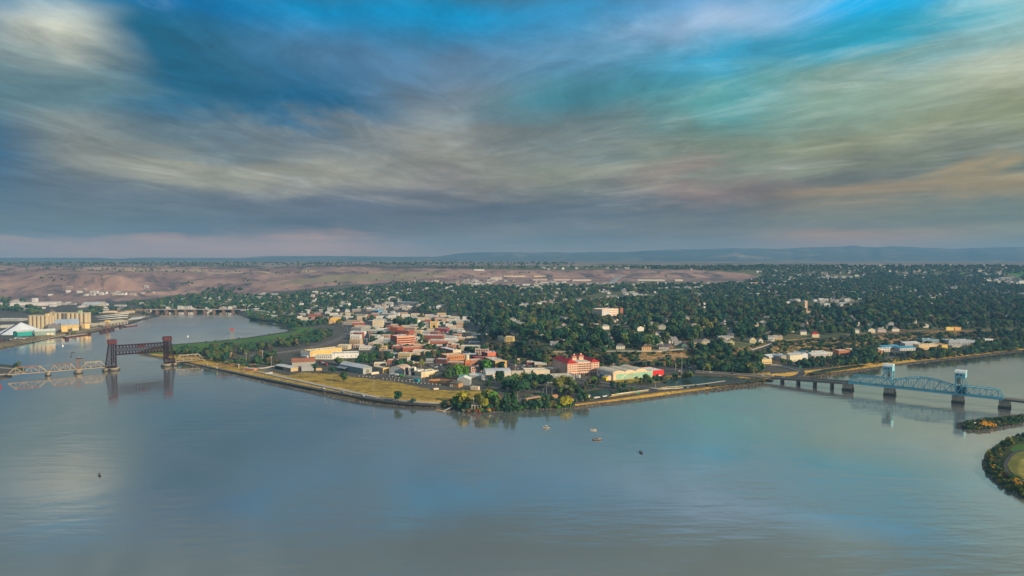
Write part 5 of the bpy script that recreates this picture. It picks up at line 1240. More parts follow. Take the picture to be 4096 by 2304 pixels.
# turbine blades laid out on the quay
BLADE = None
def blade(px, py, px2, py2, label, bend):
    p = G(px, py, 1.2); q = G(px2, py2, 1.2); L_ = (q - p).length; d = q - p; rz = math.atan2(d.y, d.x)
    b = MB(); n = 9; pts = []
    for k in range(n + 1):
        u = k / n; r_ = (1.25 * (1 - u) ** .8 + .25) if u > .12 else 1.1
        pts.append((u * L_, bend * u * u * L_ * .06, r_))
    for k in range(n):
        x, y, r_ = pts[k]; x2, y2, r2_ = pts[k + 1]; m_ = 6
        vs = [(x, y + r_ * math.cos(t_ * 2 * math.pi / m_), 2.2 + r_ * .8 * math.sin(t_ * 2 * math.pi / m_)) for t_ in range(m_)] + [(x2, y2 + r2_ * math.cos(t_ * 2 * math.pi / m_), 2.2 + r2_ * .8 * math.sin(t_ * 2 * math.pi / m_)) for t_ in range(m_)]
        b.add(vs, [(t_, (t_ + 1) % m_, (t_ + 1) % m_ + m_, t_ + m_) for t_ in range(m_)])
    root = thing('turbine_blade', label, 'turbine blade', p, rz, 'wind turbine blades laid out on the quay')
    b.build('blade_shell', wallm((.74, .76, .78)), root, smooth=True)
    c = MB(); c.box(L_ * .1, -1.5, -.8, L_ * .1 + 1.2, 1.5, .6); c.box(L_ * .7, -1 + bend * .49 * L_ * .06, -.8, L_ * .7 + 1, 1 + bend * .49 * L_ * .06, 1.4); c.build('cradle', wallm((.2, .2, .2)), root)
for k in range(3): blade(516 - k * 3, 1258 + k * 8, 388 + k * 5, 1268 + k * 6.5, ['rearmost', 'middle', 'front'][k] + ' of the long blades lying left of the stacked ones', -1)
for k in range(6): blade(512 + k * 9, 1286 - k * 1.2, 548 + k * 9, 1266 - k * .2, ORDW[k + 1] + ' of the curved white blades stacked at the river edge', 1)
for k, (x, y, x2, y2) in enumerate(((395, 1252, 470, 1250), (480, 1254, 540, 1250))): B_('shed', ['long', 'short'][k] + ' tan roofed quay shed behind the white blades', (x, y), (x2, y2), 18, 5, (.5, .4, .28), (.56, .46, .32), cat='shed')

# barges, dolphins, loading tower
DOL = wallm((.045, .02, .022))
for i, (px, py, lb) in enumerate(((267, 1358, 'dark red mooring block below the near end of the long barge'), (357, 1337, 'dark red mooring block just beyond the long barge'), (405, 1329, 'largest dark mooring block left of the loading tower'), (420, 1326, 'dark mooring block at the foot of the loading tower'),
                                  (437, 1322, 'dark mooring block right of the loading tower'), (452, 1318, 'dark mooring block second right of the loading tower'), (482, 1309, 'dark mooring block touching the short barge'))):
    p = Wt(px, py); root = thing('mooring_block', lb, 'mooring', (p.x, p.y, 0), 0, 'mooring blocks along the port quay')
    b = MB(); b.cyl(0, 0, -2, 4.4, 3.6, n=10); b.build('wall', DOL, root); b = MB(); b.cyl(0, 0, 4.4, 4.8, 3.9, n=10); b.build('cap', wallm((.09, .05, .04)), root)
def barge(px, py, px2, py2, wd, label):
    p = Wt(px, py); q = Wt(px2, py2); d = q - p; L_ = d.length; root = thing('barge', label, 'barge', (p.x, p.y, 0), math.atan2(d.y, d.x))
    b = MB(); b.add([(3, -wd / 2, -.5), (L_, -wd / 2, -.5), (L_, wd / 2, -.5), (3, wd / 2, -.5), (0, -wd / 2, 2.2), (L_, -wd / 2, 2.2), (L_, wd / 2, 2.2), (0, wd / 2, 2.2)], [(0, 1, 5, 4), (1, 2, 6, 5), (2, 3, 7, 6), (3, 0, 4, 7), (4, 5, 6, 7)])
    b.build('hull', wallm((.07, .025, .025)), root)
    c = MB(); c.box(1, -wd / 2 + .6, 2.25, L_ * .5, wd / 2 - .6, 2.6); c.box(L_ * .52, -wd / 2 + .6, 2.25, L_ - 1, wd / 2 - .6, 2.5); c.build('cargo_cover', wallm((.50, .42, .34)), root)
barge(258, 1351, 346, 1339, 11, 'long dark red barge moored below the port')
barge(496, 1308, 542, 1302, 11, 'short barge with tan covers near the turbine blades')
lt = thing('loading_tower', 'rusty lattice loading tower with yellow cab above the quay', 'loading tower', G(431, 1316), 0)
for x, y in ((-3, -3), (3, -3), (3, 3), (-3, 3)): member('leg', (x, y, -2), (x * .8, y * .8, 17), .7, wallm((.25, .10, .05)), lt)
for z in (3, 8, 13): member('brace', (-3, -3, z), (3, -3, z + 4.5), .4, wallm((.25, .10, .05)), lt); member('brace', (3, -3, z), (-3, -3, z + 4.5), .4, wallm((.25, .10, .05)), lt)
cb = MB(); cb.box(-4, -4, 17, 4, 4, 20.5); cb.build('cab', wallm((.66, .48, .14)), lt)
member('gantry', (-118, 6, 13.5), (0, 0, 14.5), 1.2, wallm((.22, .16, .12)), lt)
for k, x in enumerate((-112, -60, -24)): member('gantry_leg', (x, 6, -2), (x, 5, 13), .8, wallm((.22, .16, .12)), lt)

# ------------------------------------------------------------------ steel bridges
STEEL_R = mat('maroon_steel', (.024, .007, .010), .85, .35, .4)
STEEL_T = mat('tan_steel', (.33, .27, .19), .75, .3, .3)
STEEL_RU = mat('rusty_steel', (.20, .10, .07), .8, .3, .4)
STEEL_B = mat('blue_steel', (.18, .48, .60), .6, .2, .3)
STEEL_BL = mat('light_blue_panel', (.22, .52, .62), .6, .15, .3)
PIERM = mat('pier_concrete', (.26, .235, .18), .95, .35, .3)
PIERD = mat('wet_concrete', (.05, .05, .045), .7, .3, .3)
def lerp(a, b, t_): return a + (b - a) * t_
def truss_span(root, L0, L1, zb, tops, wd, m, mt=None, mb_=None, thick=.7, n=None, end=1, ends=True, name='truss_span', deck=True, xpat='pratt', deckm=None):
    """local x from L0 to L1, chords at z zb and tops (one height per panel point, the first and last being the ends)"""
    sp = link(name, None, root); n = len(tops) - 1
    xs = [lerp(L0, L1, i / n) for i in range(n + 1)]
    mt = mt or m; mb_ = mb_ or m
    for y in (-wd / 2, wd / 2):
        member('bottom_chord', (L0, y, zb), (L1, y, zb), thick, mb_, sp, thick * 1.4)
        i0, i1 = (1, n - 1) if ends else (0, n)
        for i in range(i0, i1): member('top_chord', (xs[i], y, tops[i]), (xs[i + 1], y, tops[i + 1]), thick, mt, sp, thick * 1.2)
        if ends:
            member('end_post', (xs[0], y, zb), (xs[1], y, tops[1]), thick, m, sp); member('end_post', (xs[n], y, zb), (xs[n - 1], y, tops[n - 1]), thick, m, sp)
        for i in range(i0, i1 + 1):
            if xpat == 'warren' and i % 2 == 1 and False: continue
            member('vertical', (xs[i], y, zb), (xs[i], y, tops[i]), thick * .55, m, sp)
        for i in range(i0, i1):
            up = (i % 2 == 0) if xpat == 'warren' else (i < n / 2)
            if xpat == 'x':
                member('diagonal', (xs[i], y, zb), (xs[i + 1], y, tops[i + 1]), thick * .5, m, sp); member('diagonal', (xs[i + 1], y, zb), (xs[i], y, tops[i]), thick * .5, m, sp)
            elif up: member('diagonal', (xs[i], y, zb), (xs[i + 1], y, tops[i + 1]), thick * .6, m, sp)
            else: member('diagonal', (xs[i], y, tops[i]), (xs[i + 1], y, zb), thick * .6, m, sp)
    for i in range(n + 1):
        member('floor_beam', (xs[i], -wd / 2, zb), (xs[i], wd / 2, zb), thick * .7, m, sp)
        if (1 if ends else 0) <= i <= (n - 1 if ends else n): member('top_strut', (xs[i], -wd / 2, tops[i]), (xs[i], wd / 2, tops[i]), thick * .5, m, sp)
    for i in range(1, n - 1): member('top_brace', (xs[i], -wd / 2, tops[i]), (xs[i + 1], wd / 2, tops[i + 1]), thick * .35, m, sp)
    if deck: member('deck', (L0, 0, zb + .5), (L1, 0, zb + .5), wd * .7, deckm or mat('bridge_ties', (.09, .06, .05), .9, .3, 1), sp, .35)
    return sp
def pier(root, x, wd, th, z1, y=0.0, base=True, m=None, rz=0):
    b = MB(); b.cyl(0, 0, -2, z1, .5, .46, 12); o = b.build('pier', m or PIERM, root); o.scale = (th * 1.1, wd * 1.1, 1); o.location = (x, y, 0)
    if base:
        b = MB(); b.cyl(0, 0, -2, 1.5, .5, .5, 12); o = b.build('pier_footing', PIERD, root); o.scale = (th * 1.4, wd * 1.25, 1); o.location = (x, y, 0)
        b = MB(); b.cyl(0, 0, z1, z1 + .6, .55, .55, 12); o = b.build('pier_cap', mat('pier_cap', (.42, .36, .24), .9, .2, 1), root); o.scale = (th * 1.15, wd * 1.15, 1); o.location = (x, y, 0)

def rail_bridge():
    P0 = Vector((-663.0, 969.0, 0)); d = Vector((.82, .57, 0)).normalized()
    root = thing('rail_bridge', 'maroon vertical-lift railway bridge with raised span and tan side trusses', 'railway bridge', P0, math.atan2(d.y, d.x))
    def X(px): # distance along the line seen at a photo column
        t_ = -(P0.x - (px - 2048) / FOC * P0.y * 1.0) / (d.x - (px - 2048) / FOC * d.y); return t_
    x0, x1, x2, x3, x4, x5 = X(18), X(181), X(303), X(415), X(437), X(662)
    W = 7.0; zb = 6.2
    ph = lambda zt, n: [zb] + [zt] * (n - 1) + [zb]
    truss_span(root, x0, x1 - 1, zb, ph(zb + 8.8, 5), W, STEEL_T, STEEL_RU, xpat='warren')
    truss_span(root, x1 + 1, x2 - 2.5, zb, ph(zb + 8.8, 5), W, STEEL_T, STEEL_RU, xpat='warren')
    truss_span(root, x2 + 2.5, x3, zb, ph(zb + 8.8, 5), W, STEEL_T, STEEL_T, xpat='warren')
    pv = link('pivot_tower', None, root)
    for sx in (-1.6, 1.6):
        for y in (-W / 2, W / 2): member('pivot_post', (x2 + sx, y, zb), (x2 + sx, y, zb + 14), .9, STEEL_RU, pv)
        for z in (zb + 14, zb + 9): member('strut', (x2 + sx, -W / 2, z), (x2 + sx, W / 2, z), .5, STEEL_RU, pv)
    for y in (-W / 2, W / 2):
        member('strut', (x2 - 1.6, y, zb + 14), (x2 + 1.6, y, zb + 14), .6, STEEL_RU, pv)
        member('link_bar', (x2 - 1.6, y, zb + 14), (x2 - 2.5 - (x2 - x1) / 5, y, zb + 8.8), .35, STEEL_RU, pv); member('link_bar', (x2 + 1.6, y, zb + 14), (x2 + 2.5 + (x3 - x2) / 5, y, zb + 8.8), .35, STEEL_RU, pv)
    pier(root, x1, 11, 5.5, 5.6); pier(root, x2, 12, 8.5, 5.6)
    # lift towers
    for k, (xc, sgn) in enumerate(((x4 + 2, -1), (x5, 1))):
        tw = link('lift_tower', None, root); hw = 4.0
        xi = xc - sgn * hw * .2; xo = xc + sgn * hw * 1.1; xf = xc + sgn * (hw * 2.5)
        top = 40.0
        for y in (-5, 5):
            member('leg', (xc - sgn * hw, y, 4.5), (xc - sgn * hw, y, top), 1.1, STEEL_R, tw); member('leg', (xi + sgn * 2.4, y, 4.5), (xi + sgn * 2.4, y, top), .9, STEEL_R, tw)
            member('back_leg', (xf, y, 5), (xo + sgn * .6, y, top), .9, STEEL_R, tw)
            nz = 6
            for i in range(nz):
                za, zb2 = 5 + i * 35 / nz, 5 + (i + 1) * 35 / nz
                xa, xb_ = lerp(xf, xo + sgn * .6, i / nz), lerp(xf, xo + sgn * .6, (i + 1) / nz); xi2 = xi + sgn * 2.4
                member('brace', (xi2, y, za), (xb_, y, zb2), .45, STEEL_R, tw); member('brace', (xa, y, za), (xi2, y, zb2), .45, STEEL_R, tw); member('brace', (xb_, y, zb2), (xi2, y, zb2), .45, STEEL_R, tw)
                member('brace', (xc - sgn * hw, y, za), (xi2, y, zb2), .4, STEEL_R, tw); member('brace', (xi2, y, za), (xc - sgn * hw, y, zb2), .4, STEEL_R, tw)
        for z in (12, 20, 28, 36, 40):
            for xx in (xc - sgn * hw, xi + sgn * 2.4): member('strut', (xx, -5, z), (xx, 5, z), .6, STEEL_R, tw)
        for i in range(4):
            member('brace', (xc - sgn * hw, -5, 8 + i * 8), (xc - sgn * hw, 5, 16 + i * 8), .4, STEEL_R, tw); member('brace', (xc - sgn * hw, 5, 8 + i * 8), (xc - sgn * hw, -5, 16 + i * 8), .4, STEEL_R, tw)
        cw = MB(); cw.box(min(xc - sgn * (hw - 2.2), xi + sgn * .6), -3.4, 11, max(xc - sgn * (hw - 2.2), xi + sgn * .6), 3.4, 39.5); cw.build('counterweight', mat('dark_maroon', (.03, .010, .016), .85, .4, .3), tw)
        hd = MB(); hx0, hx1 = sorted((xc - sgn * (hw + 1.4), xo + sgn * 2.2)); hd.box(hx0, -6.2, 40.3, hx1, 6.2, 45.2); hd.box(hx0 + .8, -5.4, 39.6, hx1 - .8, 5.4, 40.3); hd.box(hx0 + .6, -5.6, 45.2, hx1 - .6, 5.6, 46.1)
        hd.build('sheave_house', mat('red_brown_panel', (.075, .016, .018), .7, .3, .3), tw)
        pier(root, xc - sgn * 1.0, 15, 12, 3.6); pier(root, xf, 12, 6, 3.6)
        member('tower_base_beam', (xc - sgn * hw, -5, 5.2), (xf, -5, 5.2), 1.2, STEEL_R, tw); member('tower_base_beam', (xc - sgn * hw, 5, 5.2), (xf, 5, 5.2), 1.2, STEEL_R, tw)
    ls, le = x4 + 2 + 4.6, x5 - 4.6
    truss_span(root, ls, le, 23.4, [36.8] * 16, W, STEEL_R, thick=.9, ends=False, name='lift_span', xpat='x')
    mh = MB(); mh.box((ls + le) / 2 - 4, -3.6, 32.4, (ls + le) / 2 + 6, 3.6, 36.0); mh.build('machine_house', mat('red_brown_panel', (.075, .016, .018), .7, .3, .3), root)
    for q_ in (-11, 7): member('navigation_light_rail', ((ls + le) / 2 + q_, -3, 38.2), ((ls + le) / 2 + q_ + 4, -3, 38.2), .4, STEEL_RU, root)
    member('cable', (x4 + 2, 0, 44), (x5, 0, 44), .15, STEEL_RU, root)
    x6 = X(806)
    truss_span(root, x5 + 11, x6, zb + .3, [zb] + [zb + 9.2] * 6 + [zb], W, STEEL_T, xpat='warren', thick=.65)
    x7 = X(875)
    member('girder', (x6, -2.4, zb), (x7, -2.4, zb), .6, wallm((.22, .20, .17)), root, 2.6); member('girder', (x6, 2.4, zb), (x7, 2.4, zb), .6, wallm((.22, .20, .17)), root, 2.6)
    member('deck', (x6, 0, zb + 1.4), (x7, 0, zb + 1.4), 5.2, mat('bridge_ties', (.09, .06, .05), .9, .3, 1), root, .4)
    for x in (x6 + .5, x7): b = MB(); b.box(x - 1.5, -4, -1, x + 1.5, 4, zb - .6); b.build('abutment', PIERM, root)
    MARKS.extend([(437, 1478, 'near lift tower'), (662, 1462, 'far lift tower'), (760, 1452, 'far tan truss'), (150, 1492, 'near tan truss')])
rail_bridge()

def blue_bridge():
    A = Vector((411.0, 871.0, 0)); Bv = Vector((549.0, 754.0, 0)); d = (Bv - A).normalized()
    root = thing('lift_bridge', 'long blue steel truss lift bridge with two pale blue tower cabins', 'road bridge', A, math.atan2(d.y, d.x))
    def X(px): return -(A.x - (px - 2048) / FOC * A.y) / (d.x - (px - 2048) / FOC * d.y)
    W = 11; zb = 11.0; deckm = mat('blue_deck', (.07, .26, .33), .7, .2, .5)
    xa, xt1, xt2, xe = X(3405), X(3576), X(3840), X(4030)
    truss_span(root, xa, xt1, zb, [zb] + [zb + 9.4] * 7 + [zb + 9.4], W, STEEL_B, thick=.8, xpat='warren', deckm=deckm)
    member('top_chord', (lerp(xa, xt1, 7 / 8), -W / 2, zb + 9.4), (xt1, -W / 2, zb + 9.4), .7, STEEL_B, root); member('top_chord', (lerp(xa, xt1, 7 / 8), W / 2, zb + 9.4), (xt1, W / 2, zb + 9.4), .7, STEEL_B, root)
    hump = [9.4 + 5.0 * math.sin(math.pi * i / 12) ** 1.3 - 1.2 * (1 - math.sin(math.pi * i / 12)) for i in range(13)]
    truss_span(root, xt1 + .5, xt2 - .5, zb, [zb + h for h in hump], W, STEEL_B, thick=.85, ends=False, name='lift_span', xpat='warren', deckm=deckm)
    truss_span(root, xt2, xe, zb, [zb] + [zb + 9.4] * 7 + [zb], W, STEEL_B, thick=.8, xpat='warren', deckm=deckm)
    for side in (-1, 1):
        member('edge_girder', (xa, side * (W / 2 + .6), zb - .5), (xe, side * (W / 2 + .6), zb - .5), .6, STEEL_B, root, 1.6); member('railing', (xa, side * (W / 2 + .8), zb + 1.6), (xe, side * (W / 2 + .8), zb + 1.6), .18, STEEL_B, root)
    for xt, sg in ((xt1, -1), (xt2, 1)):
        tw = link('lift_tower', None, root)
        for y in (-W / 2 - .3, W / 2 + .3):
            member('leg', (xt - sg * .8, y, zb), (xt - sg * .8, y, 31), 1.2, STEEL_B, tw)
            member('back_leg', (xt + sg * 11, y, zb + 9), (xt + sg * 4.6, y, 31), .8, STEEL_B, tw); member('leg', (xt + sg * 4.2, y, zb + 8), (xt + sg * 4.2, y, 31), .7, STEEL_B, tw)
            for i in range(2):
                z0_, z1_ = 20 + i * 5.5, 25.5 + i * 5.5
                member('brace', (xt - sg * .8, y, z0_), (xt + sg * 4.2, y, z1_), .4, STEEL_B, tw); member('brace', (xt + sg * 4.2, y, z0_), (xt - sg * .8, y, z1_), .4, STEEL_B, tw)
        for z in (21, 26):
            member('strut', (xt - sg * .8, -W / 2, z), (xt - sg * .8, W / 2, z), .5, STEEL_B, tw)
        member('brace', (xt - sg * .8, -W / 2, 21), (xt - sg * .8, W / 2, 30), .4, STEEL_B, tw); member('brace', (xt - sg * .8, W / 2, 21), (xt - sg * .8, -W / 2, 30), .4, STEEL_B, tw)
        x0_, x1_ = sorted((xt - sg * 1.8, xt + sg * 8.6))
        cb_ = MB(); cb_.prismx([(-W / 2 - 1.2, 30), (W / 2 + 1.2, 30), (W / 2 + 1.2, 35.6), (W / 2 - .5, 37.4), (-W / 2 + .5, 37.4), (-W / 2 - 1.2, 35.6)], x0_, x1_); cb_.build('cabin', STEEL_BL, tw)
        rf = MB(); rf.prismx([(-W / 2 - 1.4, 35.75), (-W / 2 + .4, 37.55), (W / 2 - .4, 37.55), (W / 2 + 1.4, 35.75), (W / 2 + .8, 36.6), (W / 2 - .6, 38.2), (-W / 2 + .6, 38.2), (-W / 2 - .8, 36.6)], x0_ - .3, x1_ + .3); rf.build('cabin_roof', mat('cabin_roof', (.62, .66, .64), .7, .2, .5), tw)
        for u in (.25, .6): wn = link('cabin_window', window_mesh(2.2, 1.5), tw); wn.location = (lerp(x0_, x1_, u), -W / 2 - 1.26, 33.4)
        wn = link('cabin_window', window_mesh(3.2, 1.8), tw); wn.location = (x0_ - .05, -1, 33.4); wn.rotation_euler = (0, 0, -math.pi / 2)
        cw = MB(); cx0, cx1 = sorted((xt + sg * .6, xt + sg * 3.6))
        zc_ = (23.5, 29.8) if sg < 0 else (zb + 2, 29.0)
        cw.box(cx0, -W / 2 + 1.2, 23, cx1, W / 2 - 1.2, 29.9); cw.build('counterweight', mat('counterweight_tan', (.46, .34, .20), .85, .3, .3), tw)
        if sg > 0: c2 = MB(); c2.box(xt + 1, -W / 2 + .6, zb + 1, xt + 9, W / 2 - .6, zb + 9); c2.build('machine_room', mat('deep_blue_panel', (.015, .08, .14), .7, .2, .3), tw)
        b = MB(); b.box(-5.4, -W / 2 - 1.5, -2, 5.4, W / 2 + 1.5, 9.6); o = b.build('pier', PIERM, root); o.location = (xt + sg * 1.5, 0, 0)
        b = MB(); b.box(-5.8, -W / 2 - 2, -2, 5.8, W / 2 + 2, 3.6); o = b.build('pier_footing', PIERD, root); o.location = (xt + sg * 1.5, 0, 0)
    for x in (xa, xe + 2):
        b = MB(); b.box(-5, -W / 2 - 1, -2, 5, W / 2 + 1, 9.8); o = b.build('pier', PIERM, root); o.location = (x - 1, 0, 0)
        b = MB(); b.box(-5.6, -W / 2 - 1.6, -2, 5.6, W / 2 + 1.6, 3.2); o = b.build('pier_footing', PIERD, root); o.location = (x - 1, 0, 0)
    # concrete approaches: one straight run off the picture, one bending back to the levee
    VM = mat('viaduct_concrete', (.15, .135, .12), .9, .3, .3)
    member('viaduct_deck', (xe + .2, 0, zb - .8), (xe + 160, 0, zb - .8), W + 2, VM, root, 2.2)
    for k in range(3): 
        for y in (-4, 0, 4): b = MB(); b.box(-1, -.9, -2, 1, .9, 9.4); o = b.build('pier_column', VM, root); o.location = (xe + 24 + 26 * k, y, 0)
    ap = thing('approach_viaduct', 'low concrete road viaduct leading from the levee to the blue bridge', 'viaduct', (0, 0, 0))
    def run(Pa, Pb, za, zb_, piers):
        member('viaduct_deck', (Pa.x, Pa.y, za), (Pb.x, Pb.y, zb_), 12.5, VM, ap, 2.4)
        dd = (Pb - Pa); dd.z = 0; dd.normalize(); nn = Vector((-dd.y, dd.x, 0))
        for s in (-6.3, 6.3): member('parapet', (Pa.x + nn.x * s, Pa.y + nn.y * s, za + 1.6), (Pb.x + nn.x * s, Pb.y + nn.y * s, zb_ + 1.6), .4, mat('parapet_concrete', (.34, .31, .26), .9, .2, .3), ap, 1.1)
        member('road_surface', (Pa.x, Pa.y, za + 1.22), (Pb.x, Pb.y, zb_ + 1.22), 11.5, ASPH, ap, .12)
        for t_ in piers:
            c = Pa + (Pb - Pa) * t_
            for s in (-5.4, 0, 5.4): b = MB(); b.box(-.8, -.8, -2, .8, .8, lerp(za, zb_, t_) - .7); o = b.build('pier_column', VM, ap); o.location = (c.x + nn.x * s, c.y + nn.y * s, 0); o.rotation_euler = (0, 0, math.atan2(dd.y, dd.x))
            member('pier_cap', (c.x - nn.x * 6, c.y - nn.y * 6, lerp(za, zb_, t_) - 1.4), (c.x + nn.x * 6, c.y + nn.y * 6, lerp(za, zb_, t_) - 1.4), 2.2, VM, ap, 1.3)
    A1 = A + d * (xa - 1); x_, y_, _ = ray(3090, 1510, 5.6); L1_ = Vector((float(x_), float(y_), 0)); x_, y_, _ = ray(2782, 1490, 6.6); L2_ = Vector((float(x_), float(y_), 0))
    run(A1, L1_, 9.4, 5.6, (.2, .42, .64, .86)); run(L1_, L2_, 5.6, 6.6, (.22, .42, .62, .82))
    MARKS.extend([(3575, 1560, 'left blue lift tower'), (3840, 1580, 'right blue lift tower'), (3260, 1525, 'approach viaduct'), (2900, 1498, 'viaduct over the pond')])
    return A1, L1_, L2_, root, d
VIA = blue_bridge()

def far_bridge():
    p = Wt(575, 1252); q = Wt(948, 1252); p.y = q.y = 2135; root = thing('beam_bridge', 'long low concrete highway bridge across the upper river', 'road bridge', (0, 0, 0))
    C2 = mat('far_concrete', (.30, .27, .24), .9, .15, .1)
    member('deck', (p.x, p.y, 9.6), (q.x + 20, q.y, 10.4), 16, C2, root, 1.8); member('railing', (p.x, p.y - 8, 11.3), (q.x + 20, q.y - 8, 12), .5, C2, root, 1.4)
    for k in range(10):
        x = lerp(p.x + 6, q.x - 2, k / 9.5); b = MB(); b.box(-3, -7, -2, 3, 7, 8.8); o = b.build('pier', mat('far_pier', (.15, .10, .08), .9, .2, .2), root); o.location = (x, p.y, 0)
far_bridge()

# footbridge on the point, girder bridge near the railway
fb = thing('footbridge', 'long timber-edged footbridge ramp rising among the trees on the point', 'footbridge', (0, 0, 0))
TIM = mat('glulam', (.46, .24, .10), .8, .2, .5)
def pt(px, py, z): x, y, z2 = ray(px, py, z); return Vector((float(x), float(y), float(z2)))
seq = [(1990, 1611, 6.4), (2070, 1604, 8.0), (2110, 1589, 10.6), (2162, 1580, 11.4), (2235, 1594, 8.5)]
seq = [(1975, 1612, 6.5), (2068, 1606, 7.4), (2110, 1592, 9.8), (2160, 1584, 10.8)]
for a_, b_2 in zip(seq[:-1], seq[1:]):
    a3, b3 = pt(*a_), pt(*b_2)
    member('walkway', a3, b3, 3.4, CONC, fb, .3); dd = (b3 - a3).normalized(); nn = Vector((-dd.y, dd.x, 0))
    for s in (-1.8, 1.8): member('side_beam', a3 + nn * s - Vector((0, 0, .5)), b3 + nn * s - Vector((0, 0, .5)), .35, TIM, fb, 1.3); member('handrail', a3 + nn * s + Vector((0, 0, 1.2)), b3 + nn * s + Vector((0, 0, 1.2)), .12, wallm((.2, .22, .2)), fb)
for (px, py, z) in seq[1:]: c = pt(px, py, z); member('post', (c.x, c.y, 2), (c.x, c.y, z - .6), .9, CONC, fb)
gb = thing('girder_bridge', 'rusty dark girder footbridge with white end frames near the railway', 'footbridge', (0, 0, 0))
a3, b3 = pt(866, 1462, 8), pt(1025, 1457, 8); member('girder', a3, b3, 1.2, STEEL_RU, gb, 2.0); 
for px in (868, 955, 1024): c = pt(px, 1462, 7.5); member('post', (c.x, c.y, 3), (c.x, c.y, 9.5), .7, wallm(WHITE), gb)

# beacon tower on the lawn levee
bt = thing('beacon_tower', 'grey lattice tower with bright red top standing on the green levee', 'lattice tower', G(929, 1359), 0)
TS = wallm((.30, .29, .28))
for x, y in ((-2.6, -2.6), (2.6, -2.6), (2.6, 2.6), (-2.6, 2.6)): member('leg', (x, y, -1), (x * .8, y * .8, 19), .5, TS, bt)
for z in (1, 5.5, 10, 14.5):
    for s in (-2.4, 2.4): member('brace', (-2.4, s, z), (2.4, s, z + 4.5), .3, TS, bt); member('brace', (2.4, s, z), (-2.4, s, z + 4.5), .3, TS, bt)
b = MB(); b.box(-4, -3.4, 19, 4, 3.4, 19.5); b.build('platform', TS, bt)
b = MB(); b.box(-3, -2.6, 19.6, 3, 2.6, 22); b.build('red_housing', wallm((.68, .03, .02)), bt)
member('antenna', (-1, 0, 22), (-3, 0, 25.5), .35, wallm((.5, .06, .04)), bt); member('antenna', (1, 0, 22), (4, 0, 25), .35, wallm((.3, .2, .2)), bt)
MARKS.append((929, 1359, 'red topped beacon tower'))
# dish mast on the hill
dm = thing('radio_mast', 'lattice radio mast with three round white dishes above the trees', 'radio mast', G(2816, 1262), 0)
for x, y in ((-3, -3), (3, -3), (0, 3)): member('leg', (x, y, -2), (x * .6, y * .6, 31), .4, TS, dm)
for z in range(0, 30, 4): member('brace', (-2.7, -2.8, z), (2.7, -2.8, z + 4), .25, TS, dm)
for z in (28, 20, 11):
    b = MB(); b.cyl(0, 0, 0, .9, 2.2, 2.2, 14); o = b.build('dish', wallm(WHITE), dm); o.rotation_euler = (math.pi / 2, 0, 0); o.location = (0, -2.4, z - 1)
MARKS.append((2816, 1262, 'dish covered radio mast'))

# ------------------------------------------------------------------ boats
HULLM = {'white': wallm((.50, .48, .42)), 'dark': wallm((.015, .02, .02)), 'red': wallm((.11, .055, .04)), 'grey': wallm((.2, .22, .2)), 'silver': wallm((.34, .32, .26))}
SKIN = mat('skin', (.5, .3, .2), .6); 
def person(root_loc, rz, top, label, sit=True, name='person'):
    """a small seated or standing figure with limbs, skinned from a joint skeleton"""
    J = [(0, 0, .95), (0, 0, 1.42), (0, 0, 1.55), (0, 0, 1.72), (.09, 0, .9), (-.09, 0, .9)]
    if sit: J = [(0, 0, .5), (0, .02, .95), (0, .02, 1.08), (0, .0, 1.25), (.09, 0, .48), (-.09, 0, .48), (.12, -.42, .5), (-.12, -.42, .5), (.12, -.44, .05), (-.12, -.44, .05), (.2, 0, .92), (-.2, 0, .92), (.25, -.08, .66), (-.25, -.08, .66), (.14, -.3, .62), (-.14, -.3, .62)]
    else: J = [(0, 0, .92), (0, 0, 1.40), (0, 0, 1.52), (0, 0, 1.70), (.09, 0, .88), (-.09, 0, .88), (.11, -.02, .48), (-.11, .03, .48), (.12, .02, .05), (-.12, .1, .05), (.2, 0, 1.38), (-.2, 0, 1.38), (.26, 0, 1.1), (-.26, 0, 1.1), (.27, -.08, .85), (-.27, -.08, .85)]
    E = [(0, 1), (1, 2), (2, 3), (0, 4), (0, 5), (4, 6), (5, 7), (6, 8), (7, 9), (1, 10), (1, 11), (10, 12), (11, 13), (12, 14), (13, 15)]
    RR = [.16, .17, .065, .11, .11, .11, .075, .075, .05, .05, .075, .075, .055, .055, .04, .04]
    me = bpy.data.meshes.new(name); me.from_pydata(J, E, []); me.materials.append(top)
    o = link(name, me, None, root_loc, rz); tag(o, label, 'person')
    md = o.modifiers.new('skin', 'SKIN'); o.modifiers.new('sub', 'SUBSURF').levels = 1
    sv = me.skin_vertices[0].data if me.skin_vertices else None
    if sv is None:
        me.attributes.new
    try:
        for i, r_ in enumerate(RR): me.skin_vertices[0].data[i].radius = (r_, r_)
        me.skin_vertices[0].data[0].use_root = True
    except Exception: pass
    hd = MB(); hd.cyl(0, 0, J[3][2] - .02, J[3][2] + .13, .12, .09, 10); hd.build('cap', wallm((.05, .06, .1)), o)
    return o
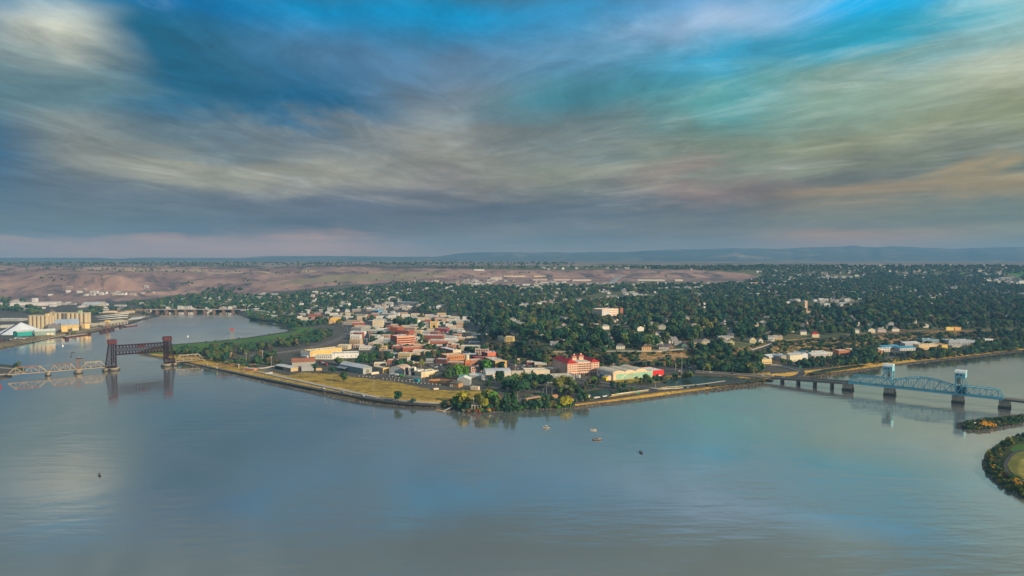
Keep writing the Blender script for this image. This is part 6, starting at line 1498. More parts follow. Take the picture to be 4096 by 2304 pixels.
def boat(px, py, L_, col, label, heading, cabin=True, top=None, canopy=False):
    p = Wt(px, py); root = thing('motor_boat', label, 'boat', (p.x, p.y, 0), heading)
    Wd = L_ * .36; n = 8; vs = []
    def sec(u): return Wd / 2 * (1 - max(0, (u - .45) / .55) ** 2.2) * (.86 + .14 * min(1, u * 4))
    b = MB()
    for k in range(n + 1):
        u = k / n; wv = max(.03, sec(u)); x = (u - .5) * L_; sheer = .95 + .35 * u * u; keel = -.25 + .25 * max(0, u - .6) * 2
        vs += [(x, -wv, sheer), (x, -wv * .8, .1), (x, 0, keel), (x, wv * .8, .1), (x, wv, sheer)]
    fs = [(5 * k + i, 5 * k + i + 1, 5 * k + i + 6, 5 * k + i + 5) for k in range(n) for i in range(4)] + [(0, 4, 3, 2, 1)]
    b.add(vs, fs); b.build('hull', HULLM[col], root)
    g = MB(); 
    for k in range(n):
        for s in (0, 4): g.beam(vs[5 * k + s], vs[5 * (k + 1) + s], .16)
    g.build('gunwale', HULLM['white'], root)
    f = MB(); f.add([(vs[5 * k][0], y * .9, .5) for k in range(n + 1) for y in (vs[5 * k][1], -vs[5 * k][1])], [(2 * k, 2 * k + 1, 2 * k + 3, 2 * k + 2) for k in range(n)]); f.build('floor', HULLM['grey'], root)
    fd = MB(); fd.add([(vs[5 * k][0], y * .96, vs[5 * k][2] - .05) for k in range(5, n + 1) for y in (vs[5 * k][1], -vs[5 * k][1])], [(2 * k, 2 * k + 1, 2 * k + 3, 2 * k + 2) for k in range(n - 5)]); fd.build('foredeck', HULLM['white'], root)
    if cabin:
        c = MB(); x0 = L_ * .02; c.add([(x0 + L_ * .17, -Wd * .36, .9), (x0 + L_ * .17, Wd * .36, .9), (x0 + L_ * .06, Wd * .34, 1.85), (x0 + L_ * .06, -Wd * .34, 1.85), (x0 + L_ * .19, -Wd * .3, .9), (x0 + L_ * .19, Wd * .3, .9)], [(0, 1, 2, 3), (0, 3, 4), (1, 5, 2)]); c.build('windscreen', GLASS, root)
        c = MB(); c.box(-L_ * .06, -Wd * .3, .5, x0 + L_ * .06, -Wd * .08, 1.1); c.box(-L_ * .06, Wd * .08, .5, x0 + L_ * .06, Wd * .3, 1.1); c.build('seat', HULLM['dark'], root)
    if canopy:
        for sx in (-.12, .14):
            for s in (-1, 1): member('canopy_post', (L_ * sx, s * Wd * .38, .9), (L_ * sx, s * Wd * .36, 2.4), .07, HULLM['dark'], root)
        c = MB(); c.box(-L_ * .16, -Wd * .42, 2.4, L_ * .18, Wd * .42, 2.52); c.build('canopy', wallm((.6, .6, .56)), root)
    e = MB(); e.box(-L_ / 2 - .5, -.28, .3, -L_ / 2 - .02, .28, 1.5); e.box(-L_ / 2 - .35, -.1, -.4, -L_ / 2 - .15, .1, .3); e.build('outboard_motor', HULLM['dark'], root)
    return p
def aboard(p, hd, dx_, dy_, top, lb):
    c, s = math.cos(hd), math.sin(hd); person((p.x + c * dx_ - s * dy_, p.y + s * dx_ + c * dy_, .5), hd + math.pi / 2, top, lb)
CL = {'navy': wallm((.02, .03, .07)), 'redc': wallm((.4, .05, .04)), 'khaki': wallm((.25, .2, .12)), 'whitec': wallm((.6, .6, .6)), 'black': wallm((.015, .015, .02))}
h_ = math.pi + .12; p = boat(2185, 1712, 7.2, 'silver', 'cream boat with dark canopy post nearest the wooded point', h_, canopy=True); aboard(p, h_, -.6, .4, CL['redc'], 'person in red sitting under the cream boat canopy')
h_ = math.pi + .05; p = boat(2374, 1721, 6.2, 'white', 'white open boat with a low windscreen, upper of the right pair', h_); aboard(p, h_, -.9, .4, CL['khaki'], 'person in khaki sitting in the white open boat')
h_ = .12; p = boat(2389, 1760, 7.6, 'red', 'red-brown hulled boat moving right below the white boat', h_); aboard(p, h_, -.5, -.3, CL['black'], 'person in black steering the red-brown boat'); aboard(p, h_, -2.0, .3, CL['navy'], 'person in navy at the stern of the red-brown boat')
h_ = -1.35; p = boat(2565, 1812, 5.6, 'dark', 'dark boat heading towards the viewer with a thin wake', h_); aboard(p, h_, -.8, .2, CL['whitec'], 'person in white driving the dark boat with the wake')
h_ = -.9; p = boat(399, 1902, 5.0, 'dark', 'lone dark fishing boat on the open water at left', h_, cabin=False); aboard(p, h_, .1, .1, CL['black'], 'person in black sitting in the lone fishing boat'); aboard(p, h_, -1.3, 0, CL['khaki'], 'second angler at the stern of the lone fishing boat')
boat(293, 1410, 6.5, 'dark', 'small dark boat farthest up the channel beyond the tan trusses', 1.2); boat(285, 1425, 6, 'red', 'small brownish boat between two dark boats in the channel', 1.9); boat(318, 1434, 9, 'dark', 'dark cruiser nearest the tan trusses in the channel', .1, canopy=True)
# wakes: low ridges of water
WK = water_mat('wake_water', (.05, .055, .055), .2, .3)
def wake(pts, label):
    b = MB()
    for a_, b_2 in zip(pts[:-1], pts[1:]):
        A_, B_3 = Wt(*a_), Wt(*b_2); b.add([A_ + Vector((0, -.35, .01)), B_3 + Vector((0, -.35, .01)), B_3 + Vector((0, 0, .06)), A_ + Vector((0, 0, .06)), B_3 + Vector((0, .35, .01)), A_ + Vector((0, .35, .01))], [(0, 1, 2, 3), (3, 2, 4, 5)])
    tag(b.build('wake', WK), kind='stuff')
wake([(2559, 1806), (2545, 1800), (2525, 1795), (2500, 1791), (2475, 1789)], ''); wake([(2562, 1803), (2550, 1797), (2530, 1791), (2505, 1788)], '')
wake([(2370, 1757), (2350, 1757), (2325, 1759)], '')
def buoy(px, py, m_, lb, r_=.9, h=1.6):
    p = Wt(px, py); root = thing('buoy', lb, 'buoy', (p.x, p.y, 0)); b = MB(); b.cyl(0, 0, -.4, h * .5, r_, r_, 10); b.cyl(0, 0, h * .5, h, r_, r_ * .35, 10); b.build('float', m_, root); b = MB(); b.cyl(0, 0, h, h + .5, .15, .15, 6); b.build('lamp', m_, root)
buoy(251, 1384, wallm(WHITE), 'white buoy in the channel below the long barge', 1.3, 2.2); buoy(751, 1346, wallm(WHITE), 'white buoy in the upper river beyond the lift span', 1.3, 2.2); buoy(2, 1549, wallm((.25, .03, .05)), 'red channel buoy at the left edge of the water', 1.0, 4)
for px, py, lb in ((716, 1381, 'round dark bush in the water beside the green levee'),): pass

# jetty, shelter ruin and gazebo on the point
jt = thing('floating_dock', 'wooden floating dock with gangway at the tip of the point', 'dock', (0, 0, 0))
DW = mat('dock_wood', (.42, .30, .17), .85, .25, 1)
a3, b3 = Wt(1745, 1642), Wt(1778, 1646); member('float_deck', (a3.x, a3.y, .5), (b3.x, b3.y, .5), 4.5, DW, jt, .6); c3 = Wt(1814, 1634); member('gangway', (b3.x, b3.y + 1, .9), (c3.x, c3.y, 2.6), 2, CONC, jt, .3)
for k in range(4): u = a3.lerp(b3, k / 3); member('pile', (u.x, u.y + 2.4, -1), (u.x, u.y + 2.4, 2.2), .35, wallm((.1, .08, .06)), jt)
pv = thing('pavilion', 'pale stone pavilion with tall pillars among bushes on the point', 'pavilion', G(1888, 1641), -.1)
PL = wallm((.48, .42, .32))
for i, (x, y, hh) in enumerate(((0, 0, 5.5), (3.2, 0, 4.8), (6.5, 0, 5), (9.5, .5, 5), (1, 5, 13), (7.5, 6, 13), (0, 9, 5), (9, 9, 5))): member('pillar', (x, y, -1.5), (x, y, hh), .8 if hh < 10 else 1.1, PL, pv)
b = MB(); b.box(-2, -1.5, -1.6, 11, 10, .15); b.build('plinth', PL, pv); b = MB(); b.box(-1, -.6, 4.9, 11, 9.6, 5.4); b.build('canopy_slab', wallm((.36, .33, .28)), pv)
B_('hut', 'small orange roofed hut beside the footpath behind the point', (2213, 1597), (2231, 1594), 5, 3.2, (.35, .2, .12), (.48, .22, .10), 'gable', cat='hut', rise=1)
B_('hut', 'white tent-like roofed shelter by the roadside pond', (2341, 1596), (2360, 1594), 5, 3.4, (.62, .46, .34), WHITE, 'hip', cat='hut', rise=3)
B_('hut', 'low orange brick pump house beside the levee road', (970, 1482), (1016, 1483), 7, 4, (.5, .2, .13), (.62, .5, .42), cat='hut', mark='orange pump house', doors=[(2, 2, 2.4, WHITE)], para=.2)
B_('hut', 'small square brick tower with white rim in the rail-side trees', (905, 1427), (924, 1427), 7, 6, (.35, .22, .14), WHITE, cat='hut', para=.2)
w1_ = MB(); 
for (a_, b_2, hh) in (((1020, 1475), (1094, 1468), 1.6), ((1022, 1480), (1085, 1491), 1.4), ((1085, 1491), (1092, 1496), 1.8)):
    pass
def wall_run(name, label, pts, hh, m_, cat, th=.5, posts=None):
    root = thing(name, label, cat, (0, 0, 0))
    for a_, b_2 in zip(pts[:-1], pts[1:]):
        A_, B_3 = G(*a_), G(*b_2); member('wall_panel', (A_.x, A_.y, A_.z + hh / 2 - .3), (B_3.x, B_3.y, B_3.z + hh / 2 - .3), th, m_, root, hh + .6)
    return root
wall_run('retaining_wall', 'pale concrete wall left of the open fronted shed', [(1020, 1477), (1060, 1474), (1097, 1467)], 1.8, CONC, 'wall')
wall_run('retaining_wall', 'long white concrete wall below the open fronted shed', [(1022, 1476), (1055, 1484), (1090, 1494), (1062, 1498)], 2.2, wallm((.6, .56, .48)), 'wall')
def plank_fence(name, label, pts, hh, m_, cat='fence', n=14):
    root = thing(name, label, cat, (0, 0, 0))
    for a_, b_2 in zip(pts[:-1], pts[1:]):
        A_, B_3 = G(*a_), G(*b_2)
        for k in range(n):
            u, v = A_.lerp(B_3, (k + .04) / n), A_.lerp(B_3, (k + .96) / n)
            member('panel', (u.x, u.y, u.z + hh / 2 - .2 + .06 * (k % 3)), (v.x, v.y, v.z + hh / 2 - .2 + .06 * (k % 3)), .12, m_, root, hh)
            if k % 2 == 0: member('post', (u.x, u.y, u.z - .6), (u.x, u.y, u.z + hh), .25, m_, root)
WOODF = mat('cedar_fence', (.48, .22, .07), .85, .25, 1)
plank_fence('wooden_fence', 'orange cedar fence around a yard by the small brown shed', [(1714, 1529), (1755, 1534), (1796, 1541)], 2.6, WOODF)
plank_fence('wooden_fence', 'rear run of orange cedar fence behind the yard', [(1716, 1526), (1760, 1522), (1822, 1526)], 2.6, WOODF)
# guard rails along the levee road
wall_run('guard_rail', 'pale guard rail curving along the junction above the levee', [(2560, 1547), (2600, 1553), (2650, 1556), (2700, 1556), (2760, 1551)], .9, wallm((.6, .6, .56)), 'guard rail', .3)
wall_run('guard_rail', 'long pale guard rail on the inner side of the right levee road', [(2150, 1612), (2280, 1606), (2380, 1592), (2480, 1576), (2560, 1565), (2596, 1560)], .9, wallm((.6, .6, .56)), 'guard rail', .3)
wall_run('guard_rail', 'white rail along the edge of the bluff road', [(2480, 1406), (2560, 1408), (2640, 1407), (2740, 1396), (2840, 1388)], .9, wallm((.62, .6, .52)), 'guard rail', .5)
wall_run('guard_rail', 'pale rail on the outside of the curving road beyond the viaduct', [(3085, 1460), (3130, 1462), (3190, 1474), (3215, 1488), (3208, 1500)], .9, wallm((.5, .5, .46)), 'guard rail', .3)

# ------------------------------------------------------------------ vehicles
CARM = {'white': wallm((.72, .72, .72)), 'silver': wallm((.42, .43, .45)), 'black': wallm((.02, .02, .025)), 'red': wallm((.35, .03, .03)), 'blue': wallm((.04, .08, .2)), 'grey': wallm((.16, .17, .18))}
def car_meshes(kind):
    L_, Wd, hb, hc = {'car': (4.5, 1.8, .95, 1.45), 'pickup': (5.4, 1.95, 1.1, 1.75), 'van': (5.6, 2.0, 1.2, 2.2)}[kind]
    b = MB(); b.prism([(0, .35), (L_, .35), (L_, hb * .8), (L_ * .97, hb), (.12, hb), (0, hb * .75)], -Wd / 2, Wd / 2)
    g = MB(); x0, x1 = {'car': (.18, .80), 'pickup': (.42, .78), 'van': (.04, .82)}[kind]
    g.prism([(L_ * x0, hb), (L_ * x1, hb), (L_ * (x1 - .10), hc - .08), (L_ * (x0 + .08), hc - .08)], -Wd * .45, Wd * .45)
    r_ = MB(); r_.prism([(L_ * (x0 + .08), hc - .08), (L_ * (x1 - .10), hc - .08), (L_ * (x1 - .13), hc), (L_ * (x0 + .11), hc)], -Wd * .44, Wd * .44)
    wh = MB(); n = 10; R_ = .36
    vs = [(R_ * math.cos(2 * math.pi * i / n), -.12, R_ * math.sin(2 * math.pi * i / n)) for i in range(n)] + [(R_ * math.cos(2 * math.pi * i / n), .12, R_ * math.sin(2 * math.pi * i / n)) for i in range(n)]
    wh.add(vs, [tuple(range(n)), tuple(range(2 * n - 1, n - 1, -1))] + [(i, i + n, (i + 1) % n + n, (i + 1) % n) for i in range(n)])
    return dict(L=L_, W=Wd, body={}, b=b, glass=g.mesh('cabin_glass', GLASS), r=r_, roof={}, wheel=wh.mesh('wheel', wallm((.02, .02, .02))))
CARS = {k: car_meshes(k) for k in ('car', 'pickup', 'van')}
def car(px, py, col, label=None, kind='car', rz=0.0, full=True, name='parked_car', auto=None, group=None, on=None):
    c = CARS[kind]; p = on if on is not None else G(px, py, .45)
    root = thing(name, label, {'car': 'car', 'pickup': 'pickup truck', 'van': 'van'}[kind], p, rz, group)
    if col not in c['body']: c['body'][col] = c['b'].mesh('body', CARM[col]); c['roof'][col] = c['r'].mesh('roof', CARM[col])
    link('body', c['body'][col], root, (-c['L'] / 2, 0, 0)); link('cabin_glass', c['glass'], root, (-c['L'] / 2, 0, 0)); link('roof', c['roof'][col], root, (-c['L'] / 2, 0, 0))
    if full:
        for x in (.19, .80):
            for y in (-.42, .42): link('wheel', c['wheel'], root, (c['L'] * (x - .5), c['W'] * y, .36))
    if auto: pend(root, px, py, auto, auto + 's', 'car', group)
    return root
def road_dir(a, b): p, q = G(*a), G(*b); return math.atan2(q.y - p.y, q.x - p.x)
car(1292, 1556, 'white', 'white car farthest left on the levee road beside the field', rz=road_dir((1200, 1540), (1290, 1557)), name='car')
car(1372, 1571, 'silver', 'silver car between the two white cars on the levee road', rz=road_dir((1290, 1557), (1372, 1572)), name='car')
car(1452, 1586, 'white', 'white and black car nearest the field tree on the levee road', rz=road_dir((1372, 1572), (1450, 1587)), name='car')
car(828, 1459, 'white', 'white car emerging from under the railway girder', rz=-.8, name='car')
car(2327, 1604, 'white', 'white car on the levee road by the white roofed shelter', rz=.3, name='car')
car(2396, 1600, 'black', 'black car leaving the trees on the right levee road', rz=.4, name='car')
car(2718, 1487, 'white', 'white car turning onto the viaduct beside the red shop', rz=-.1, name='car')
car(2762, 1473, 'white', 'white van on the street behind the viaduct end', 'van', name='van')
car(2325, 1503, 'black', 'dark car parked between the pink hotel and the blue doors', rz=.3)
A1, L1_, L2_, BR, bd = VIA
def on_seg(a, b, t_, za, zb_): c = a.lerp(b, t_); return Vector((c.x, c.y, lerp(za, zb_, t_) + 1.3))
for t_, col, lb in ((.12, 'white', 'white car nearest the levee on the viaduct over the pond'), (.52, 'black', 'dark car halfway along the viaduct over the pond'), (.80, 'white', 'white car near the far end of the viaduct over the pond')):
    car(0, 0, col, lb, rz=math.atan2(L2_.y - L1_.y, L2_.x - L1_.x), name='car', on=on_seg(L1_, L2_, t_, 5.6, 6.6))
for t_, col, lb in ((.86, 'white', 'white car where the viaduct leaves the levee'), (.45, 'black', 'dark car in the middle of the long approach viaduct'), (.06, 'silver', 'silver car about to enter the blue truss bridge')):
    car(0, 0, col, lb, rz=math.atan2(L1_.y - A1.y, L1_.x - A1.x), name='car', on=on_seg(A1, L1_, t_, 9.4, 5.6))
# trailers, trucks and boxes
def trailer(px, py, px2, py2, h, wd, col, label, name='trailer', cat='trailer', wheels=True, cab=None):
    p, q = G(px, py, .3), G(px2, py2, .3); d = q - p; L_ = math.hypot(d.x, d.y); root = thing(name, label, cat, p, math.atan2(d.y, d.x))
    b = MB(); b.box(0, 0, .9 if wheels else 0, L_, wd, h); b.build('box_body', wallm(col), root)
    if wheels:
        for x in (L_ * .12, L_ * .8):
            for y in (.1, wd - .1): link('wheel', CARS['car']['wheel'], root, (x, y, .5), None, 1.3)
    if cab: b = MB(); b.prism([(L_, .6), (L_ + 2, .6), (L_ + 2, 1.6), (L_ + 1.5, 2.7), (L_, 2.7)], 0, wd); b.build('cab', wallm(cab), root); g = MB(); g.box(L_ + .6, -.03, 1.7, L_ + 1.4, wd + .03, 2.4); g.build('cab_window', GLASS, root)
    d_ = MB(); d_.box(L_ * .55, -.05, 1, L_ * .55 + 1, .02, h * .8); d_.build('door', wallm(tuple(v * .8 for v in col)), root)
    return root
trailer(1486, 1502, 1516, 1499, 3.9, 3, (.70, .60, .45), 'cream box trailer parked below the blue-grey barn door')
trailer(1655, 1526, 1673, 1529, 3.4, 3, (.03, .34, .42), 'bright teal skip parked in the gravel yard', wheels=False, name='skip', cat='skip')
car(1645, 1523, 'white', 'white pickup beside the bright teal skip', 'pickup', rz=-.2)
trailer(1558, 1503, 1568, 1504, 3, 2.6, (.6, .62, .62), 'left white box truck beside the arched workshop hall', cab=(.5, .5, .5), name='box_truck', cat='truck')
trailer(1576, 1505, 1588, 1506, 3.2, 2.6, (.66, .66, .64), 'right white box truck beside the arched workshop hall', cab=(.6, .6, .6), name='box_truck', cat='truck')
trailer(1594, 1508, 1609, 1509, 2.6, 2.6, (.06, .32, .05), 'green flatbed truck beside the pale block wall', cab=(.05, .3, .05), name='flatbed_truck', cat='truck')
trailer(1735, 1563, 1755, 1562, 2.6, 2.6, (.72, .62, .50), 'small cream camper standing at the field edge')
trailer(1882, 1560, 1913, 1563, 4.2, 4.4, (.66, .56, .42), 'white site cabin on the gravel below the grey gabled shed', wheels=False, name='site_cabin', cat='cabin')
trailer(2407, 1521, 2425, 1524, 4.2, 4, (.78, .52, .02), 'bright yellow skip by the blue storage doors', wheels=False, name='skip', cat='skip')
trailer(2305, 1512, 2318, 1513, 4, 4, (.66, .62, .56), 'white box cabin below the pink hotel', wheels=False, name='site_cabin', cat='cabin')
trailer(1203, 1430, 1228, 1433, 3.6, 3, (.6, .62, .64), 'white semi trailer docked at the white warehouse wing')
for k, (x, y) in enumerate(((1273, 1452), (1284, 1458), (1294, 1461))): trailer(x, y, x + 9, y + 2, 3, 2.6, (.28, .04, .05) if k != 1 else (.5, .5, .5), ['leftmost', 'middle', 'rightmost'][k] + ' vehicle of the fire engine row by the rusty shed', cab=(.28, .04, .05), name='fire_engine', cat='fire engine')
# parked cars in lots and along streets
LOTS = [('parking lot', [(1500, 1430), (1560, 1425), (1570, 1436), (1510, 1440)], 10), ('lot', [(1700, 1462), (1790, 1458), (1800, 1476), (1720, 1478)], 16), ('lot', [(2010, 1462), (2120, 1462), (2140, 1476), (2020, 1478)], 24),
        ('lot', [(1790, 1374), (1880, 1364), (1900, 1382), (1820, 1384)], 26), ('lot', [(1470, 1420), (1500, 1418), (1510, 1430), (1480, 1432)], 6), ('street', [(1452, 1330), (1468, 1330), (1472, 1388), (1450, 1388)], 14),
        ('lot', [(1760, 1330), (1840, 1328), (1850, 1340), (1770, 1342)], 14), ('port', [(0, 1352), (110, 1350), (110, 1362), (0, 1372)], 14), ('lot', [(3340, 1424), (3420, 1420), (3430, 1428), (3350, 1432)], 8), ('lot', [(1580, 1440), (1640, 1438), (1650, 1448), (1590, 1450)], 9)]
LOTPX = []
for nm, pg, n in LOTS:
    a_ = np.array(pg, float); x0, y0 = a_.min(0); x1, y1 = a_.max(0); k = 0
    while k < n:
        x = random.uniform(x0, x1); y = random.uniform(y0, y1)
        if not bool(inpoly(np.array(x), np.array(y), pg)): continue
        k += 1; col = random.choice(['white', 'white', 'silver', 'black', 'red', 'blue', 'grey']); kd = random.choice(['car', 'car', 'pickup'])
        car(x, y, col, None, kd, rz=R(-14) + (math.pi / 2 if nm == 'street' else random.choice([0, math.pi / 2])), full=False, auto=f'{col} ' + ('pickup' if kd == 'pickup' else 'car'), group='vehicles parked around the town centre')
    LOTPX.append(pg); BLOCK.append(pg)
MARKS += [(4050, 1760, 'top of the round park'), (3940, 1850, 'left shore of the round park'), (3980, 1910, 'lower left park shore'), (4070, 1955, 'bottom of the round park'), (4020, 1840, 'round park path'), (3870, 1700, 'tip of the spit'), (3960, 1700, 'middle of the spit'), (4060, 1680, 'far end of the spit'), (1850, 1645, 'stone pavilion'), (1960, 1650, 'shore of the wooded point'), (2060, 1630, 'conifer clump'), (2260, 1625, 'yellow green trees'), (2160, 1600, 'timber footbridge'), (2100, 1440, 'shaded bluff'), (2350, 1440, 'bluff above the hotel'), (2650, 1425, 'bare eroded bluff'), (2850, 1450, 'wooded ravine'), (3300, 1380, 'right bluff'), (800, 1400, 'levee lawn'), (1000, 1400, 'railside grove'), (1250, 1350, 'railway curve'), (1460, 1360, 'long main street'), (2070, 1470, 'car park by the hotel'), (1840, 1375, 'car park under the bluff')]

# ------------------------------------------------------------------ poles and lamps
POLE = wallm((.30, .25, .19)); POLEW = wallm((.5, .46, .4))
def utility_pole(px, py, top_py, label, arms=2, m=POLE):
    p = G(px, py); s = p.y / FOC; h = (py - top_py) * s; root = thing('utility_pole', label, 'utility pole', p, R(20))
    b = MB(); b.cyl(0, 0, -1, h, .28, .18, 8); b.build('mast', m, root)
    for k in range(arms): member('crossarm', (-1.6, 0, h - .6 - 1.4 * k), (1.6, 0, h - .6 - 1.4 * k), .22, m, root)
    for x in (-1.4, 0, 1.4): b = MB(); b.cyl(x, 0, h - .5, h - .1, .09, .09, 6); b.build('insulator', wallm(WHITE), root)
    return p + Vector((0, 0, h - .5))
def street_lamp(px, py, top_py, label, side=-1, m=POLEW):
    p = G(px, py); s = p.y / FOC; h = (py - top_py) * s; root = thing('street_lamp', label, 'street lamp', p)
    b = MB(); b.cyl(0, 0, -1, h, .17, .10, 8); b.build('mast', m, root); member('arm', (0, 0, h - .1), (side * 2.0, 0, h + .3), .12, m, root); b = MB(); b.box(side * 2 - .5, -.2, h + .2, side * 2 + .5, .2, h + .42); b.build('lamp_head', wallm((.6, .6, .58)), root)
a1 = utility_pole(1496, 1577, 1521, 'weathered pole with double crossarm standing in the golden field')
utility_pole(1556, 1490, 1437, 'tall pole with many crossarms beside the tan workshop', 5); utility_pole(1541, 1500, 1468, 'dark pole in front of the sunlit yellow end wall', 1); utility_pole(1685, 1521, 1440, 'tallest pale pole by the cream roller door warehouse', 0, POLEW)
utility_pole(1696, 1530, 1490, 'dark pole in the gravel yard beside the cedar fence', 1); utility_pole(1727, 1522, 1496, 'short dark pole behind the cedar fence', 1); utility_pole(1238, 1513, 1480, 'lone dark pole at the left end of the field', 1)
utility_pole(1327, 1543, 1503, 'dark pole between the round tree and the levee road', 1); utility_pole(1248, 1438, 1385, 'pole beside the left corner of the yellow warehouse', 1); utility_pole(1338, 1452, 1402, 'thin pole before the white industrial building', 1)
q1 = utility_pole(2453, 1521, 1451, 'tall pole rising before the mural corner', 2, POLEW); utility_pole(2356, 1506, 1470, 'pole between the pink hotel and the white storage wall', 0); utility_pole(2062, 1503, 1460, 'pale pole beyond the tan flat building', 1, POLEW)
q2 = utility_pole(2727, 1496, 1412, 'tall pole at the near end of the viaduct', 1, POLEW); utility_pole(2702, 1484, 1449, 'thin pole between the red shop and the viaduct', 0, POLEW); utility_pole(3012, 1424, 1381, 'tall pale pole beside the climbing bluff road', 1, POLEW)
utility_pole(2605, 1450, 1430, 'short wooden pole on the eroded bluff', 0); utility_pole(3170, 1440, 1402, 'dark pole in front of the blue striped warehouse', 2); utility_pole(3331, 1440, 1405, 'dark pole by the white roofed depot', 1); utility_pole(3739, 1408, 1372, 'dark pole in front of the cream warehouse', 1)
utility_pole(3608, 1404, 1370, 'dark pole between the blue roofed rows', 1); utility_pole(3836, 1390, 1360, 'dark pole before the blue grey factory', 1); utility_pole(2654, 1402, 1378, 'pale pole before the black roofed bungalow', 0, POLEW); utility_pole(2232, 1388, 1362, 'pale pole among the grey bluff houses', 1, POLEW)
for i, (x, y, ty) in enumerate(((942, 1410, 1395), (966, 1418, 1392), (985, 1455, 1412), (1050, 1447, 1400), (1085, 1466, 1424), (955, 1478, 1455))): utility_pole(x, y, ty, ['leftmost', 'second', 'third', 'fourth', 'fifth', 'lowest'][i] + ' pale mast of the rail-side switchyard', 3 if i in (3, 4) else 1, POLEW)
for x, y, ty, lb, sd_ in ((2070, 1600, 1568, 'lamp post at the lower end of the footbridge', 1), (2172, 1590, 1553, 'lamp post behind the right half of the footbridge', 1), (2186, 1580, 1538, 'slim lamp post rising above the path trees', 1), (2208, 1588, 1555, 'lamp post beside the small orange hut', 1),
                           (2622, 1554, 1527, 'lamp post with arm at the road junction above the levee', -1), (2704, 1555, 1528, 'lamp post on the guard rail beside the pond', 1), (2512, 1586, 1568, 'lamp post left of the green road sign', 1), (2660, 1568, 1547, 'lamp post on the outer side of the levee road', 1),
                           (2778, 1488, 1464, 'lamp post at the start of the viaduct over the pond', 1), (2814, 1494, 1467, 'first tall lamp along the viaduct over the pond', 1), (2928, 1500, 1473, 'second tall lamp along the viaduct over the pond', 1), (3050, 1504, 1480, 'third tall lamp along the viaduct over the pond', 1),
                           (1300, 1576, 1551, 'left lamp post on the levee edge beside the white car', 1), (1401, 1590, 1569, 'middle lamp post on the levee edge near the field pole', 1), (125, 1372, 1356, 'left lamp of the port road below the teal shed', 1), (168, 1363, 1347, 'middle lamp of the port road', 1), (193, 1359, 1344, 'right lamp of the port road', 1),
                           (3312, 1240, 1205, 'tallest floodlight mast by the sports ground', 1), (3347, 1243, 1219, 'left floodlight of the close pair at the sports ground', 1), (3352, 1240, 1216, 'rear floodlight of the close pair at the sports ground', 1), (3370, 1243, 1218, 'right floodlight at the sports ground', 1), (3192, 1255, 1205, 'thin mast left of the slender tan tower', 1), (3184, 1250, 1210, 'thinnest mast left of the slender tan tower', 1)):
    street_lamp(x, y, ty, lb, sd_)
sg_ = thing('road_sign', 'green road sign on a post beside the right levee road', 'road sign', G(2548, 1582)); b = MB(); b.cyl(0, 0, -.5, 3, .1, n=6); b.build('post', POLEW, sg_); b = MB(); b.box(-.3, -.2, 2.2, 2.6, -.08, 4); b.build('sign_panel', wallm((.02, .3, .14)), sg_)
sg_ = thing('road_sign', 'green road sign on the bend beyond the approach viaduct', 'road sign', G(3200, 1476)); b = MB(); b.cyl(0, 0, -.5, 3, .1, n=6); b.build('post', POLEW, sg_); b = MB(); b.box(-1, -.2, 2.2, 1.6, -.08, 4); b.build('sign_panel', wallm((.02, .3, .14)), sg_)
# pale marker posts along the gravel yard
k = 0
for (x0, y0, x1, y1, n) in ((1437, 1506, 1496, 1511, 5), (1532, 1516, 1640, 1528, 8), (1655, 1531, 1775, 1543, 9), (1558, 1506, 1596, 1513, 4)):
    for i in range(n):
        x = lerp(x0, x1, i / (n - 1)); y = lerp(y0, y1, i / (n - 1)); o = thing('marker_post', None, 'marker post', G(x, y), 0, 'white marker posts edging the gravel yard'); b = MB(); b.cyl(0, 0, -.5, 1.3, .3, n=6); b.build('post', wallm(WHITE), o); b = MB(); b.cyl(0, 0, 1.3, 1.5, .34, n=6); b.build('cap', wallm((.6, .5, .4)), o)
        pend(o, x, y, 'white marker post', 'white marker posts', 'marker post', 'white marker posts edging the gravel yard')
# overhead wires
wr = thing('overhead_wire', 'sagging pale wires between the mural pole and the viaduct pole', 'wire', (0, 0, 0))
for dz_ in (0, -1.4):
    for k in range(8):
        f0, f1 = k / 8, (k + 1) / 8; s0, s1 = -6 * 4 * f0 * (1 - f0) * .35, -6 * 4 * f1 * (1 - f1) * .35
        member('wire', q1.lerp(q2, f0) + Vector((0, 0, s0 + dz_)), q1.lerp(q2, f1) + Vector((0, 0, s1 + dz_)), .10, wallm((.42, .4, .36)), wr)
# walker on the park path
person(G(4011, 1883, 0), 2.6, CL['black'], 'person in black walking on the path edge in the round park', sit=False)
b_ = thing('park_sign', 'small white sign board on the bushy spit', 'sign', G(3900, 1703)); b = MB(); b.cyl(0, 0, -.5, 3.4, .08, n=6); b.build('post', POLEW, b_); b = MB(); b.box(-1, -.1, 2.4, 1, 0, 3.5); b.build('sign_panel', wallm(WHITE), b_)
b_ = thing('park_sign', 'slim T-shaped post at the top of the bushy spit', 'sign', G(3896, 1682)); member('post', (0, 0, -.5), (0, 0, 5), .2, POLE, b_); member('crossbar', (-1, 0, 5), (1, 0, 5), .2, POLE, b_)

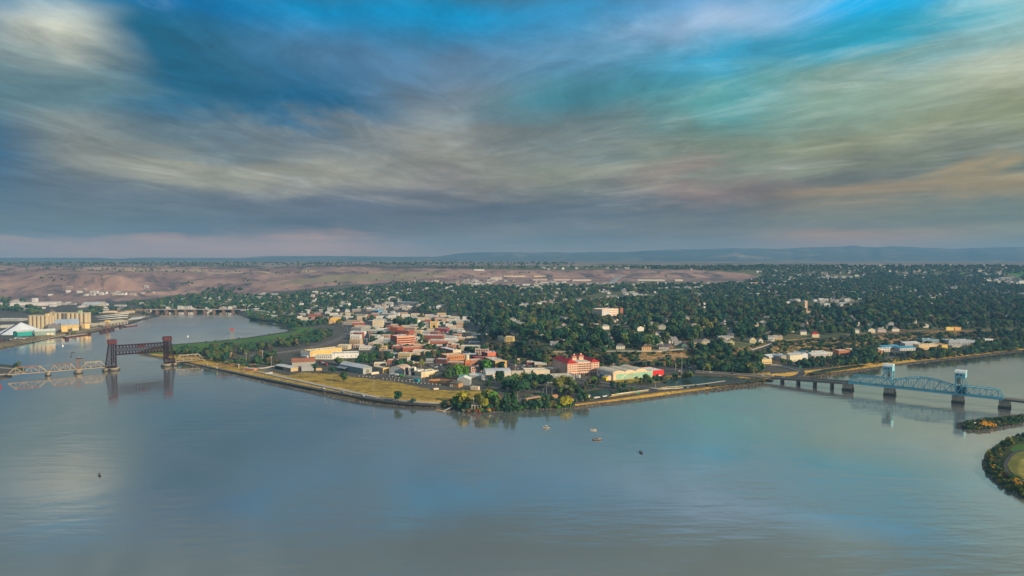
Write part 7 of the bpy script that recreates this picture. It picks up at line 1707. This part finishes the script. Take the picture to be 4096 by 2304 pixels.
# ------------------------------------------------------------------ scattered houses further off
def fill_town(zone, n, hs, ws, cols_, group, autof, wmin=0):
    a_ = np.array(zone, float); x0, y0 = a_.min(0); x1, y1 = a_.max(0); k = tries = 0
    while k < n and tries < n * 30:
        tries += 1; x = random.uniform(x0, x1); y = random.uniform(y0, y1); s = mpp(x, y); w_ = random.uniform(*ws) / s
        pts = ((x, y), (x + w_, y), (x + w_ / 2, y), (x + w_ / 2, y - 5))
        if not all(bool(inpoly(np.array(u), np.array(v), zone)) for u, v in pts[:2]) or any(bool(blocked(np.array(u), np.array(v))) for u, v in pts): continue
        k += 1; wc, cn = random.choice(cols_); rc, rn = random.choice([((.66, .66, .65), 'white'), ((.56, .54, .5), 'pale'), ((.40, .40, .41), 'grey'), ((.60, .54, .46), 'cream')])
        h_ = random.uniform(*hs); nm = f'{cn} {autof} with {rn} roof'
        B_('shop', None, (x, y), (x + w_, y), random.uniform(12, 24), h_, wc, rc, auto=nm, group=group, win=[('front', 1 if h_ < 8 else 2, max(2, int(w_ / 7)), 2.4, 3.4, 1.6, 1.7)] if y > 1318 else ())
        PENDING[-1] = PENDING[-1][:4] + (f'{cn} {autof}s with {rn} roofs',) + PENDING[-1][5:]
FC = [((.62, .60, .56), 'white'), ((.62, .60, .56), 'white'), ((.56, .46, .33), 'cream'), ((.30, .10, .065), 'brick'), ((.38, .38, .38), 'grey'), ((.44, .30, .20), 'brown'), ((.58, .42, .22), 'tan')]
fill_town([(1400, 1322), (1790, 1322), (1930, 1345), (1920, 1396), (1700, 1402), (1560, 1404), (1400, 1400)], 44, (5, 9.5), (12, 30), FC, 'town centre buildings', 'shop')
fill_town([(1160, 1262), (1780, 1255), (1900, 1285), (1900, 1318), (1420, 1318), (1320, 1288), (1160, 1288)], 46, (5, 9), (14, 34), FC, 'town centre buildings', 'store')
fill_town([(1500, 1404), (1760, 1404), (1760, 1462), (1700, 1476), (1500, 1460)], 9, (4.5, 7), (12, 20), FC, 'town centre buildings', 'shop')
fill_town([(2060, 1444), (2200, 1456), (2200, 1476), (2080, 1462)], 3, (4, 6), (12, 20), FC, 'town centre buildings', 'shop')
OPENS = [rect(2000, 1228, 2100, 1256), rect(3376, 1120, 3775, 1168), rect(3155, 1166, 3335, 1186)]
HP = scatter([(1960, 1350), (2120, 1366), (2500, 1392), (2850, 1376), (3100, 1356), (3300, 1336), (3700, 1312), (4150, 1306), (4150, 1215), (1900, 1215), (1880, 1262)], 46)
HP = HP[np.argsort(-HP[:, 1])]
n_h = 0
for x, y in HP[:150]:
    if any(bool(inpoly(np.array(x), np.array(y), pg)) for pg in OPENS): continue
    wc = random.choice(HOUSEC[:2] + HOUSEC[:1] + HOUSEC[4:5]); rc = random.choice(ROOFC[:4]); two = random.random() < .4
    house(x, y, random.uniform(10, 15), 6.5 if two else 4.2, wc, rc, random.choice(['gable', 'gable', 'gable_x', 'hip']), rot=random.choice([0, 0, .3, -.3]), chim=False)
def distant_houses():
    zones = [([(560, 1244), (700, 1200), (900, 1185), (1250, 1165), (1500, 1150), (1640, 1128), (1900, 1120), (2200, 1130), (2500, 1138), (2800, 1132), (2960, 1136), (3060, 1100), (3000, 1085), (3300, 1082), (4150, 1085), (4150, 1225), (1900, 1235), (1860, 1290), (1500, 1262), (1150, 1262), (1010, 1246), (940, 1238)], 33),
             ([(1700, 1078), (2500, 1066), (4150, 1062), (4150, 1084), (3000, 1084), (2400, 1080)], 70), ([(180, 1186), (660, 1180), (640, 1150), (300, 1138), (160, 1146)], 42), ([(0, 1240), (600, 1242), (600, 1216), (0, 1216)], 60)]
    b = MB(); cols_ = [(.52, .51, .49), (.38, .37, .36), (.32, .26, .22), (.20, .20, .22), (.42, .34, .27), (.62, .61, .57)]
    for pg, sp in zones:
        for x, y in scatter(pg, sp):
            if math.sin(x * .021 + 1.3 * math.sin(y * .11)) + .8 * math.sin(x * .0073 + y * .19) + random.uniform(-.9, .9) < -.15: continue
            if any(bool(inpoly(np.array(x), np.array(y), q_)) for q_ in OPENS): continue
            p = G(x, y); L_ = random.uniform(11, 20) * (1.6 if random.random() < .12 else 1); d = random.uniform(8, 12); h = random.uniform(3.5, 6.5); a = random.choice([0, 1.57]) + random.uniform(-.25, .1); c, s = math.cos(a), math.sin(a); rr = random.uniform(1.2, 3)
            T = lambda X, Y, Z: (p.x + c * X - s * Y, p.y + s * X + c * Y, p.z + Z)
            b.cur = random.choice([0, 0, 1, 2, 4, 5]); vs = [T(-L_ / 2, -d / 2, -4), T(L_ / 2, -d / 2, -4), T(L_ / 2, d / 2, -4), T(-L_ / 2, d / 2, -4), T(-L_ / 2, -d / 2, h), T(L_ / 2, -d / 2, h), T(L_ / 2, d / 2, h), T(-L_ / 2, d / 2, h), T(-L_ / 2, 0, h + rr), T(L_ / 2, 0, h + rr)]
            b.add(vs, [(0, 1, 5, 4), (1, 2, 6, 9, 5), (2, 3, 7, 6), (3, 0, 4, 8, 7)]); b.cur = random.choice([0, 1, 1, 3, 3, 2, 5])
            b.add([T(-L_ / 2 - .4, -d / 2 - .5, h - .2), T(L_ / 2 + .4, -d / 2 - .5, h - .2), T(L_ / 2 + .4, 0, h + rr + .1), T(-L_ / 2 - .4, 0, h + rr + .1), T(L_ / 2 + .4, d / 2 + .5, h - .2), T(-L_ / 2 - .4, d / 2 + .5, h - .2)], [(0, 1, 2, 3), (3, 2, 4, 5)])
    tag(b.build('distant_houses', [wallm(c) for c in cols_]), kind='stuff')
distant_houses()
# named groups of far large buildings
far_big = [(2016, 1107, 85, 5, CREAM), (2135, 1107, 48, 5, (.6, .48, .3)), (1962, 1118, 46, 9, (.5, .45, .4)), (1896, 1084, 40, 8, (.6, .58, .55)), (1900, 1140, 85, 5, (.66, .66, .66)), (1856, 1146, 85, 4, (.66, .66, .66)), (2215, 1122, 70, 6, (.55, .42, .36)), (2290, 1124, 75, 6, (.58, .5, .42)),
           (2130, 1122, 60, 6, (.5, .4, .36)), (2200, 1162, 170, 6, (.5, .45, .36)), (2535, 1160, 110, 7, (.6, .48, .3)), (2650, 1160, 150, 6, (.5, .42, .42)), (2550, 1124, 110, 6, (.5, .48, .42)), (2700, 1124, 32, 6, (.55, .5, .42)), (2060, 1158, 110, 6, (.55, .5, .46)), (2500, 1148, 40, 5, (.55, .52, .48)),
           (1822, 1150, 22, 10, (.66, .48, .34)), (1780, 1155, 30, 6, (.6, .58, .55)), (3230, 1178, 34, 6, (.45, .22, .18)), (3560, 1138 + 18, 60, 5, (.6, .58, .55)), (3780, 1158, 70, 5, (.56, .52, .48)), (3000, 1140, 60, 9, (.55, .36, .26)), (2940, 1134, 30, 6, (.5, .52, .52)), (3700, 1208, 42, 6, (.6, .6, .56)), (3505, 1205, 26, 6, (.6, .6, .56)), (3990, 1100, 36, 5, (.5, .52, .5))]
for (x, y, w_, h_, c) in far_big: B_('far_building', None, (x, y), (x + w_, y), 30, h_, c, tuple(min(.66, v * 1.1) for v in c), auto='long pale distant building', group='large buildings on the far plateau')

# ------------------------------------------------------------------ planting
BLOCK += [rect(1447, 1322, 1473, 1392), [(1180, 1500), (1250, 1492), (1420, 1508), (1640, 1538), (1790, 1558), (1990, 1570), (1990, 1600), (1772, 1612), (1500, 1582), (1200, 1545)],
          [(1000, 1440), (1200, 1408), (1320, 1380), (1390, 1340), (1400, 1300), (1370, 1300), (1350, 1340), (1290, 1370), (1180, 1395), (1000, 1412)],
          [(2100, 1466), (2300, 1478), (2300, 1490), (2100, 1480)], [(2200, 1500), (2330, 1512), (2560, 1545), (2640, 1556), (2600, 1568), (2420, 1538), (2300, 1524), (2200, 1515)],
          [(2920, 1442), (3000, 1414), (3095, 1384), (3095, 1370), (3060, 1370), (2990, 1400), (2910, 1432)], [(3040, 1470), (3120, 1474), (3170, 1482), (3190, 1494), (3230, 1490), (3190, 1470), (3120, 1458), (3040, 1455)]]
CO_MIX = (('', .78), ('dark green', .16), ('olive green', .06))
R_ = (('round', 1.0),)
RC = (('round', .9), ('cone', .1))
# rim of the right bluff
grove([(2060, 1372), (2250, 1378), (2430, 1394), (2620, 1386), (2850, 1368), (3080, 1352), (3080, 1332), (2850, 1340), (2500, 1345), (2100, 1345)], 20, (15, 24), (('round', .92), ('cone', .08)), (('dark green', .4), ('', .6)))
grove([(3280, 1344), (3500, 1332), (3700, 1322), (4160, 1316), (4160, 1296), (3800, 1298), (3500, 1320), (3280, 1334)], 14, (7, 14), (('round', 1.0),), CO_MIX)
grove([(2030, 1392), (2420, 1408), (2480, 1402), (2420, 1384), (2250, 1376), (2110, 1372)], 15, (8, 15), (('round', 1.0),), (('dark green', .5), ('', .5)))
# forest of the hill and plateau
grove([(1960, 1352), (2110, 1372), (2250, 1376), (2420, 1384), (2600, 1378), (2850, 1366), (3060, 1350), (3280, 1336), (3500, 1322), (3800, 1300), (4160, 1298), (4160, 1205), (1880, 1205), (1880, 1290)], 14.5, (8, 20), RC, CO_MIX, True)
grove([(2440, 1392), (2850, 1376), (3060, 1358), (3280, 1344), (3280, 1338), (3060, 1350), (2850, 1366), (2440, 1380)], 22, (8, 15), R_, CO_MIX)
grove([(1880, 1205), (4160, 1205), (4160, 1085), (3050, 1085), (3060, 1108), (2960, 1138), (2480, 1142), (2100, 1150), (1880, 1146), (1660, 1132)], 16, (8, 16), R_, CO_MIX, True)
grove([(2300, 1072), (2600, 1068), (3050, 1066), (4160, 1066), (4160, 1085), (2900, 1085), (2500, 1073)], 19, (9, 15), R_, CO_MIX, True)
grove([(1730, 1072), (2300, 1069), (2300, 1074), (1730, 1076)], 26, (8, 13), R_, CO_MIX)
grove([(400, 1080), (680, 1080), (680, 1083), (400, 1083)], 22, (8, 13), R_, CO_MIX)
grove([(560, 1240), (640, 1205), (760, 1180), (860, 1160), (960, 1180), (1100, 1188), (1250, 1168), (1500, 1150), (1640, 1132), (1880, 1146), (1880, 1290), (1780, 1262), (1500, 1240), (1200, 1262), (1160, 1272), (1000, 1246), (940, 1238)], 16, (8, 15), R_, CO_MIX, True)
grove([(800, 1170), (900, 1172), (1020, 1162), (940, 1150), (850, 1156)], 18, (8, 14), R_, CO_MIX); grove([(720, 1150), (790, 1152), (780, 1128), (730, 1132)], 26, (8, 13), R_, CO_MIX); grove([(970, 1128), (1010, 1130), (1000, 1118), (975, 1120)], 20, (7, 11), R_, CO_MIX)
grove([(0, 1240), (165, 1262), (165, 1236), (60, 1224), (0, 1226)], 15, (9, 15), R_, CO_MIX); grove([(0, 1214), (100, 1212), (95, 1198), (20, 1190), (0, 1196)], 18, (9, 14), R_, CO_MIX)
grove([(350, 1262), (420, 1258), (415, 1232), (355, 1238)], 15, (9, 14), R_, CO_MIX); grove([(430, 1252), (560, 1246), (520, 1232), (440, 1236)], 26, (7, 11), R_, CO_MIX); grove([(500, 1222), (560, 1230), (700, 1232), (660, 1205), (520, 1208)], 24, (8, 12), R_, CO_MIX)
grove([(120, 1118), (200, 1130), (280, 1120), (200, 1102)], 34, (7, 11), R_, CO_MIX); grove([(0, 1090), (350, 1078), (350, 1072), (0, 1076)], 60, (7, 11), R_, CO_MIX)
grove([(-40, 1052), (2300, 1052), (2300, 1066), (-40, 1070)], 85, (8, 14), R_, CO_MIX)
grove([(-40, 1086), (620, 1090), (900, 1100), (1500, 1100), (1500, 1090), (600, 1078), (-40, 1078)], 60, (6, 11), R_, CO_MIX)
# downtown street trees
for pg, sp in (([(1395, 1300), (1900, 1300), (1960, 1350), (1900, 1400), (1400, 1400)], 34), ([(1500, 1395), (1760, 1398), (1760, 1412), (1500, 1412)], 18), ([(1180, 1262), (1780, 1262), (1880, 1290), (1880, 1310), (1180, 1300)], 26)): grove(pg, sp, (8, 13), R_, (('', .8), ('olive green', .2)))
for x, y, h in ((1525, 1348, 12), (1545, 1350, 12), (1570, 1350, 12), (1600, 1350, 10), (1505, 1368, 9), (1570, 1392, 15), (1560, 1396, 14), (1545, 1400, 12), (1505, 1396, 11), (1520, 1402, 12), (1676, 1362, 13), (1690, 1372, 13), (1702, 1390, 15), (1690, 1394, 13), (1720, 1404, 12), (1740, 1404, 12), (1600, 1304, 20), (1620, 1306, 20), (1582, 1302, 17), (1640, 1302, 20), (1660, 1306, 19), (1685, 1318, 17)): tree_at(x, y, h)
for x, y, h in ((1455, 1462, 20), (1475, 1460, 19), (1440, 1462, 16), (1490, 1452, 17), (1500, 1446, 17), (1525, 1452, 17), (1545, 1448, 18), (1565, 1446, 14), (1365, 1462, 12), (1385, 1468, 12), (1405, 1466, 13), (1425, 1464, 12), (1350, 1458, 11), (1582, 1472, 13), (1600, 1474, 12), (1620, 1470, 12), (1640, 1472, 12), (1655, 1456, 15), (1672, 1460, 16), (1690, 1462, 17), (1715, 1444, 14), (1735, 1438, 15), (1750, 1436, 15), (1770, 1432, 14)): tree_at(x, y, h, 'round', random.choice(['', '', 'dark green']))
tree_at(1688, 1474, 14, 'round', 'olive green', .8); tree_at(1668, 1476, 11, 'round', 'olive green', .8)
tree_at(1374, 1529, 14.5, 'round', 'dark green'); tree_at(1330, 1495, 11, 'round', 'dark green', 1.15)
tree_at(1593, 1608, 13.5, 'round', 'dark green', 1.05); tree_at(1653, 1612, 6.5, 'round', 'dark green', 1.3)
tree_at(1256, 1482, 10, 'round', 'dark green', .8); tree_at(1240, 1470, 7, 'round', '')
for x, y, h in ((1387, 1462, 8), (1396, 1462, 7.5), (1406, 1460, 7)): tree_at(x, y, h, 'cone', 'dark green')
tree_at(1112, 1464, 11, 'round', 'dark green'); tree_at(1124, 1466, 10, 'column', 'dark green', 1.5)
for x, y, h, c in ((1835, 1513, 19, 'bright green'), (1860, 1510, 17, 'bright green'), (1815, 1514, 14, ''), (1780, 1520, 14, 'dark green'), (1798, 1516, 15, ''), (1800, 1488, 13, 'rust red'), (1945, 1492, 20, 'bright green'), (1930, 1488, 15, ''), (1960, 1488, 15, ''), (2005, 1484, 15, 'dark green'), (1965, 1530, 10, 'dark green')): tree_at(x, y, h, 'round', c, 1.05)
for x, y, h in ((1992, 1526, 13.5), (2007, 1526, 13.5)): tree_at(x, y, h, 'column', 'dark green', 1.7)
tree_at(1955, 1545, 13, 'cone', 'dark green'); 
for x, y, h in ((1940, 1412, 14), (1900, 1412, 12), (1870, 1414, 14), (1885, 1416, 13), (1992, 1424, 12)): tree_at(x, y, h, 'round', 'dark green')
grove([(1930, 1400), (2030, 1395), (2150, 1430), (2230, 1450), (2200, 1466), (2080, 1460), (1990, 1440)], 12, (7, 13), R_, (('', .6), ('dark green', .4)))
grove([(2130, 1476), (2060, 1462), (2100, 1452), (2180, 1462)], 14, (8, 12), R_, CO_MIX)
# bluff slope planting
shrubs([(1960, 1380), (2200, 1400), (2420, 1410), (2560, 1415), (2560, 1465), (2200, 1460), (2040, 1430), (1970, 1400)], 5.6, (3, 6.5), (('', .45), ('grey green', .15), ('dark green', .35), ('rust red', .05)))
grove([(2060, 1385), (2420, 1404), (2420, 1450), (2200, 1455), (2060, 1420)], 17, (6, 12), R_, (('', .5), ('dark green', .4), ('olive green', .1)))
for x, y, h in ((2325, 1420, 19), (2305, 1412, 16), (2345, 1415, 15), (2420, 1458, 16), (2440, 1462, 17), (2460, 1462, 15), (2405, 1460, 14)): tree_at(x, y, h, 'round', 'dark green', 1.1)
grove([(2570, 1470), (2700, 1476), (2790, 1468), (2790, 1440), (2560, 1452)], 10, (7, 11), R_, (('dark green', .5), ('', .5)))
grove([(2760, 1400), (2900, 1392), (2920, 1400), (2990, 1420), (3040, 1430), (3050, 1495), (2800, 1492), (2780, 1450)], 8.5, (8, 15), R_, (('dark green', .45), ('', .5), ('olive green', .05)))
for x, y, h, c in ((2995, 1490, 15, 'olive green'), (3010, 1496, 13, 'olive green'), (2965, 1482, 13, 'yellow green'), (2985, 1480, 14, '')): tree_at(x, y, h, 'round', c)
shrubs([(2480, 1410), (2850, 1392), (2900, 1395), (2860, 1412), (2740, 1415), (2520, 1420)], 8, (2, 4), (('', .6), ('olive green', .4)))
shrubs([(3000, 1378), (3300, 1358), (3700, 1334), (4150, 1326), (4150, 1380), (3700, 1378), (3400, 1398), (3200, 1410), (3060, 1430), (3010, 1420)], 7.5, (2.5, 6), (('', .5), ('dark green', .3), ('olive green', .2)))
grove([(3150, 1410), (3400, 1396), (3600, 1368), (3600, 1382), (3400, 1412), (3180, 1424)], 15, (6, 11), R_, CO_MIX)
grove([(3400, 1345), (3480, 1342), (3490, 1372), (3420, 1378)], 12, (7, 12), R_, CO_MIX)
for x, y, h in ((2885, 1386, 17), (2860, 1384, 14), (2500, 1392, 27), (2530, 1392, 26), (2555, 1394, 28), (2590, 1394, 27), (2480, 1388, 25), (2620, 1392, 24), (2425, 1392, 18), (2445, 1396, 14), (2370, 1392, 20), (2395, 1398, 19), (2340, 1380, 18), (2270, 1392, 16), (2300, 1396, 15), (2720, 1362, 20), (2700, 1360, 18), (3160, 1340, 20), (3060, 1366, 15), (3040, 1356, 17), (2380, 1294, 22), (2366, 1312, 20)):
    tree_at(x, y, h * .92, 'round' if (x, y) not in ((2366, 1312), (2380, 1294)) else 'cone', random.choice(['', '', 'dark green']), 1.1)
grove([(1960, 1352), (2050, 1340), (2150, 1335), (2200, 1342), (2150, 1352), (2080, 1346), (1985, 1368)], 13, (13, 20), RC, (('dark green', .6), ('', .4)))
# trees between the levee lawn and the railway
grove([(690, 1410), (800, 1402), (900, 1398), (990, 1392), (1100, 1376), (1180, 1358), (1250, 1334), (1290, 1324), (1315, 1326), (1330, 1345), (1290, 1368), (1200, 1388), (1080, 1402), (1000, 1412), (930, 1440), (900, 1452), (830, 1440), (760, 1428), (700, 1420)], 11.5, (7, 14), R_, (('', .55), ('dark green', .25), ('olive green', .12), ('grey green', .08)))
shrubs([(860, 1440), (1080, 1430), (1080, 1462), (1000, 1474), (900, 1460)], 10, (2, 5), (('', .5), ('dark green', .3), ('grey green', .2)))
grove([(1010, 1430), (1100, 1424), (1110, 1450), (1030, 1458)], 13, (8, 14), R_, (('', .6), ('olive green', .4)))
grove([(1000, 1282), (1130, 1296), (1160, 1310), (1200, 1312), (1290, 1300), (1290, 1272), (1180, 1275), (1060, 1262), (1000, 1264)], 13, (8, 13), R_, CO_MIX)
for x, y, h in ((1140, 1318, 11), (1155, 1317, 13), (1170, 1316, 12), (75, 1468, 9), (62, 1470, 8), (90, 1470, 7), (270, 1341, 8), (300, 1338, 8), (290, 1340, 7), (575, 1262, 10), (588, 1264, 8)): tree_at(x, y, h, 'round', 'dark green', 1.25)
shrubs([(60, 1468), (98, 1476), (96, 1488), (60, 1482)], 5, (2, 4), (('rust red', .5), ('', .5)))
# the wooded point
PT = [(1800, 1640, 6, ''), (1822, 1636, 8, ''), (1838, 1638, 9, 'olive green'), (1850, 1620, 17, ''), (1862, 1616, 16, 'olive green'), (1840, 1612, 13, ''), (1775, 1626, 7, 'dark green'), (1792, 1628, 8, ''), (1806, 1622, 9, ''), (1822, 1622, 11, 'bright green'), (1868, 1640, 8, ''), (1925, 1632, 13, 'olive green'), (1915, 1622, 14, 'olive green'), (1940, 1634, 12, ''), (1938, 1612, 14, 'bright green'), (1955, 1614, 16, 'olive green'),
      (1972, 1618, 14, 'bright green'), (1985, 1624, 12, ''), (1960, 1640, 9, ''), (1995, 1630, 10, 'bright green'), (2010, 1636, 9, 'bright green'), (2035, 1640, 9, 'dark green'), (1950, 1646, 7, 'yellow green'), (1990, 1644, 6, 'golden'), (1984, 1640, 7, 'yellow green'),
      (2080, 1632, 7, 'olive green'), (2100, 1634, 8, ''), (2120, 1630, 9, ''), (2140, 1634, 9, 'dark green'), (2160, 1632, 9, ''), (2180, 1630, 8, ''), (2200, 1634, 8, ''), (2215, 1632, 9, 'yellow green'), (2232, 1630, 10, 'dark green'), (2250, 1630, 12, 'yellow green'), (2265, 1628, 13, 'yellow green'), (2280, 1626, 11, 'yellow green'),
      (2095, 1622, 8, 'dark green'), (2150, 1618, 8, 'olive green'), (2190, 1614, 9, ''), (2300, 1612, 6, 'rust red'), (2345, 1606, 11, 'dark green'), (2335, 1602, 11, 'dark green'), (2320, 1608, 10, '')]
for i, (x, y, h, c) in enumerate(PT): tree_at(x, y, h, 'round', c or ['bright green', 'olive green', '', 'yellow green', 'bright green'][i % 5], 1.1)
for x, y, h in ((2022, 1640, 20), (2035, 1644, 21), (2048, 1640, 21), (2058, 1636, 19), (2030, 1632, 19), (2050, 1628, 20), (2065, 1644, 15)): tree_at(x, y, h, 'cone', 'dark green', 1.25)
shrubs([(1816, 1640), (1900, 1644), (1900, 1653), (1850, 1648)], 4.4, (3.2, 4.6), (('grey green', .45), ('rust red', .35), ('olive green', .2)))
shrubs([(1900, 1644), (2040, 1634), (2040, 1642), (1950, 1653), (1900, 1654)], 4.4, (3.2, 4.6), (('rust red', .45), ('', .3), ('golden', .1), ('bright green', .15)))
shrubs([(2050, 1630), (2290, 1620), (2290, 1631), (2150, 1636), (2050, 1640)], 4.6, (3.2, 4.8), (('', .5), ('bright green', .35), ('dark green', .15)))
shrubs([(1780, 1622), (1830, 1626), (1830, 1640), (1780, 1630)], 4.5, (2, 4), (('', .6), ('bright green', .4)))
# the clump between yard and hotel road
for x, y, h, c in ((2020, 1566, 15, 'dark green'), (2040, 1570, 17, ''), (2060, 1572, 17, 'dark green'), (2085, 1572, 16, ''), (2105, 1568, 16, ''), (2035, 1552, 15, ''), (2060, 1548, 17, ''), (2080, 1546, 16, 'olive green'), (2110, 1548, 17, ''), (2130, 1546, 18, ''), (2150, 1550, 16, 'dark green'), (2170, 1548, 17, 'dark green'), (2140, 1560, 13, ''),
                     (2095, 1530, 14, 'olive green'), (2225, 1562, 16, 'olive green'), (2240, 1568, 17, 'olive green'), (2255, 1560, 19, 'olive green'), (2275, 1562, 18, 'olive green'), (2290, 1570, 16, ''), (2262, 1578, 12, 'grey green'), (2244, 1580, 11, 'olive green'), (2285, 1584, 12, ''), (2305, 1580, 13, 'dark green'), (2320, 1584, 10, 'rust red'),
                     (2375, 1545, 13, 'bright green'), (2360, 1546, 11, ''), (2388, 1548, 11, 'olive green'), (2345, 1552, 9, 'grey green'), (2375, 1558, 8, 'yellow green'), (2335, 1566, 8, 'yellow green'), (2200, 1538, 13, 'dark green'), (2312, 1492, 14, 'olive green'), (2322, 1496, 15, 'dark green'), (2340, 1498, 13, ''), (2378, 1492, 16, 'olive green'), (2390, 1494, 15, ''), (2165, 1602, 10, 'dark green')): tree_at(x, y, h, 'round', c, 1.1)
for x, y, h in ((2097, 1525, 13), (2130, 1523, 14)): tree_at(x, y, h, 'cone', 'dark green')
shrubs([(2090, 1590), (2150, 1572), (2230, 1590), (2260, 1596), (2200, 1606), (2110, 1604)], 6, (2, 5), (('', .4), ('grey green', .3), ('olive green', .3)))
shrubs([(2310, 1596), (2450, 1580), (2470, 1566), (2600, 1552), (2560, 1562), (2480, 1578), (2340, 1604)], 5, (2, 5), (('', .6), ('olive green', .4)))
grove([(2440, 1565), (2540, 1560), (2560, 1545), (2500, 1545), (2440, 1550)], 9, (5, 9), R_, (('', .6), ('dark green', .3), ('olive green', .1)))
grove([(2540, 1520), (2640, 1512), (2740, 1500), (2760, 1512), (2700, 1522), (2640, 1534), (2560, 1542)], 8, (4, 9), R_, (('', .5), ('olive green', .2), ('dark green', .2), ('grey green', .1)))
shrubs([(2470, 1530), (2620, 1518), (2700, 1506), (2620, 1540), (2540, 1544)], 10, (1.5, 3), (('', .5), ('olive green', .5)))
tree_at(2756, 1520, 12, 'round', 'grey green', 1.1); tree_at(2744, 1518, 10, 'round', 'grey green')
shrubs([(2740, 1550), (3060, 1520), (3060, 1526), (2860, 1548), (2740, 1556)], 9, (1.5, 4.5), (('', .6), ('bright green', .4)))
# right lower terrace
grove([(3060, 1452), (3130, 1452), (3230, 1448), (3400, 1436), (3480, 1436), (3480, 1460), (3330, 1474), (3230, 1474), (3130, 1466)], 9.5, (5, 11), R_, (('', .45), ('dark green', .4), ('grey green', .15)))
grove([(3400, 1460), (3520, 1450), (3520, 1414), (3410, 1418)], 10, (10, 16), R_, (('dark green', .5), ('', .5)))
grove([(3640, 1440), (3700, 1442), (3800, 1436), (3940, 1420), (3940, 1404), (3780, 1412), (3660, 1414)], 11, (8, 14), R_, (('', .5), ('dark green', .3), ('bright green', .2)))
grove([(3890, 1424), (4000, 1412), (4150, 1398), (4150, 1362), (3990, 1368), (3900, 1390)], 10, (9, 15), R_, (('', .6), ('dark green', .4)))
grove([(3860, 1352), (4150, 1352), (4150, 1326), (3900, 1330)], 12, (7, 12), R_, CO_MIX)
grove([(3540, 1424), (3640, 1416), (3640, 1422), (3540, 1430)], 7, (5, 7), R_, (('dark green', 1.0),))
shrubs([(3480, 1462), (3640, 1444), (3860, 1426), (3860, 1420), (3640, 1432), (3500, 1440)], 8, (1.5, 4), (('', .7), ('olive green', .3)))
for x, y, h in ((3520, 1432, 12), (3535, 1431, 12), (3316, 1443, 9), (3330, 1443, 11), (3340, 1442, 10), (3350, 1441, 11)): tree_at(x, y, h, 'column', 'dark green', 1.6)
tree_at(3772, 1428, 14, 'round', 'yellow green'); tree_at(3790, 1428, 12, 'round', 'olive green'); tree_at(3905, 1420, 13, 'round', 'bright green')
# spit and round park in the right foreground
shrubs([(3850, 1700), (3900, 1686), (4000, 1676), (4110, 1664), (4300, 1645), (4300, 1670), (4096, 1690), (4030, 1702), (3960, 1715), (3885, 1719), (3855, 1716)], 2.3, (.8, 3.8), (('', .34), ('dark green', .10), ('olive green', .36), ('golden', .06), ('rust red', .06), ('grey green', .08)))
tree_at(3862, 1704, 5.5, 'round', 'dark green', 1.5); tree_at(3872, 1700, 5, 'round', '', 1.5)
for x, y in ((3925, 1706), (3940, 1708), (3952, 1705), (3965, 1704), (3938, 1700), (3930, 1702), (3948, 1710), (3958, 1701), (3972, 1708)): SHRUBS.append((x, y, 4.2, 'bush', 'golden'))
shrubs([(4150, 1728), (4096, 1738), (4060, 1750), (4012, 1772), (3978, 1792), (3948, 1818), (3935, 1846), (3934, 1868), (3948, 1888), (3962, 1905), (3994, 1938), (4042, 1964), (4100, 1986), (4160, 2000), (4160, 1950), (4090, 1930), (4040, 1908), (3998, 1876), (3994, 1845), (4004, 1815), (4026, 1790), (4080, 1764), (4150, 1755)], 2.5, (.8, 4.0), (('', .34), ('dark green', .12), ('olive green', .34), ('golden', .05), ('rust red', .06), ('yellow green', .04), ('grey green', .05)))
for x, y in ((3972, 1882), (3980, 1886), (4048, 1930), (4060, 1938), (4072, 1940), (4080, 1946), (4070, 1928), (4012, 1905)): SHRUBS.append((x, y, 3.6, 'bush', 'golden'))
shrubs([(672, 1383), (690, 1384), (680, 1390)], 20, (1, 2))
for x, y in ((716, 1375), (824, 1369), (860, 1365), (955, 1355), (1077, 1338)): SHRUBS.append((x, y, 2.8, 'bush', 'dark green'))
# sparse scrub on the brown hills and along banks
grove([(150, 1100), (640, 1096), (720, 1150), (560, 1180), (200, 1170)], 90, (5, 8), R_, CO_MIX)
grove([(1200, 1140), (1600, 1100), (2400, 1084), (2500, 1110), (2000, 1135), (1500, 1145)], 80, (6, 10), R_, CO_MIX)

plant_all(TREES, 'tree', 300, 'trees growing in and around the town', 'distant_trees')
plant_all(SHRUBS, 'shrub', 290, 'shrubs along the banks and slopes', 'undergrowth')
resolve_labels()
